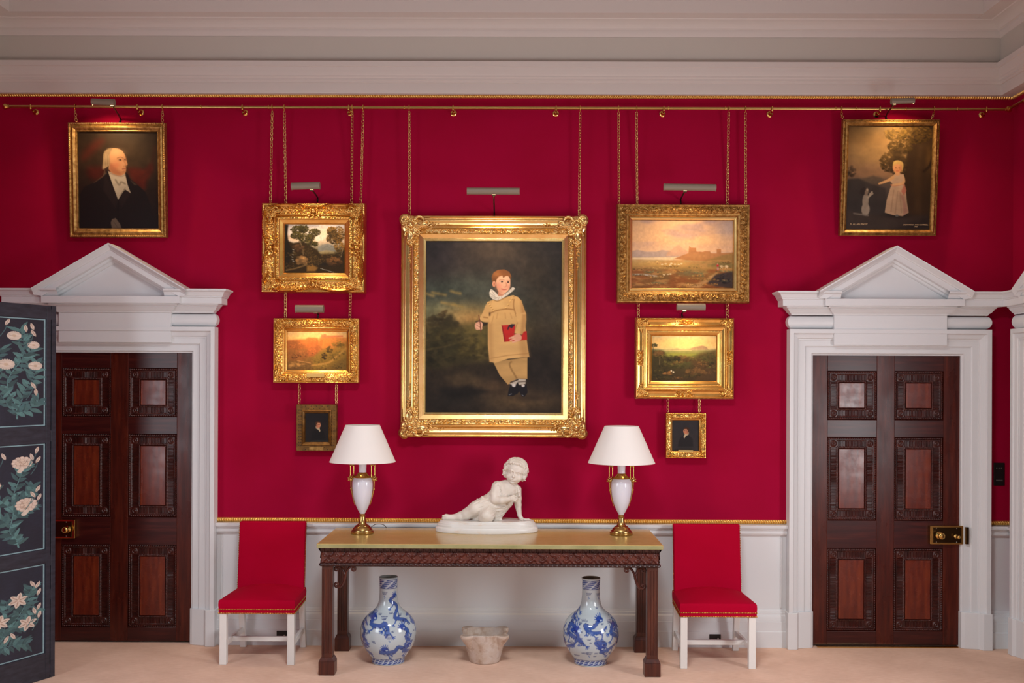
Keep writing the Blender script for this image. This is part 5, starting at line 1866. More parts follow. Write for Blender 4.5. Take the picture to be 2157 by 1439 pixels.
rod_chain('short brass chain from rod, on the bald man portrait side nearer the finial', 158.5, 160.5, 257, MAN)
rod_chain('short brass chain from rod, on the bald man portrait side nearer the woodland picture', 342.5, 342, 256, MAN)
rod_chain('short brass chain from rod to the girl-and-dog picture, side nearer the sunset bay', 1772, 1775, 252, GIRL)
rod_chain('short brass chain from rod to the girl-and-dog picture, side nearer the room corner', 1967, 1963, 252, GIRL)
rod_chain('long brass chain holding the boy in cream, side nearer the woodland picture', 862, 863, 454, BOY)
rod_chain('long brass chain holding the boy in cream, side nearer the sunset bay', 1222, 1220, 454, BOY)
rod_chain('outer brass chain of the woodland picture, on its door side', 573.5, 569.5, 425, GLADE)
rod_chain('outer brass chain of the woodland picture, on the side of the boy in cream', 765, 760, 425, GLADE)
rod_chain('outer brass chain of the sunset bay, on the side of the boy in cream', 1303, 1304, 428, BAY)
rod_chain('outer brass chain of the sunset bay, on its door side', 1570, 1571, 428, BAY)


def through_chain(label, pxt, pxb, P_up, P_low, lo_px):
    """runs behind the upper picture to the lower one"""
    zt, yt = top_of(P_low, 0)
    x0 = WX(pxt, 240, RODY)
    x1 = WX(lo_px, 660, -0.02)
    zu = P_up[0].location.z + P_up[2]
    a = Vector((x0, RODY, rz - 0.028))
    b = Vector((x0 + (x1 - x0) * 0.5, -0.0165, zu + 0.02))
    c = Vector((x1, -0.0165, zt + 0.001))
    root = thing('picture_chain', label, 'chain', tuple(a), group='picture chains')
    mb = MB()
    pitch = 0.0215
    k = 0
    for p, q in ((a, b), (b, c)):
        d = q - p
        n = max(2, int(round(d.length / pitch)))
        for i in range(n):
            flat = p is b
            link(mb, p - a + d * ((i + 0.5) / n), d, pitch * 1.42, 0.0165, 0.0026, (0.30 if flat else 0.55) * (1 if k % 2 else -1.1)); k += 1
    mb.build('chain_links', M_chain, root, smooth=180)
    z, y = rz - a.z, 0.0
    pts = [(0, y, 0.002), (0, y - 0.0155, z - 0.010), (0, y - 0.0165, z), (0, y - 0.012, z + 0.012), (0, y, z + 0.0165), (0, y + 0.013, z + 0.010)]
    MB().tube(catmull(pts, 5), 0.0035, 7).build('chain_hook', M_brass, root, smooth=60)


through_chain('inner brass chain passing behind the woodland picture to the orange cliff, door side', 599, 602, GLADE, ROCK, 601)
through_chain('inner brass chain passing behind the woodland picture to the orange cliff, lamp side', 742, 740, GLADE, ROCK, 737)
through_chain('inner brass chain behind the sunset bay to the green vale, lamp side', 1341, 1345, BAY, VALE, 1345)
through_chain('inner brass chain passing behind the sunset bay to the green vale, door side', 1535, 1533, BAY, VALE, 1532)


def low_chain(label, px, py0, py1, P_up, P_low):
    z0 = P_up[0].location.z - 0.008
    z1 = top_of(P_low, 0)[0]
    x = WX(px, (py0 + py1) / 2, -0.045)
    chain(label, (x, -0.045, z0), (x, -0.045, z1), hook=False)


low_chain('short brass chain between the orange cliff and the dotted-frame portrait, door side', 630.5, 810, 850, ROCK, YOUTH)
low_chain('short brass chain between the orange cliff and the dotted-frame portrait, lamp side', 708.5, 810, 850, ROCK, YOUTH)
low_chain('short brass chain between the green vale and the sitter in black, lamp side', 1407, 842, 868, VALE, GENT)
low_chain('short brass chain between the green vale and the sitter in black, door side', 1473, 842, 868, VALE, GENT)
# ------------------------------------------------------------------ console table
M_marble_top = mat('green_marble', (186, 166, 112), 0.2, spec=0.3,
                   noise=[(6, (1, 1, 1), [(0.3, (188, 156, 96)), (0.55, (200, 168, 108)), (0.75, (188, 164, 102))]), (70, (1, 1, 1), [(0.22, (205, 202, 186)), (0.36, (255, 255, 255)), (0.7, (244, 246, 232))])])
M_tab = mat('table_mahogany', (78, 36, 26), 0.32, spec=0.45, noise=[(6, (8, 8, 0.6), [(0.25, (50, 21, 17)), (0.5, (74, 34, 25)), (0.75, (96, 48, 33))])])
M_tab_dark = mat('table_carving', (56, 24, 20), 0.34, spec=0.5, noise=[(14, (1, 1, 1), [(0.3, (34, 14, 14)), (0.7, (58, 25, 21))])])

M_tab_fr = mat('table_frieze', (84, 36, 26), 0.34, spec=0.5, noise=[(14, (1, 1, 1), [(0.3, (66, 26, 21)), (0.7, (98, 44, 32))])])
TH = 0.861
YF = -0.862
tx0, tx1 = WX(666.5, 1150, YF), WX(1397.5, 1150, YF)
tcx, tw = (tx0 + tx1) / 2, (tx1 - tx0)
tz0 = WZ(1032, 1157.0, YF)
YB = -0.105
table = thing('console_table', 'long carved mahogany side table with green marble top against the red wall', 'table', (tcx, 0, 0))
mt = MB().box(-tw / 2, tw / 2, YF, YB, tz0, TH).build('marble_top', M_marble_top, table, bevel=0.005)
M_marble_edge_shaded = mat('green_marble_edge_shaded', (158, 154, 112), 0.5, spec=0.3, noise=[(9, (1, 1, 1), [(0.3, (140, 138, 96)), (0.7, (164, 158, 116))]), (130, (1, 1, 1), [(0.24, (150, 148, 130)), (0.36, (255, 255, 255)), (0.7, (250, 252, 240))])])  # greener unpolished stone, and darker to put the weaker front light into colour
MB().box(-tw / 2 + 0.003, tw / 2 - 0.003, YF - 0.0012, YF + 0.004, tz0 + 0.002, TH - 0.004).build('marble_front_edge_shaded', M_marble_edge_shaded, table, bevel=0.001)
hwA = (WX(1387.5, 1177, YF + 0.03) - WX(676.5, 1177, YF + 0.03)) / 2
ya, yb = YF + 0.026, YB - 0.02
za1, za0 = tz0 - 0.0005, WZ(1032, 1195.5, ya)
AP = MB().box(-hwA, hwA, ya + 0.012, ya + 0.04, za0 + 0.004, za1)
AP.box(-hwA, -hwA + 0.03, ya + 0.012, yb, za0 + 0.004, za1).box(hwA - 0.03, hwA, ya + 0.012, yb, za0 + 0.004, za1).box(-hwA, hwA, yb - 0.03, yb, za0 + 0.004, za1)
AP.build('apron', M_tab, table)


def carved_strip(L, z0, z1, fn, nx, nz):
    x = np.linspace(-L / 2, L / 2, nx)[:, None]
    v = np.linspace(0, 1, nz)[None]
    H = fn(x, v)
    P = np.zeros((nx, nz + 2, 3))
    P[..., 0] = x
    P[:, 1:-1, 1] = -H
    P[:, 1:-1, 2] = z0 + (z1 - z0) * v
    P[:, 0, 2] = z0; P[:, -1, 2] = z1
    P[:, 0, 1] = P[:, -1, 1] = 0.01
    return MB().grid(P)


def leaf_mould(x, v):       # leaf-and-dart moulding flaring out to the marble
    p = 0.043
    u = np.abs(np.mod(x / p, 1) * 2 - 1)
    lobe = np.clip(1 - (u / (0.25 + 0.6 * v)) ** 2, 0, 1)
    return 0.004 + 0.020 * v ** 0.8 + 0.006 * lobe * np.sin(PI * np.clip(v, 0.05, 0.95)) - 0.004 * (u > 0.93)


def waves(x, v):            # running scroll, mirrored about the middle
    p, hgt = 0.0775, 0.066
    X = np.abs(x)
    H = 0.0 * X * v
    u0 = np.floor(X / p)
    for sh in (-1, 0, 1):
        lx = X - (u0 + sh + 0.5) * p
        z = (v - 0.5) * hgt
        # the long S stroke, falling away from the middle of the table
        f = np.clip((z + 0.032) / 0.064, 0, 1)
        sx = 0.036 - 0.070 * sstep(0.0, 1.0, f)
        d = np.abs(lx - sx) * 0.72
        H = np.maximum(H, 0.009 * np.exp(-(d / 0.0038) ** 2))
        # its curl
        r = np.hypot(lx + 0.006, z + 0.004)
        a = np.arctan2(z + 0.004, lx + 0.006)
        sp = 0.0205 - 0.0028 * (a + PI / 2) / PI
        H = np.maximum(H, 0.0075 * np.exp(-((r - sp) / 0.0030) ** 2) * ((a > -2.9) & (a < 1.9)))
        H = np.maximum(H, 0.008 * np.exp(-(r / 0.0055) ** 2))
        r2 = np.hypot(lx - 0.026, z - 0.017)
        H = np.maximum(H, 0.006 * np.exp(-((r2 - 0.0085) / 0.003) ** 2))
    e = sstep(0.0, 0.06, v) * sstep(1.0, 0.94, v)
    return 0.002 + H * e + 0.010 * np.exp(-(x / 0.012) ** 2) * e


def gadroon(x, v):
    p = 0.030
    body = np.sqrt(np.clip(1 - (2 * v - 1) ** 2, 0, 1))
    return 0.003 + 0.013 * body * (0.62 + 0.38 * np.abs(np.sin(PI * (x / p + 0.5 * v * np.sign(x + 1e-6)))))


zm = za1 - 0.030
zg = za0 + 0.024
for nm, z0, z1, fn, nz, L in (('leaf_moulding', zm, za1, leaf_mould, 12, 2 * hwA + 0.006), ('wave_frieze', zg, zm, waves, 22, 2 * hwA), ('gadroon_moulding', za0, zg, gadroon, 9, 2 * hwA + 0.01)):
    o = carved_strip(L, z0, z1, fn, 1100, nz).build(nm, M_tab_fr if nm == 'wave_frieze' else M_tab_dark, table, smooth=50, fix=False)
    o.location = (0, ya + 0.012, 0)
    for s in (-1, 1):
        L2 = abs(yb - ya) - 0.012
        o2 = carved_strip(L2, z0, z1, fn, 320, nz).build(nm, M_tab_dark, table, smooth=50, fix=False)
        o2.rotation_euler = (0, 0, s * PI / 2)
        o2.location = (s * hwA, (ya + 0.012 + yb) / 2, 0)


def table_leg(x, y, w):
    mb = MB()
    n = 4
    mb.box(x - w / 2, x + w / 2, y - w / 2, y + w / 2, 0.115, za0 + 0.003)
    # sunk reeds down the two showing faces
    for k in range(n):
        u = x - w / 2 + w * (k + 0.5) / n
        mb.tube([(u, y - w / 2 + 0.0005, 0.14), (u, y - w / 2 + 0.0005, za0 - 0.02)], 0.0045, 6)
    leg = mb.build('leg', M_tab, table, smooth=40)
    f = w / 2 + 0.017
    fb = MB().box(x - f, x + f, y - f, y + f, 0.001, 0.088)
    g = w / 2 + 0.004
    fb.hexa([(x - f, y - f, 0.088), (x + f, y - f, 0.088), (x + f, y + f, 0.088), (x - f, y + f, 0.088)], [(x - g, y - g, 0.115), (x + g, y - g, 0.115), (x + g, y + g, 0.115), (x - g, y + g, 0.115)])
    fb.build('foot_block', M_tab, leg, bevel=0.003)
    return leg


LW = 0.070
lx = hwA - 0.002 - LW / 2
yfl, ybl = ya + 0.018 + LW / 2, YB - 0.055
for s in (-1, 1):
    table_leg(s * lx, yfl, LW)
    table_leg(s * (lx + 0.002), ybl, LW)
for s in (-1, 1):           # scrolled corner brackets
    mb = MB()
    x0 = s * (lx - LW / 2 - 0.001)
    t = lambda u, v: (x0 - s * u, yfl, za0 - v)

    def curl(cu, cv2, r0, a0, turns, sg):
        return [t(cu + r0 * (1 - 0.75 * i / 14) * math.cos(a0 + sg * turns * 2 * PI * i / 14), cv2 + r0 * (1 - 0.75 * i / 14) * math.sin(a0 + sg * turns * 2 * PI * i / 14)) for i in range(15)]
    big = [(0.022, 0.142), (0.045, 0.138), (0.062, 0.115), (0.072, 0.085), (0.080, 0.052), (0.094, 0.024), (0.112, 0.008), (0.128, 0.007)]
    path = catmull([t(*q) for q in big], 6)
    mb.tube([tuple(p) for p in path], 0.0105, 8, sq=(0.8, 1.3))
    mb.tube(curl(0.128, 0.0235, 0.0165, -PI / 2, 1.15, 1), [0.009 - 0.0003 * i for i in range(15)], 7)
    mb.tube(curl(0.022, 0.126, 0.016, PI / 2, 1.1, 1), [0.009 - 0.0003 * i for i in range(15)], 7)
    small = [(0.020, 0.010), (0.045, 0.012), (0.063, 0.032), (0.074, 0.062)]
    mb.tube([tuple(p) for p in catmull([t(*q) for q in small], 6)], 0.009, 8, sq=(0.8, 1.2))
    mb.tube(curl(0.020, 0.025, 0.015, -PI / 2, 1.1, -1), [0.008 - 0.0003 * i for i in range(15)], 7)
    mb.build('scroll_bracket', M_tab, table, smooth=60)

# ------------------------------------------------------------------ chairs
M_chair_red = mat('chair_fabric', (160, 0, 34), 0.85, spec=0.08, noise=[(3, (1, 1, 1), [(0.3, (166, 0, 38)), (0.7, (174, 0, 44))])], bump=[('noise', 500, (1, 1, 1), 0.12, 0.001)])
M_leg_white = mat('chair_white_paint', (228, 226, 222), 0.4)
M_nail = mat('brass_nail', (214, 166, 84), 0.25, metal=1.0)


def make_chair(name, label, x, y):
    """front of the seat at local y = 0, facing -y"""
    root = thing(name, label, 'chair', (x, y, 0), group='red upholstered chairs')
    wf, wr, dp = 0.252, 0.236, 0.47
    zb, zt = 0.347, 0.437
    # seat: an upholstered box with a domed top
    nu, nv = 22, 22
    u = np.linspace(-1, 1, nu)[:, None]
    v = np.linspace(0, 1, nv)[None]
    half = wf + (wr - wf) * v
    dome = (1 - np.abs(u) ** 2.6) * np.sin(PI * np.clip(v, 0, 1) ** 1.25 * 0.93 + 0.0) ** 0.6
    top = np.stack([u * half, v * dp + 0 * u, zt + 0.046 * dome], -1)
    mb = MB().grid(top)
    ring = [(i, 0) for i in range(nu)] + [(nu - 1, j) for j in range(1, nv)] + [(i, nv - 1) for i in range(nu - 2, -1, -1)] + [(0, j) for j in range(nv - 2, 0, -1)]
    loop = np.array([top[i, j] for i, j in ring])
    c = loop.mean(0)
    rows_ = []
    for k, (dz, ex) in enumerate(((0, 0), (-0.006, 0.004), (-0.03, 0.006), (-0.06, 0.004), (-0.09, 0.003))):
        q = loop.copy()
        q[:, 2] = zt + dz
        q[:, 0] *= 1 + ex / wf
        q[:, 1] = c[1] + (q[:, 1] - c[1]) * (1 + 2 * ex / dp)
        rows_.append(q)
    mb.grid(np.array(rows_).transpose(1, 0, 2), cu=True)
    k0 = mb.n
    mb.f.append(tuple(k0 - 5 + 0 - 5 * i + 4 for i in range(len(ring))))
    mb.build('seat', M_chair_red, root, smooth=50)
    nl = MB()
    for z in (zb + 0.004, zb + 0.030):
        pts = [((-wf - 0.004) + (2 * wf + 0.008) * i / 48, -0.0045) for i in range(49)]
        pts += [(s * (wf + 0.0045 + (wr - wf) * i / 44), dp * i / 44) for s in (-1, 1) for i in range(1, 42)]
        for px, py in pts:
            nl.ell((px, py, z), (0.0048, 0.0048, 0.0048), 6, 5)
    tag(nl.build('nailhead_trim', M_nail, root, smooth=180), kind='stuff')
    # back, slightly raked
    zb0, zb1 = 0.41, 0.905
    yb0, yb1 = dp - 0.075, dp - 0.012
    n = 12
    P = []
    th = 0.058
    for i in range(n):
        f = i / (n - 1)
        z = zb0 + (zb1 - zb0) * f
        yy = yb0 + (yb1 - yb0) * f
        hwid = 0.236 + 0.000 * f
        P.append((z, yy, hwid))
    gu = np.linspace(-1, 1, 15)
    front = np.array([[(uu * hwid, yy - 0.012 * (1 - abs(uu) ** 3), z) for uu in gu] for (z, yy, hwid) in P])
    backf = np.array([[(uu * hwid, yy + th, z) for uu in gu] for (z, yy, hwid) in P])
    bk = MB()
    full = np.concatenate([front, backf[:, ::-1]], 1)
    bk.grid(full, cv=True)
    k0 = 0
    m = full.shape[1]
    bk.f.append(tuple(range(m)))
    bk.f.append(tuple((n - 1) * m + i for i in range(m))[::-1])
    bk.build('backrest', M_chair_red, root, smooth=50, bevel=0.008, seg=3)
    nb = MB()
    for s in (-1, 1):
        for i in range(42):
            f = (i + 0.5) / 42
            nb.ell((s * (0.2385), yb0 + (yb1 - yb0) * f + 0.012, zb0 + (zb1 - zb0) * f), (0.0036, 0.0036, 0.0036), 6, 5)
    tag(nb.build('nailhead_trim', M_nail, root, smooth=180), kind='stuff')
    lw = 0.047
    for s in (-1, 1):
        a = s * (wf - lw / 2)
        MB().box(a - lw / 2, a + lw / 2, 0.002, 0.002 + lw, 0.0005, zb).build('leg', M_leg_white, root, bevel=0.003)
        q = s * (wr - 0.020)
        lo = [(q - 0.02, dp + 0.012, 0.0005), (q + 0.02, dp + 0.012, 0.0005), (q + 0.02, dp + 0.052, 0.0005), (q - 0.02, dp + 0.052, 0.0005)]
        md = [(q - 0.02, dp - 0.05, zb), (q + 0.02, dp - 0.05, zb), (q + 0.02, dp - 0.002, zb), (q - 0.02, dp - 0.002, zb)]
        MB().hexa(lo, md).build('leg', M_leg_white, root, bevel=0.003)
        z0, z1 = 0.112, 0.150
        fx, bx_ = s * (wf - lw / 2), q
        MB().hexa([(fx - 0.011, lw + 0.002, z0), (fx + 0.011, lw + 0.002, z0), (bx_ + 0.011, dp - 0.002, z0), (bx_ - 0.011, dp - 0.002, z0)], [(fx - 0.011, lw + 0.002, z1), (fx + 0.011, lw + 0.002, z1), (bx_ + 0.011, dp - 0.012, z1), (bx_ - 0.011, dp - 0.012, z1)]).build('stretcher', M_leg_white, root, bevel=0.003)
    MB().box(-wf + 0.036, wf - 0.036, 0.19, 0.212, 0.114, 0.148).build('stretcher', M_leg_white, root, bevel=0.003)
    return root


yc = -0.592
make_chair('upholstered_chair', 'red chair with white legs between the folding-screen door and the marble table', WX(540.7, 1300, yc), yc)
yc2 = -0.628
make_chair('upholstered_chair', 'red chair with white legs beside the door that has the long brass lock', WX(1513.2, 1300, yc2), yc2)

# ------------------------------------------------------------------ table lamps
M_opal = mat('opaline_glass', (222, 222, 232), 0.12, spec=0.5, sss=0.25)
M_shade = mat('cream_lampshade', (238, 233, 228), 0.8, spec=0.1)
M_bulbless = mat('lamp_socket', (60, 52, 44), 0.5)


def make_lamp(name, label, x, y, wk=1.0, cord=False):
    z = TH + 0.0006
    root = thing(name, label, 'table lamp', (x, y, z), group='table lamps on the marble top')
    H = 1.612 - z
    sb = 1.357 - z
    r1, r0 = 0.117, 0.2275 * wk
    n = 64
    sh = MB().lathe([(r0, sb), (r1, H), (r1 - 0.003, H), (r0 - 0.003, sb + 0.001), (r0, sb)], n=n, cap=False)
    sh.build('lamp_shade', M_shade, root, smooth=40)
    f = MB().lathe([(0.0, 0.001), (0.077, 0.001), (0.0785, 0.006), (0.0785, 0.016), (0.074, 0.020), (0.073, 0.027), (0.066, 0.030), (0.060, 0.042), (0.050, 0.052), (0.047, 0.054), (0.047, 0.058), (0.034, 0.062), (0.026, 0.074), (0.0205, 0.10), (0.019, 0.118), (0.022, 0.122), (0.022, 0.126), (0.016, 0.130), (0.018, 0.138), (0.0, 0.139)], n=40)
    f.build('lamp_foot', M_brass_old, root, smooth=40)
    zb0, zb1 = 0.136, 0.388
    body = [(0.0, zb0), (0.016, zb0), (0.022, zb0 + 0.012), (0.038, zb0 + 0.042), (0.0545, zb0 + 0.085), (0.065, zb0 + 0.13), (0.0695, zb0 + 0.17), (0.0705, zb0 + 0.20), (0.069, zb0 + 0.225), (0.062, zb0 + 0.243), (0.056, zb1), (0.0, zb1)]
    MB().lathe([(q[0], q[1]) for q in body[:1]] + [tuple(p) for p in catmull(body[1:-1], 4)] + [body[-1]], n=48).build('lamp_body', M_opal, root, smooth=50)
    MB().lathe([(0.0, zb1 - 0.002), (0.057, zb1 - 0.002), (0.060, zb1 + 0.003), (0.056, zb1 + 0.008), (0.044, zb1 + 0.016), (0.036, zb1 + 0.026), (0.031, zb1 + 0.031), (0.029, zb1 + 0.036), (0.0, zb1 + 0.037)], n=36).build('collar', M_brass, root, smooth=40)
    nk = zb1 + 0.035
    MB().lathe([(0.0, nk), (0.026, nk), (0.0255, nk + 0.02), (0.027, nk + 0.05), (0.031, nk + 0.075), (0.038, nk + 0.092), (0.040, nk + 0.095), (0.0, nk + 0.096)], n=36).build('neck', M_opal, root, smooth=40)
    sk = MB().lathe([(0.0, nk + 0.095), (0.014, nk + 0.095), (0.014, nk + 0.15), (0.0, nk + 0.151)], n=16)
    for i in range(3):
        a = i * 2 * PI / 3 + 0.4
        sk.tube([(0, 0, H - 0.02), ((r1 - 0.002) * math.cos(a), (r1 - 0.002) * math.sin(a), H - 0.012)], 0.0015, 5)
    sk.tube([(0, 0, nk + 0.15), (0, 0, H - 0.018)], 0.003, 6)
    sk.build('shade_carrier', M_brass_old, root, smooth=40)
    for s in (-1, 1):
        hb = MB()
        ztop, zlow = zb1 + 0.083, zb1 + 0.0
        xa_, xb_ = s * 0.061, s * 0.084
        hb.tube([(xa_, 0, zlow), (xa_, 0, ztop), ], 0.0045, 6, sq=(1, 1.2))
        hb.tube([(xb_, 0, zlow), (xb_, 0, ztop)], 0.0045, 6, sq=(1, 1.2))
        hb.tube([(xa_ - s * 0.005, 0, ztop), (xb_ + s * 0.005, 0, ztop)], 0.005, 6, sq=(1, 1.2))
        hb.ell((s * 0.079, 0, zlow - 0.012), (0.017, 0.013, 0.017), 12, 8)
        for i in range(5):
            leaf(hb, s * 0.079, zlow - 0.012, -0.004, PI / 2 + (i - 2) * 0.75 - s * 0.4, 0.028, 0.009)
        hb.tube(catmull([(s * 0.079, 0, zlow - 0.02), (s * 0.080, 0, zlow - 0.05), (s * 0.0765, 0, zlow - 0.09), (s * 0.071, 0, zlow - 0.115), (s * 0.064, 0, zlow - 0.150), (s * 0.052, 0, zlow - 0.19)], 5), [0.006 - 0.00014 * i for i in range(26)], 8)
        hb.ell((s * 0.078, 0, zlow - 0.080), (0.0075, 0.008, 0.014), 10, 7)
        hb.build('handle', M_brass, root, smooth=60)
    if cord:
        MB().tube(catmull([(0.05, 0.03, 0.035), (0.075, 0.09, 0.05), (0.10, 0.16, 0.045), (0.125, 0.21, 0.03), (0.135, 0.26, 0.004)], 6), 0.0022, 6).build('lamp_cord', mat('brown_cord', (70, 50, 34), 0.6), root, smooth=60)
    return root


yl = -0.40
make_lamp('table_lamp', 'white urn lamp with pale shade, on the marble top below the orange cliff picture', WX(763.5, 1050, yl), yl, 1.0, True)
make_lamp('table_lamp', 'white urn lamp with pale shade, on the marble top below the green vale picture', WX(1308.8, 1050, yl), yl, 1.015)

# ------------------------------------------------------------------ porcelain vases
M_porc = mat('blue_white_porcelain', (255, 255, 255), 0.12, spec=0.5, attr='Col', coat=0.3)
BLUE, DARK = (52, 84, 160), (32, 46, 104)


def flame(c, x, y, s, seed):
    r = np.random.default_rng(seed)
    for i in range(r.integers(2, 4)):
        o = i * 0.55 * s
        c.line([(x + o, y - 0.3 * s), (x + o + 0.1 * s, y + 0.25 * s), (x + o + 0.4 * s, y + 0.2 * s), (x + o + 0.55 * s, y - 0.45 * s)], 0.16 * s, DARK, 0.9, 0.06 * s, 4)


def cloudbar(c, x, y, s):
    for j in range(3):
        for i in range(6 - j):
            c.ell(x + (i + 0.4 * j) * s * 0.5, y + j * s * 0.5, 0.2 * s, 0.15 * s, DARK, 0.9, 0.25)
    c.line([(x + 1.2 * s, y + 1.5 * s), (x + 1.0 * s, y + 2.0 * s), (x + 1.6 * s, y + 2.2 * s), (x + 1.3 * s, y + 2.7 * s)], 0.2 * s, BLUE, 0.85, 0.1 * s, 4)


def dragon(c, pts, wd, seed, head=0):
    r = np.random.default_rng(seed)
    p = catmull(pts, 7)
    c.line(p, wd * 1.25, DARK, 0.75, wd * 0.15, 0, (0.75, 1, 1, 0.8, 0.35))
    c.line(p, wd, (70, 98, 164), 0.95, wd * 0.2, 0, (0.7, 1, 1, 0.8, 0.3))
    for i in range(2, len(p) - 1):
        d = p[i] - p[i - 1]
        d = d / (np.hypot(*d) + 1e-9)
        nrm = np.array([-d[1], d[0]])
        c.line([p[i] - nrm * wd * 0.35, p[i] + nrm * wd * 0.3], wd * 0.16, BLUE, 0.6, wd * 0.08)
        if i % 2:
            q = p[i] + nrm * wd * 0.6
            c.ell(q[0], q[1], wd * 0.2, wd * 0.2, DARK, 0.85, 0.4)
    for k in (int(len(p) * 0.3), int(len(p) * 0.45), int(len(p) * 0.62), int(len(p) * 0.8)):
        a = r.uniform(0.6, 2.4)
        q = p[k] + np.array([math.cos(a), math.sin(a)]) * wd * 2.2
        c.line([p[k], (p[k] + q) / 2 + wd * 0.3, q], wd * 0.6, (60, 88, 158), 0.95, wd * 0.15, 3, (1, 0.7, 0.5))
        for b in (-0.9, -0.3, 0.3, 0.9):
            e = q + np.array([math.cos(a + b), math.sin(a + b)]) * wd * 0.85
            c.line([q, e], wd * 0.24, BLUE, 0.95, wd * 0.08)
    h = p[0]
    c.ell(h[0], h[1], wd * 1.25, wd * 0.85, (30, 58, 138), 0.97, 0.2, 0.2)
    c.ell(h[0] + wd * 0.5, h[1] + wd * 0.3, wd * 0.45, wd * 0.25, (188, 204, 222), 0.9, 0.3)
    for k in range(6):
        a = -PI + k * 0.42
        c.line([h, h + np.array([math.cos(a), math.sin(a)]) * wd * 1.7], wd * 0.26, (44, 78, 164), 0.9, wd * 0.1)


def vase(name, label, x, y, seed, mouth_dark):
    root = thing(name, label, 'vase', (x, y, 0.0008), group='blue and white porcelain vases')
    prof = [(0.108, 0.0), (0.112, 0.004), (0.112, 0.016), (0.116, 0.034), (0.140, 0.070), (0.165, 0.108), (0.182, 0.15), (0.190, 0.195), (0.1885, 0.235), (0.177, 0.275), (0.157, 0.307), (0.128, 0.335), (0.100, 0.357),
            (0.080, 0.380), (0.068, 0.408), (0.0625, 0.44), (0.0605, 0.48), (0.0605, 0.53), (0.0625, 0.572), (0.0645, 0.580)]
    cp = catmull(prof, 16)
    n = 420
    m = len(cp)
    R = 0.19
    # decoration on the unrolled surface, in millimetres: u along the girth, v from the top down
    u1 = PI * R * 1000
    c = Cv(-u1, 0, u1, 580, 760, (184, 196, 202))
    r = np.random.default_rng(seed)
    c.mottle(200, 0.03, seed)
    if seed == 1:
        D = [([(-90, 250), (-105, 290), (-40, 300), (0, 285), (20, 330), (5, 370)], 22), ([(120, 310), (165, 340), (150, 380), (190, 400)], 20), ([(0, 455), (-30, 480), (60, 470), (90, 440), (130, 450), (150, 420)], 20),
             ([(-150, 440), (-190, 470), (-130, 490), (-100, 500)], 20), ([(60, 120), (20, 150), (75, 190), (60, 250), (140, 270), (190, 300)], 17), ([(-150, 140), (-140, 200), (-110, 240), (-170, 250)], 16)]
        Cb = [(-40, 95), (-30, 245), (10, 365), (-170, 350), (110, 105)]
    else:
        D = [([(50, 255), (0, 300), (-50, 290), (-20, 330), (60, 330), (100, 300)], 20), ([(-110, 320), (-160, 290), (-190, 340), (-130, 370), (-80, 390), (-60, 420)], 24), ([(60, 440), (20, 400), (90, 410), (60, 470), (150, 440), (200, 420)], 20),
             ([(-140, 110), (-100, 130), (-120, 200), (-140, 250)], 18), ([(190, 330), (230, 360), (200, 420)], 18), ([(150, 190), (180, 240), (220, 270)], 14)]
        Cb = [(-40, 95), (40, 100), (-170, 410), (-40, 470), (70, 475), (-170, 260), (110, 265)]
    for i, (pts, wd) in enumerate(D):
        dragon(c, pts, wd, seed * 10 + i)
        sh = 330 if np.mean([p[0] for p in pts]) < 0 else -330
        dragon(c, [(p[0] + sh, p[1]) for p in pts], wd, seed * 20 + i)
    for (a, b) in Cb:
        cloudbar(c, a, b, 15)
    for i in range(110):
        flame(c, r.uniform(-u1, u1), r.uniform(190, 510), r.uniform(11, 16), i)
    # collars of overlapping scales at the lip and the foot
    V, U = c.Y, c.X
    for v0, v1, ru in ((14, 72, 62), (535, 572, 120)):
        th_ = U / 1000 / R
        uu = th_ * ru
        row = np.floor((V - v0) / 16)
        du = np.mod(uu / 22 + 0.5 * np.mod(row, 2) + 0.05 * V, 1) * 2 - 1
        dv = np.mod((V - v0) / 16, 1)
        arc = np.abs(np.hypot(du, 1 - dv) - 0.85)
        inside = (V > v0) & (V < v1)
        c.mix(inside * 0.92, (48, 70, 136))
        c.mix(inside * (1 - sstep(0.10, 0.24, arc)) * 0.9, (198, 208, 214))
        for e in (v0, v1):
            c.mix((np.abs(V - e) < 1.6) * 0.8, DARK)
    if seed == 1:
        c.mix((V < 12) * 0.8, (150, 164, 178))
    # sample the decoration at every point of the lathe
    a = np.arange(n) * 2 * PI / n
    th = np.where(a > PI, a - 2 * PI, a)          # 0 faces the room
    P = np.zeros((n, m, 3))
    P[..., 0] = np.sin(a)[:, None] * cp[None, :, 0]
    P[..., 1] = -np.cos(a)[:, None] * cp[None, :, 0]
    P[..., 2] = cp[None, :, 1]
    ca = c.colours()
    # near the neck the girth is smaller: widen the pattern so that it keeps its scale
    k = np.clip(cp[:, 0] / R, 0.34, 1.0)
    iu = np.clip(((th[:, None] * R * 1000 * k[None]) + u1) / (2 * u1) * (c.nx - 1), 0, c.nx - 1)
    iv = np.clip((580 - cp[:, 1] * 1000) / 580 * (c.ny - 1), 0, c.ny - 1)[None] + 0 * iu
    i0, j0 = np.floor(iu).astype(int), np.floor(iv).astype(int)
    i1, j1 = np.minimum(i0 + 1, c.nx - 1), np.minimum(j0 + 1, c.ny - 1)
    fu, fv = (iu - i0)[..., None], (iv - j0)[..., None]
    colr = (ca[j0, i0] * (1 - fu) + ca[j0, i1] * fu) * (1 - fv) + (ca[j1, i0] * (1 - fu) + ca[j1, i1] * fu) * fv
    mb = MB().grid(P, cu=True)
    cols_ = colr.reshape(-1, 3)
    # inside of the neck, and the foot
    k0 = mb.n
    inner = [(0.0645, 0.580), (0.062, 0.582), (0.058, 0.578), (0.055, 0.55), (0.054, 0.46), (0.06, 0.40), (0.001, 0.395)]
    mb.lathe(inner, n=60, cap=False)
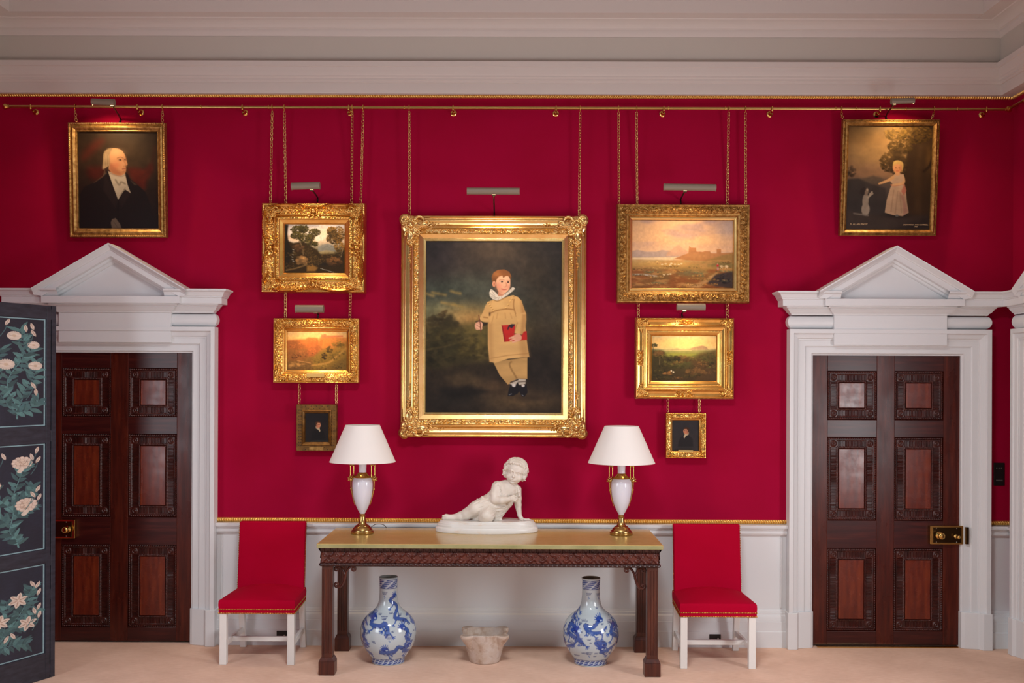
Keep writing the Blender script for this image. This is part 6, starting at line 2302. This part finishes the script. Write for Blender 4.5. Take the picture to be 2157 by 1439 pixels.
    mb.lathe([(0.0, 0.0), (0.108, 0.0)], n=60, cap=False)
    cols_ = np.concatenate([cols_, np.tile(lin((150, 160, 166) if not mouth_dark else (96, 84, 76)), (mb.n - k0, 1))])
    mb.build('porcelain_body', M_porc, root, smooth=180, fix=False, col=cols_)
    return root


yv = -0.487
vase('dragon_vase', 'blue and white bottle vase with pale mouth, under the table near the folding-screen end', WX(818, 1330, yv), yv, 1, False)
vase('dragon_vase', 'blue and white bottle vase with dark mouth, under the table towards the long-lock door', WX(1244.5, 1330, yv), yv, 2, True)

# ------------------------------------------------------------------ stone mortar
M_stone = mat('weathered_marble', (186, 166, 148), 0.6, noise=[(9, (1, 1, 1), [(0.25, (176, 150, 128)), (0.5, (196, 178, 164)), (0.75, (206, 196, 190))]), (22, (1, 1, 1), [(0.25, (214, 194, 178)), (0.5, (255, 255, 255)), (0.8, (250, 244, 240))])], bump=[('noise', 50, (1, 1, 1), 0.35, 0.004)])
mroot = thing('stone_mortar', 'worn marble mortar with four lugs on the carpet under the table', 'mortar', (WX(1021, 1370, -0.45), -0.45, 0.0008))
sd = Sdf((-0.21, -0.21, -0.01), (0.21, 0.21, 0.225), 0.0042)
w_, (X, Y, Z) = sd.win((-1, -1, -1), (1, 1, 1))
rad = np.hypot(X, Y)
body = np.maximum((rad - (0.100 + (0.154 - 0.100) * np.clip(Z / 0.205, 0, 1) ** 0.9)) * 0.93, np.maximum(Z - 0.205, -Z))
sd.put(w_, body.astype(np.float32), 0)
for ang in (-2.42, -0.66, 0.72, 2.42):
    dx, dy = math.cos(ang), math.sin(ang)
    sd.cap((dx * 0.150, dy * 0.150, 0.190), (dx * 0.124, dy * 0.124, 0.085), 0.050, 0.004, 0.0015)
sd.put(w_, (Z - 0.203 + 0 * rad - 0.004 * np.sin(3 * np.arctan2(Y, X)) + 0.0 * X).astype(np.float32) * -1.0, 0.004, 'sub')
sd.ell((0, 0, 0.215), (0.134, 0.134, 0.150), 0.004, 'sub')
sd.mesh('stone_body', M_stone, mroot)

# ------------------------------------------------------------------ folding screen
M_scr = mat('black_blue_lacquer', (48, 48, 62), 0.5, noise=[(12, (1, 1, 4), [(0.3, (28, 29, 40)), (0.7, (48, 49, 62))])])
M_scr_edge = mat('dark_screen_frame', (40, 41, 52), 0.5, noise=[(16, (1, 1, 5), [(0.3, (26, 27, 35)), (0.7, (44, 45, 54))])])
M_scr_paint = mat('painted_screen', (255, 255, 255), 0.5, attr='Col', noise=[(30, (1, 1, 3), [(0.25, (225, 225, 225)), (0.7, (255, 255, 255))])])
SX, SY = WX(109, 1300, -0.87), -0.87
sang = math.atan2(-0.36, -0.166)      # the leaf runs from its hinge edge towards the camera
screen = thing('folding_screen', 'dark blue-black folding screen painted with pale flowers, standing in front of a door', 'folding screen', (SX, SY, 0.0008), (0, 0, sang))
SH = 2.39
SWD = 0.62
TEAL, TEAL2, CREAM, LINE = (98, 144, 144), (78, 116, 120), (226, 208, 194), (146, 182, 190)


def leaves(c, x, y, a, ln, wd, col):
    d = np.array([math.cos(a), math.sin(a)]); n_ = np.array([-d[1], d[0]])
    p = np.array([x, y])
    c.poly([p, p + d * ln * 0.35 + n_ * wd, p + d * ln * 0.7 + n_ * wd * 0.75, p + d * ln, p + d * ln * 0.65 - n_ * wd * 0.5, p + d * ln * 0.3 - n_ * wd * 0.7], col, 0.95, 0, 3)
    c.line([p, p + d * ln * 0.9], 1.2, np.asarray(col) * 0.75, 0.5)


def bloom(c, x, y, r, kind, seed):
    q = np.random.default_rng(seed)
    if kind == 'daisy':
        for i in range(22):
            a = i * 2 * PI / 22
            c.line([(x, y), (x + r * math.cos(a), y + r * 0.8 * math.sin(a))], r * 0.26, CREAM, 0.97)
            c.line([(x + r * 0.4 * math.cos(a + 0.14), y + r * 0.32 * math.sin(a + 0.14)), (x + r * 0.95 * math.cos(a + 0.14), y + r * 0.76 * math.sin(a + 0.14))], r * 0.07, (170, 140, 126), 0.7)
        c.ell(x, y, r * 0.3, r * 0.25, (206, 180, 156), 0.9, 0.3)
    elif kind == 'peony':
        for i in range(14):
            a = q.uniform(0, 2 * PI); d = r * math.sqrt(q.uniform(0, 1)) * 0.6
            s = r * q.uniform(0.25, 0.4)
            c.ell(x + d * math.cos(a), y + d * math.sin(a) * 0.85, s * 1.06, s * 0.9, (178, 150, 132), 0.9, 0.1)
            c.ell(x + d * math.cos(a), y + d * math.sin(a) * 0.85 - r * 0.04, s * 0.95, s * 0.78, CREAM, 0.95, 0.15)
        for i in range(12):
            a = i * 2 * PI / 12
            c.ell(x + r * 0.82 * math.cos(a), y + r * 0.66 * math.sin(a), r * 0.27, r * 0.24, (184, 156, 138), 0.9, 0.1)
            c.ell(x + r * 0.82 * math.cos(a), y + r * 0.66 * math.sin(a), r * 0.23, r * 0.20, CREAM, 0.95, 0.15)
        for i in range(9):
            a = q.uniform(0, 2 * PI); d = r * q.uniform(0.05, 0.5)
            c.ell(x + d * math.cos(a), y + d * math.sin(a) * 0.8, r * 0.24, r * 0.2, (176, 146, 128), 0.9, 0.12)
            c.ell(x + d * math.cos(a), y + d * math.sin(a) * 0.8 - r * 0.03, r * 0.21, r * 0.165, (226, 206, 188), 0.95, 0.15)
        for i in range(3):
            c.ell(x + r * 0.12 * i, y + r * (0.8 + 0.16 * i), r * 0.26, r * 0.22, CREAM, 0.95, 0.15)
    else:
        for i in range(6):
            a = i * PI / 3 + 0.3
            d = np.array([math.cos(a), math.sin(a)]); n_ = np.array([-d[1], d[0]])
            p = np.array([x, y])
            c.poly([p, p + d * r * 0.5 + n_ * r * 0.27, p + d * r, p + d * r * 0.5 - n_ * r * 0.27], CREAM, 0.97, 0, 4)
            c.line([p + d * r * 0.15, p + d * r * 0.75], r * 0.1, (172, 136, 116), 0.8, r * 0.05)


def bud(c, x, y, a, s):
    d = np.array([math.cos(a), math.sin(a)]); n_ = np.array([-d[1], d[0]]); p = np.array([x, y])
    c.poly([p - d * s, p + n_ * s * 0.4, p + d * s, p - n_ * s * 0.4], CREAM, 0.96, 0, 4)
    c.line([p - d * s, p + d * s * 0.7], s * 0.16, (170, 140, 122), 0.7)


def screen_art(kind, w_mm, h_mm, seed):
    """millimetres, u from the hinge edge, v down"""
    c = Cv(0, 0, w_mm, h_mm, 300, (34, 38, 54))
    c.mottle(60, 0.16, seed, 1, 0.3)
    q = np.random.default_rng(seed)
    for u0 in (0.0,):
        m = 7
        for (xa, ya, xb, yb_) in ((m, m, w_mm - m, m), (m, h_mm - m, w_mm - m, h_mm - m), (m, m, m, h_mm - m), (w_mm - m, m, w_mm - m, h_mm - m)):
            c.line([(xa, ya), (xb, yb_)], 7, LINE, 0.95, 1)
    X = lambda f: f * w_mm
    Y = lambda f: f * h_mm
    stems = {'daisy': [[(.45, .92), (.47, .8), (.6, .6), (.4, .4), (.2, .28)], [(.45, .9), (.35, .7), (.2, .55), (.15, .42)], [(.5, .85), (.7, .7), (.8, .5), (.7, .3)], [(.55, .86), (.3, .85), (.12, .76)], [(.4, .5), (.35, .25), (.4, .12)], [(.7, .55), (.9, .35)]],
             'peony': [[(.42, .94), (.46, .86), (.55, .78), (.5, .62), (.52, .5), (.4, .3), (.34, .2)], [(.52, .6), (.75, .45), (.85, .3)], [(.52, .74), (.7, .66), (.9, .62)], [(.5, .55), (.3, .48), (.2, .4)], [(.5, .66), (.36, .62), (.25, .58)]],
             'lily': [[(.95, .9), (.7, .76), (.45, .55), (.3, .4), (.2, .25)], [(.7, .76), (.6, .55), (.6, .35)], [(.55, .65), (.3, .62), (.15, .5)], [(.8, .82), (.5, .82), (.3, .84)]]}[kind]
    for i, st in enumerate(stems):
        c.line([(X(a), Y(b)) for a, b in st], 9 if i == 0 else 6, TEAL if i == 0 else TEAL2, 0.95, 1.5, 6, (1, 0.7, 0.5))
        cs = catmull([(X(a), Y(b)) for a, b in st], 5)
        for k in range(2, len(cs)):
            d = cs[k] - cs[k - 1]
            a0 = math.atan2(d[1], d[0])
            for sg in (-1, 1):
                leaves(c, cs[k][0], cs[k][1], a0 + sg * q.uniform(0.5, 1.3), q.uniform(36, 70), q.uniform(9, 15), np.array(TEAL if q.uniform() < 0.5 else TEAL2) * q.uniform(0.72, 1.05))
    fl = {'daisy': [(.20, .25, 26), (.50, .17, 30), (.17, .44, 30), (.62, .43, 36), (.88, .3, 28), (.85, .55, 30)], 'peony': [(.37, .17, 46), (.30, .56, 50), (.84, .36, 44), (.9, .68, 40)], 'lily': [(.42, .35, 48), (.28, .62, 46), (.70, .55, 48), (.93, .4, 40)]}[kind]
    for i, (a, b, r) in enumerate(fl):
        bloom(c, X(a), Y(b), r, kind, seed + i)
    bd = {'daisy': [(.32, .10), (.22, .08), (.2, .14), (.2, .62), (.16, .68), (.6, .05)], 'peony': [(.14, .06), (.22, .12), (.12, .15), (.12, .42), (.2, .47), (.1, .5), (.65, .1)], 'lily': [(.12, .22), (.2, .2), (.1, .3), (.1, .46), (.17, .5), (.09, .55), (.5, .72), (.6, .74)]}[kind]
    for a, b in bd:
        c.line([(X(a), Y(b)), (X(a) + 10, Y(b) + 45), (X(a) + 34, Y(b) + 90)], 4, TEAL2, 0.9, 1, 4)
        bud(c, X(a), Y(b), -PI / 2 + 0.5 * math.sin(a * 40), 23)
    return c


zs = [(1.618, 2.305), (0.83, 1.51), (0.165, 0.74)]
lf = MB()
e0 = 0.075
dpt = 0.030
zc = [0.0] + [v for z in zs[::-1] for v in z] + [SH]
lf.box(0, 0.035, 0.0, dpt, 0, SH)                 # hinge stile
lf.box(0.041, e0, 0.0, dpt, 0, SH)                # inner stile
lf.box(SWD - 0.06, SWD, 0.0, dpt, 0, SH)
for a, b in ((0.0, 0.165), (0.74, 0.83), (1.51, 1.618), (2.305, SH)):
    lf.box(e0, SWD - 0.06, 0.0004, dpt, a, b)
for zz_ in (0.02, 0.50, 0.72, 1.52, 2.30):
    lf.box(0.033, 0.043, 0.003, dpt - 0.002, zz_, zz_ + 0.07)
L1 = lf.build('screen_leaf', M_scr, screen, bevel=0.002)
for (z0, z1), kind, sdd in zip(zs, ('daisy', 'peony', 'lily'), (3, 5, 8)):
    wv, hv = SWD - 0.06 - e0, z1 - z0
    c = screen_art(kind, wv * 620, hv * 1000, sdd)
    Xg, Zg = np.meshgrid(np.linspace(e0, SWD - 0.06, c.nx), np.linspace(z1, z0, c.ny))
    Pp = np.stack([Xg, np.full_like(Xg, dpt - 0.006), Zg], -1)
    MB().grid(Pp).build('painted_panel', M_scr_paint, L1, fix=False, col=c.colours().reshape(-1, 3))
# second leaf folded back behind the first
L2 = MB().box(0.0, 0.60, -0.014, 0.014, 0.0, SH - 0.004).build('screen_leaf', M_scr_edge, screen, bevel=0.002)
L2.location = (-0.012, -0.016, 0)
L2.rotation_euler = (0, 0, -math.radians(52))
for zz_ in (0.35, 1.15, 2.05):
    MB().tube([(-0.004, -0.004, zz_), (-0.004, -0.004, zz_ + 0.09)], 0.007, 8).build('hinge', M_scr_edge, screen, smooth=60)

# ------------------------------------------------------------------ switch plate and sockets
def plate(name, label, cat, px, depth, extra):
    l, t, r, b = px
    x0, x1 = WX(l, (t + b) / 2, -depth), WX(r, (t + b) / 2, -depth)
    z0, z1 = WZ((l + r) / 2, b, -depth), WZ((l + r) / 2, t, -depth)
    root = thing(name, label, cat, ((x0 + x1) / 2, -depth, z0))
    w, h = x1 - x0, z1 - z0
    MB().box(-w / 2, w / 2, -0.008, -0.0004, 0, h).build('face_plate', M_black, root, bevel=0.002)
    extra(root, w, h)


def sw(root, w, h):
    for i in range(3):
        MB().box(-w * 0.3 + i * w * 0.22, -w * 0.3 + i * w * 0.22 + 0.008, -0.012, -0.0082, h * 0.72, h * 0.80).build('switch_key', mat('switch_grey', (84, 80, 78), 0.4), root, bevel=0.001)
    MB().box(-w * 0.3, w * 0.3, -0.0095, -0.0082, h * 0.20, h * 0.26).build('dial_mark', mat('switch_grey', (84, 80, 78), 0.4), root)


def so(root, w, h):
    MB().box(-w * 0.22, -w * 0.12, -0.0088, -0.0082, h * 0.12, h * 0.45).build('pin_slot', mat('slot_black', (6, 5, 6), 0.8), root)
    MB().ell((w * 0.25, -0.010, h * 0.45), (0.006, 0.004, 0.006), 10, 7).build('socket_switch', M_steel, root, smooth=180)


plate('light_switch', 'black light switch plate on the narrow strip of red wall', 'light switch', (2092.5, 975, 2115.5, 1023), 0.001, sw)
plate('wall_socket', 'black wall socket low behind the chair beside the folding-screen door', 'socket', (583, 1328.5, 605, 1346), 0.043, so)
plate('wall_socket', 'black wall socket low behind the chair beside the long-lock door', 'socket', (1494, 1336, 1518, 1352), 0.043, so)
# ------------------------------------------------------------------ marble child reclining on a plinth
M_marble = mat('white_marble', (226, 216, 204), 0.45, spec=0.4, sss=0.12, noise=[(10, (1, 1, 1), [(0.3, (214, 204, 192)), (0.7, (230, 222, 212))])])
M_plinth = mat('plinth_marble', (226, 222, 216), 0.32, noise=[(7, (1, 1, 2.5), [(0.28, (222, 200, 180)), (0.42, (226, 222, 216)), (0.8, (230, 228, 226))])])
YS = -0.262
PZ = 0.9425
sx0, sx1 = WX(917.5, 1112, YS), WX(1133, 1112, YS)
statue = thing('marble_statue', 'white marble statue of a reclining toddler on an oval plinth, on the marble table top', 'statue', ((sx0 + sx1) / 2, YS, TH + 0.0006))
sw_ = (sx1 - sx0) / 2
ph = PZ - TH - 0.0006
pl = MB().lathe([(0.0, 0.0), (0.985, 0.0), (1.0, 0.006), (1.0, ph * 0.34), (0.985, ph * 0.42), (0.965, ph * 0.46), (0.965, ph * 0.62), (0.95, ph * 0.68), (0.945, ph * 0.80), (0.92, ph * 0.86), (0.915, ph * 0.95), (0.90, ph), (0.0, ph)], n=96)
pl.xform(Matrix.Diagonal((sw_, 0.152, 1, 1)))
pl.build('plinth', M_plinth, statue, smooth=30)
U = 0.00044


def J(zx, zy, d=0.0):
    """joint seen at zx, zy of the close view, d units nearer (negative) or further than the figure's middle plane"""
    y = YS + d * U
    x, z = W(910 + zx / 7.575, 950 + zy / 7.575, y)
    return np.array([x, y, z])


B0 = np.array([statue.location.x, YS, 0.0])
lo = J(120, 1180, -330); hi = J(1660, 70, 330)
body = Sdf((lo[0], YS - 0.152, PZ - 0.004), (hi[0], YS + 0.125, hi[2] + 0.01), 0.0021)


def C(a, b, r1, r2, k=30, mode='add'):
    body.cap(J(*a), J(*b), r1 * U, r2 * U, k * U, mode)


def E(a, r, k=30, mode='add', M=None):
    body.ell(J(*a), np.array(r) * U, k * U, mode, M)


# torso in its frock
C((1190, 610, 35), (1120, 700, 40), 150, 168, 40)
C((1120, 700, 40), (985, 830, 45), 168, 178, 40)
C((985, 830, 45), (830, 890, 30), 176, 150, 50)
C((1050, 560, 20), (1345, 615, 25), 78, 66, 50)
C((1265, 560, 25), (1290, 480, 10), 82, 80, 40)
E((1215, 630, -75), (110, 50, 90), 60)
# skirt falling to the plinth on the far side
C((1180, 800, 50), (1060, 1010, 30), 105, 60, 50)
C((1060, 1010, 30), (1030, 1095, 10), 62, 34, 30)
C((1170, 800, 30), (1050, 1020, 5), 120, 76, 40)
C((1090, 900, -20), (1030, 1060, -30), 90, 60, 40)
C((1030, 1095, -40), (1105, 1100, -30), 20, 18, 16)
C((990, 1120, -60), (1000, 1085, -50), 22, 14, 14)
# legs
C((830, 890, -40), (700, 930, -85), 150, 125, 40)
C((700, 930, -85), (560, 1005, -70), 122, 92, 24)
C((560, 1005, -70), (455, 1040, -50), 84, 68, 20)
C((455, 1040, -50), (335, 1060, -30), 68, 42, 20)
C((335, 1060, -30), (225, 1055, -30), 44, 44, 20)
C((225, 1055, -32), (190, 1070, -34), 48, 34, 14)
for i in range(5):
    C((205 - 3 * i, 1030 + 15 * i, -62 + 10 * i), (172 + 4 * i, 1036 + 14 * i, -66 + 10 * i), 15 - i, 12 - i, 5)
C((900, 930, -40), (868, 1045, -205), 146, 114, 18)
C((866, 1050, -205), (850, 1075, -200), 116, 106, 20)
C((860, 1080, -170), (720, 1085, -40), 86, 66, 20)
C((720, 1085, -40), (640, 1085, 20), 64, 44, 20)
# near arm across the chest
C((1035, 570, -15), (1000, 690, -85), 84, 74, 26)
C((1000, 690, -85), (1000, 782, -130), 74, 68, 14)
C((1000, 782, -130), (1110, 790, -180), 68, 60, 14)
C((1110, 790, -180), (1225, 770, -178), 60, 42, 12)
E((1280, 762, -165), (58, 28, 44), 14)
for i, (dx, dy, ex, ey) in enumerate(((1310, 735, 1362, 738), (1318, 755, 1378, 768), (1312, 775, 1368, 792), (1300, 795, 1345, 812))):
    C((dx, dy, -165), ((dx + ex) / 2 + 6, (dy + ey) / 2 - 4, -176), 15, 14, 5)
    C(((dx + ex) / 2 + 6, (dy + ey) / 2 - 4, -176), (ex, ey, -158), 14, 10, 4)
C((1262, 740, -175), (1312, 712, -160), 15, 12, 6)
# far arm propping the body
C((1360, 615, 15), (1368, 760, 30), 66, 60, 24)
C((1368, 760, 30), (1372, 860, 34), 60, 54, 14)
C((1372, 860, 34), (1398, 1030, 10), 54, 33, 14)
C((1398, 1030, 10), (1425, 1078, -10), 34, 32, 12)
E((1450, 1092, -15), (52, 34, 22), 14)
for i, (ex, ey, dz) in enumerate(((1590, 1108, 22), (1600, 1110, -5), (1585, 1116, -36), (1545, 1122, -62))):
    C((1470, 1092, 12 - 18 * i), ((1470 + ex) / 2 + 6, 1090 + 3 * i, dz * 0.8), 14, 13, 5)
    C(((1470 + ex) / 2 + 6, 1090 + 3 * i, dz * 0.8), (ex, ey, dz), 13, 9, 4)
C((1420, 1090, -50), (1455, 1118, -85), 14, 10, 6)
# head, in its own tilted frame
HC = np.array(J(1335, 322, -5))
ta = math.radians(12)
hr = np.array([math.cos(ta), 0, -math.sin(ta)])
hu = np.array([math.sin(ta), -0.12, math.cos(ta)]); hu /= np.linalg.norm(hu)
hf = -np.cross(hr, hu); hf /= np.linalg.norm(hf)
if hf[1] > 0:
    hf = -hf
yaw = math.radians(6)
hr, hf = hr * math.cos(yaw) + hf * math.sin(yaw), hf * math.cos(yaw) - hr * math.sin(yaw)
HM = [hr, hf, hu]


def HP(r, f, u):
    return HC + (hr * r + hf * f + hu * u) * U


def HCp(a, b, r1, r2, k=12, mode='add'):
    body.cap(HP(*a), HP(*b), r1 * U, r2 * U, k * U, mode)


def HE(a, r, k=14, mode='add'):
    body.ell(HP(*a), np.array(r) * U, k * U, mode, HM)


HE((0, -25, 52), (160, 168, 148), 20)
HE((0, 30, -50), (132, 128, 140), 30)
HE((0, 66, 44), (128, 96, 104), 30)
for s in (-1, 1):
    HE((s * 62, 92, -88), (62, 54, 56), 34)
HE((0, 122, -164), (40, 34, 28), 26)
HE((0, 60, -140), (86, 68, 46), 30)
for s in (-1, 1):           # eye hollows, eyeballs, lids, brows
    HE((s * 52, 172, -14), (42, 30, 24), 26, 'sub')
    HE((s * 52, 122, -18), (27, 27, 22), 4)
    HCp((s * 28, 142, -8), (s * 52, 152, 0), 5, 6, 5); HCp((s * 52, 152, 0), (s * 78, 136, -10), 6, 5, 5)
    HCp((s * 34, 144, -34), (s * 70, 138, -35), 5, 4, 5)
    HCp((s * 26, 156, 18), (s * 58, 156, 28), 7, 7, 18); HCp((s * 58, 156, 28), (s * 92, 132, 14), 7, 6, 18)
HCp((0, 156, -6), (0, 172, -56), 9, 14, 14)
HE((0, 178, -64), (17, 18, 14), 8)
for s in (-1, 1):
    HE((s * 15, 166, -68), (10, 12, 9), 6)
HE((0, 142, -114), (50, 24, 30), 20)
HCp((-25, 158, -108), (0, 168, -103), 7, 9, 6); HCp((0, 168, -103), (25, 158, -108), 9, 7, 6)
HCp((-18, 158, -126), (18, 158, -126), 10, 10, 6)
HCp((-28, 168, -115), (28, 168, -115), 3.5, 3.5, 3, 'sub')
HE((0, 154, -142), (30, 10, 6), 8, 'sub')
# hair brushed from a parting, thick at the temples and the nape
HE((0, -42, 62), (180, 172, 150), 10)
hq = np.random.default_rng(9)
for i in range(30):
    a = -1.62 + 3.24 * i / 29
    w = abs(math.sin(a))
    top = (-26 + 70 * math.sin(a), 60 + 10 * math.cos(a), 186 - 16 * w)
    if abs(a) < 0.5:
        mid = (-20 + 210 * a, 128, 146); end = (-16 + 330 * a, 132 - 60 * abs(a), 128 - 30 * abs(a))
    else:
        mid = (158 * math.sin(a), 96 * math.cos(a) + 22, 128 - 30 * w + hq.uniform(-6, 6))
        end = (176 * math.sin(a), 96 * math.cos(a) + 26, 60 - 50 * w + hq.uniform(-12, 10))
    r0 = hq.uniform(13, 18)
    HCp(top, mid, r0, r0, 12); HCp(mid, end, r0, r0 * 0.7, 12)
for s in (-1, 1):
    for (r, f, u, q) in ((152, 66, 20, 40), (160, 40, -20, 44), (158, 52, -58, 40), (148, 28, -92, 38), (166, -10, 30, 50), (160, -20, -40, 50), (136, 4, -112, 36), (168, 20, 64, 40)):
        HE((s * r, f, u), (q * 0.72, q * 0.9, q * hq.uniform(0.75, 0.95)), 14)
        HCp((s * (r + 4), f + q * 0.6, u + q * 0.5), (s * (r + 12), f + q * 0.75, u - q * 0.5), 9, 6, 8)
for i in range(12):
    a = hq.uniform(0, 2 * PI)
    HE((110 * math.cos(a), -120, -20 + 90 * math.sin(a)), (48, 44, 44), 12)
HCp((-176, 56, -26), (-206, 64, -6), 13, 6, 8); HCp((-168, 60, -80), (-192, 66, -92), 13, 6, 8); HCp((168, 50, -96), (190, 56, -104), 12, 6, 8)
# folds of the frock: ridges laid over the cloth
FO = [((1045, 500, -40), (1105, 600, -100), (1150, 690, -128)), ((1090, 500, -35), (1120, 600, -110), (1130, 700, -125)), ((1050, 700, -110), (1150, 712, -140), (1180, 700, -140)),
      ((800, 740, -60), (880, 810, -125), (960, 850, -140)), ((740, 800, -80), (830, 880, -130), (960, 920, -150)), ((720, 770, -60), (790, 850, -120), (850, 940, -150)), ((760, 830, -105), (800, 900, -140), (820, 960, -160)),
      ((900, 830, -130), (1010, 900, -140), (1150, 900, -100)), ((880, 900, -140), (1010, 950, -130), (1120, 930, -90)), ((1180, 820, -125), (1220, 790, -125), (1280, 760, -120)), ((1010, 960, -110), (1060, 1020, -60), (1050, 1080, -40)),
      ((1100, 880, -110), (1080, 980, -70), (1060, 1060, -50)), ((1180, 860, -80), (1120, 960, -50), (1070, 1050, -30)), ((690, 800, -30), (760, 800, -90), (850, 830, -130)), ((950, 660, -60), (930, 740, -110), (950, 800, -140)),
      ((1360, 560, -40), (1385, 640, -50), (1390, 730, -40)), ((1180, 740, -140), (1250, 800, -120), (1220, 850, -110))]
for tr in FO:
    p = catmull([J(*q) for q in tr], 5)
    for i in range(len(p) - 1):
        body.cap(p[i], p[i + 1], 13 * U, 13 * U, 18 * U)
# cloth and skin never sink below the plinth's top
w_, (X, Y, Z) = body.win((-9, -9, -9), (9, 9, 9))
f_ = body.F
f_[...] = np.maximum(f_, (PZ + 0.0006 - Z + 0 * X + 0 * Y).astype(np.float32))
# locks of hair and cloth texture: fine ripples
V_, F_ = surface_nets(body.F, body.lo, body.h)
# carved texture: pleats of the frock and strands of the hair, pushed along the surface normal
fn_ = np.cross(V_[F_[:, 2]] - V_[F_[:, 0]], V_[F_[:, 3]] - V_[F_[:, 1]])
N_ = np.zeros_like(V_)
for q_ in range(4):
    np.add.at(N_, F_[:, q_], fn_)
N_ /= np.linalg.norm(N_, axis=1, keepdims=True) + 1e-12
o_ = J(0, 0)
zx, zy = (V_[:, 0] - o_[0]) / U, -(V_[:, 2] - o_[2]) / U
dy_ = (V_[:, 1] - YS) / U


def inside(poly):
    r = np.zeros(len(zx), bool)
    for i in range(len(poly)):
        (xa, ya), (xb, yb_) = poly[i - 1], poly[i]
        if ya != yb_:
            r ^= ((ya > zy) != (yb_ > zy)) & (zx < (xb - xa) * (zy - ya) / (yb_ - ya) + xa)
    return r


frock = inside([(1050, 470), (1095, 560), (1120, 640), (1165, 715), (1280, 700), (1340, 560), (1420, 640), (1400, 760), (1300, 860), (1180, 950), (1080, 1110), (990, 1110), (980, 1010), (900, 940), (810, 970), (760, 880), (640, 800), (780, 700), (930, 620)])
arm = inside([(920, 540), (1085, 545), (1085, 690), (1200, 720), (1400, 700), (1400, 840), (1180, 835), (1080, 860), (960, 850), (920, 780)]) & (dy_ < -55)
sgn_ = 1.0 if (N_[:, 1] * (V_[:, 1] - YS)).mean() > 0 else -1.0
sv, tv = zx * 0.50 + zy * 0.86, zx * 0.86 - zy * 0.50
pl_ = 1 - np.abs(fbm(sv / 34 + 0.4 * np.sin(tv / 90), tv / 210, 5, 2)) * 2.6
V_ += N_ * (sgn_ * (frock & ~arm) * 9.0 * U * np.clip(pl_, -0.3, 1))[:, None]
d_ = (V_ - HC) / U
hl = np.stack([d_ @ hr, d_ @ hf, d_ @ hu], 1)
hair = (np.linalg.norm(hl, axis=1) > 150) & (hl[:, 2] > -140) & ~((np.abs(hl[:, 0]) < 128) & (hl[:, 1] > 60) & (hl[:, 2] < 110)) & (np.linalg.norm(hl, axis=1) < 260) & (zy < 470)
ang_ = np.arctan2(hl[:, 0] + 26, hl[:, 1] - 20)
el_ = np.arctan2(hl[:, 2], np.hypot(hl[:, 0], hl[:, 1]))
st_ = 1 - np.abs(fbm(ang_ * 7 + 0.5 * np.sin(el_ * 6), el_ * 1.6, 8, 2)) * 3.0
V_ += N_ * (sgn_ * hair * 8.0 * U * np.clip(st_, -0.4, 1))[:, None]
mbs = MB()
mbs.add(V_ - np.array(statue.location), F_.tolist())
so_ = mbs.build('child_figure', M_marble, statue, smooth=180, fix=False)
sm = so_.modifiers.new('Smooth', 'SMOOTH')
sm.factor, sm.iterations = 0.4, 1
# ------------------------------------------------------------------ light
def area(name, loc, target, sx, sy, energy, col):
    ld = bpy.data.lights.new(name, 'AREA')
    ld.shape = 'RECTANGLE'
    ld.size, ld.size_y = sx, sy
    ld.energy = energy
    ld.color = col
    o = bpy.data.objects.new(name, ld)
    COL.objects.link(o)
    o.location = loc
    d = Vector(target) - Vector(loc)
    o.rotation_euler = d.to_track_quat('-Z', 'Y').to_euler()
    return o


area('window_light_right', (3.58, -3.5, 1.51), (0, -3.5, 1.36), 1.1, 1.3, 96, (0.94, 0.98, 1.0))
area('window_light_left', (-3.845, -4.0, 1.71), (0, -4.0, 1.51), 1.7, 1.7, 72, (0.84, 0.92, 1.0))
area('window_light_rear', (0.0, -9.2, 1.7), (0.0, 0, 0.4), 2.6, 1.8, 22, (0.92, 0.97, 1.0))
area('overhead_fill', (0.0, -4.5, 4.5), (0.0, -5.0, 0), 1.1, 0.9, 175, (0.91, 0.97, 1.0))  # added unseen overhead fill that brightens floor and table top; no fixture modelled
wd = bpy.data.worlds.new('room_ambient')
SC.world = wd
wd.use_nodes = True
bg = wd.node_tree.nodes['Background']
bg.inputs['Color'].default_value = (0.60, 0.60, 0.62, 1)
bg.inputs['Strength'].default_value = 0.06

# ------------------------------------------------------------------ camera
cd = bpy.data.cameras.new('camera')
cd.sensor_width = 36.0
cd.lens = FPX / 2157 * 36.0
cd.shift_x = 0.0
cd.shift_y = (PCY - 719.5) / 2157
cd.clip_end = 60
cam = bpy.data.objects.new('camera', cd)
COL.objects.link(cam)
cam.location = (0, -CAMD, CAMZ)
cam.rotation_euler = ROT.to_euler()
SC.camera = cam
SC.view_settings.view_transform = 'Standard'
SC.view_settings.look = 'None'
SC.view_settings.gamma = 1.0
SC.view_settings.use_curve_mapping = False
SC.view_settings.exposure = 0.08
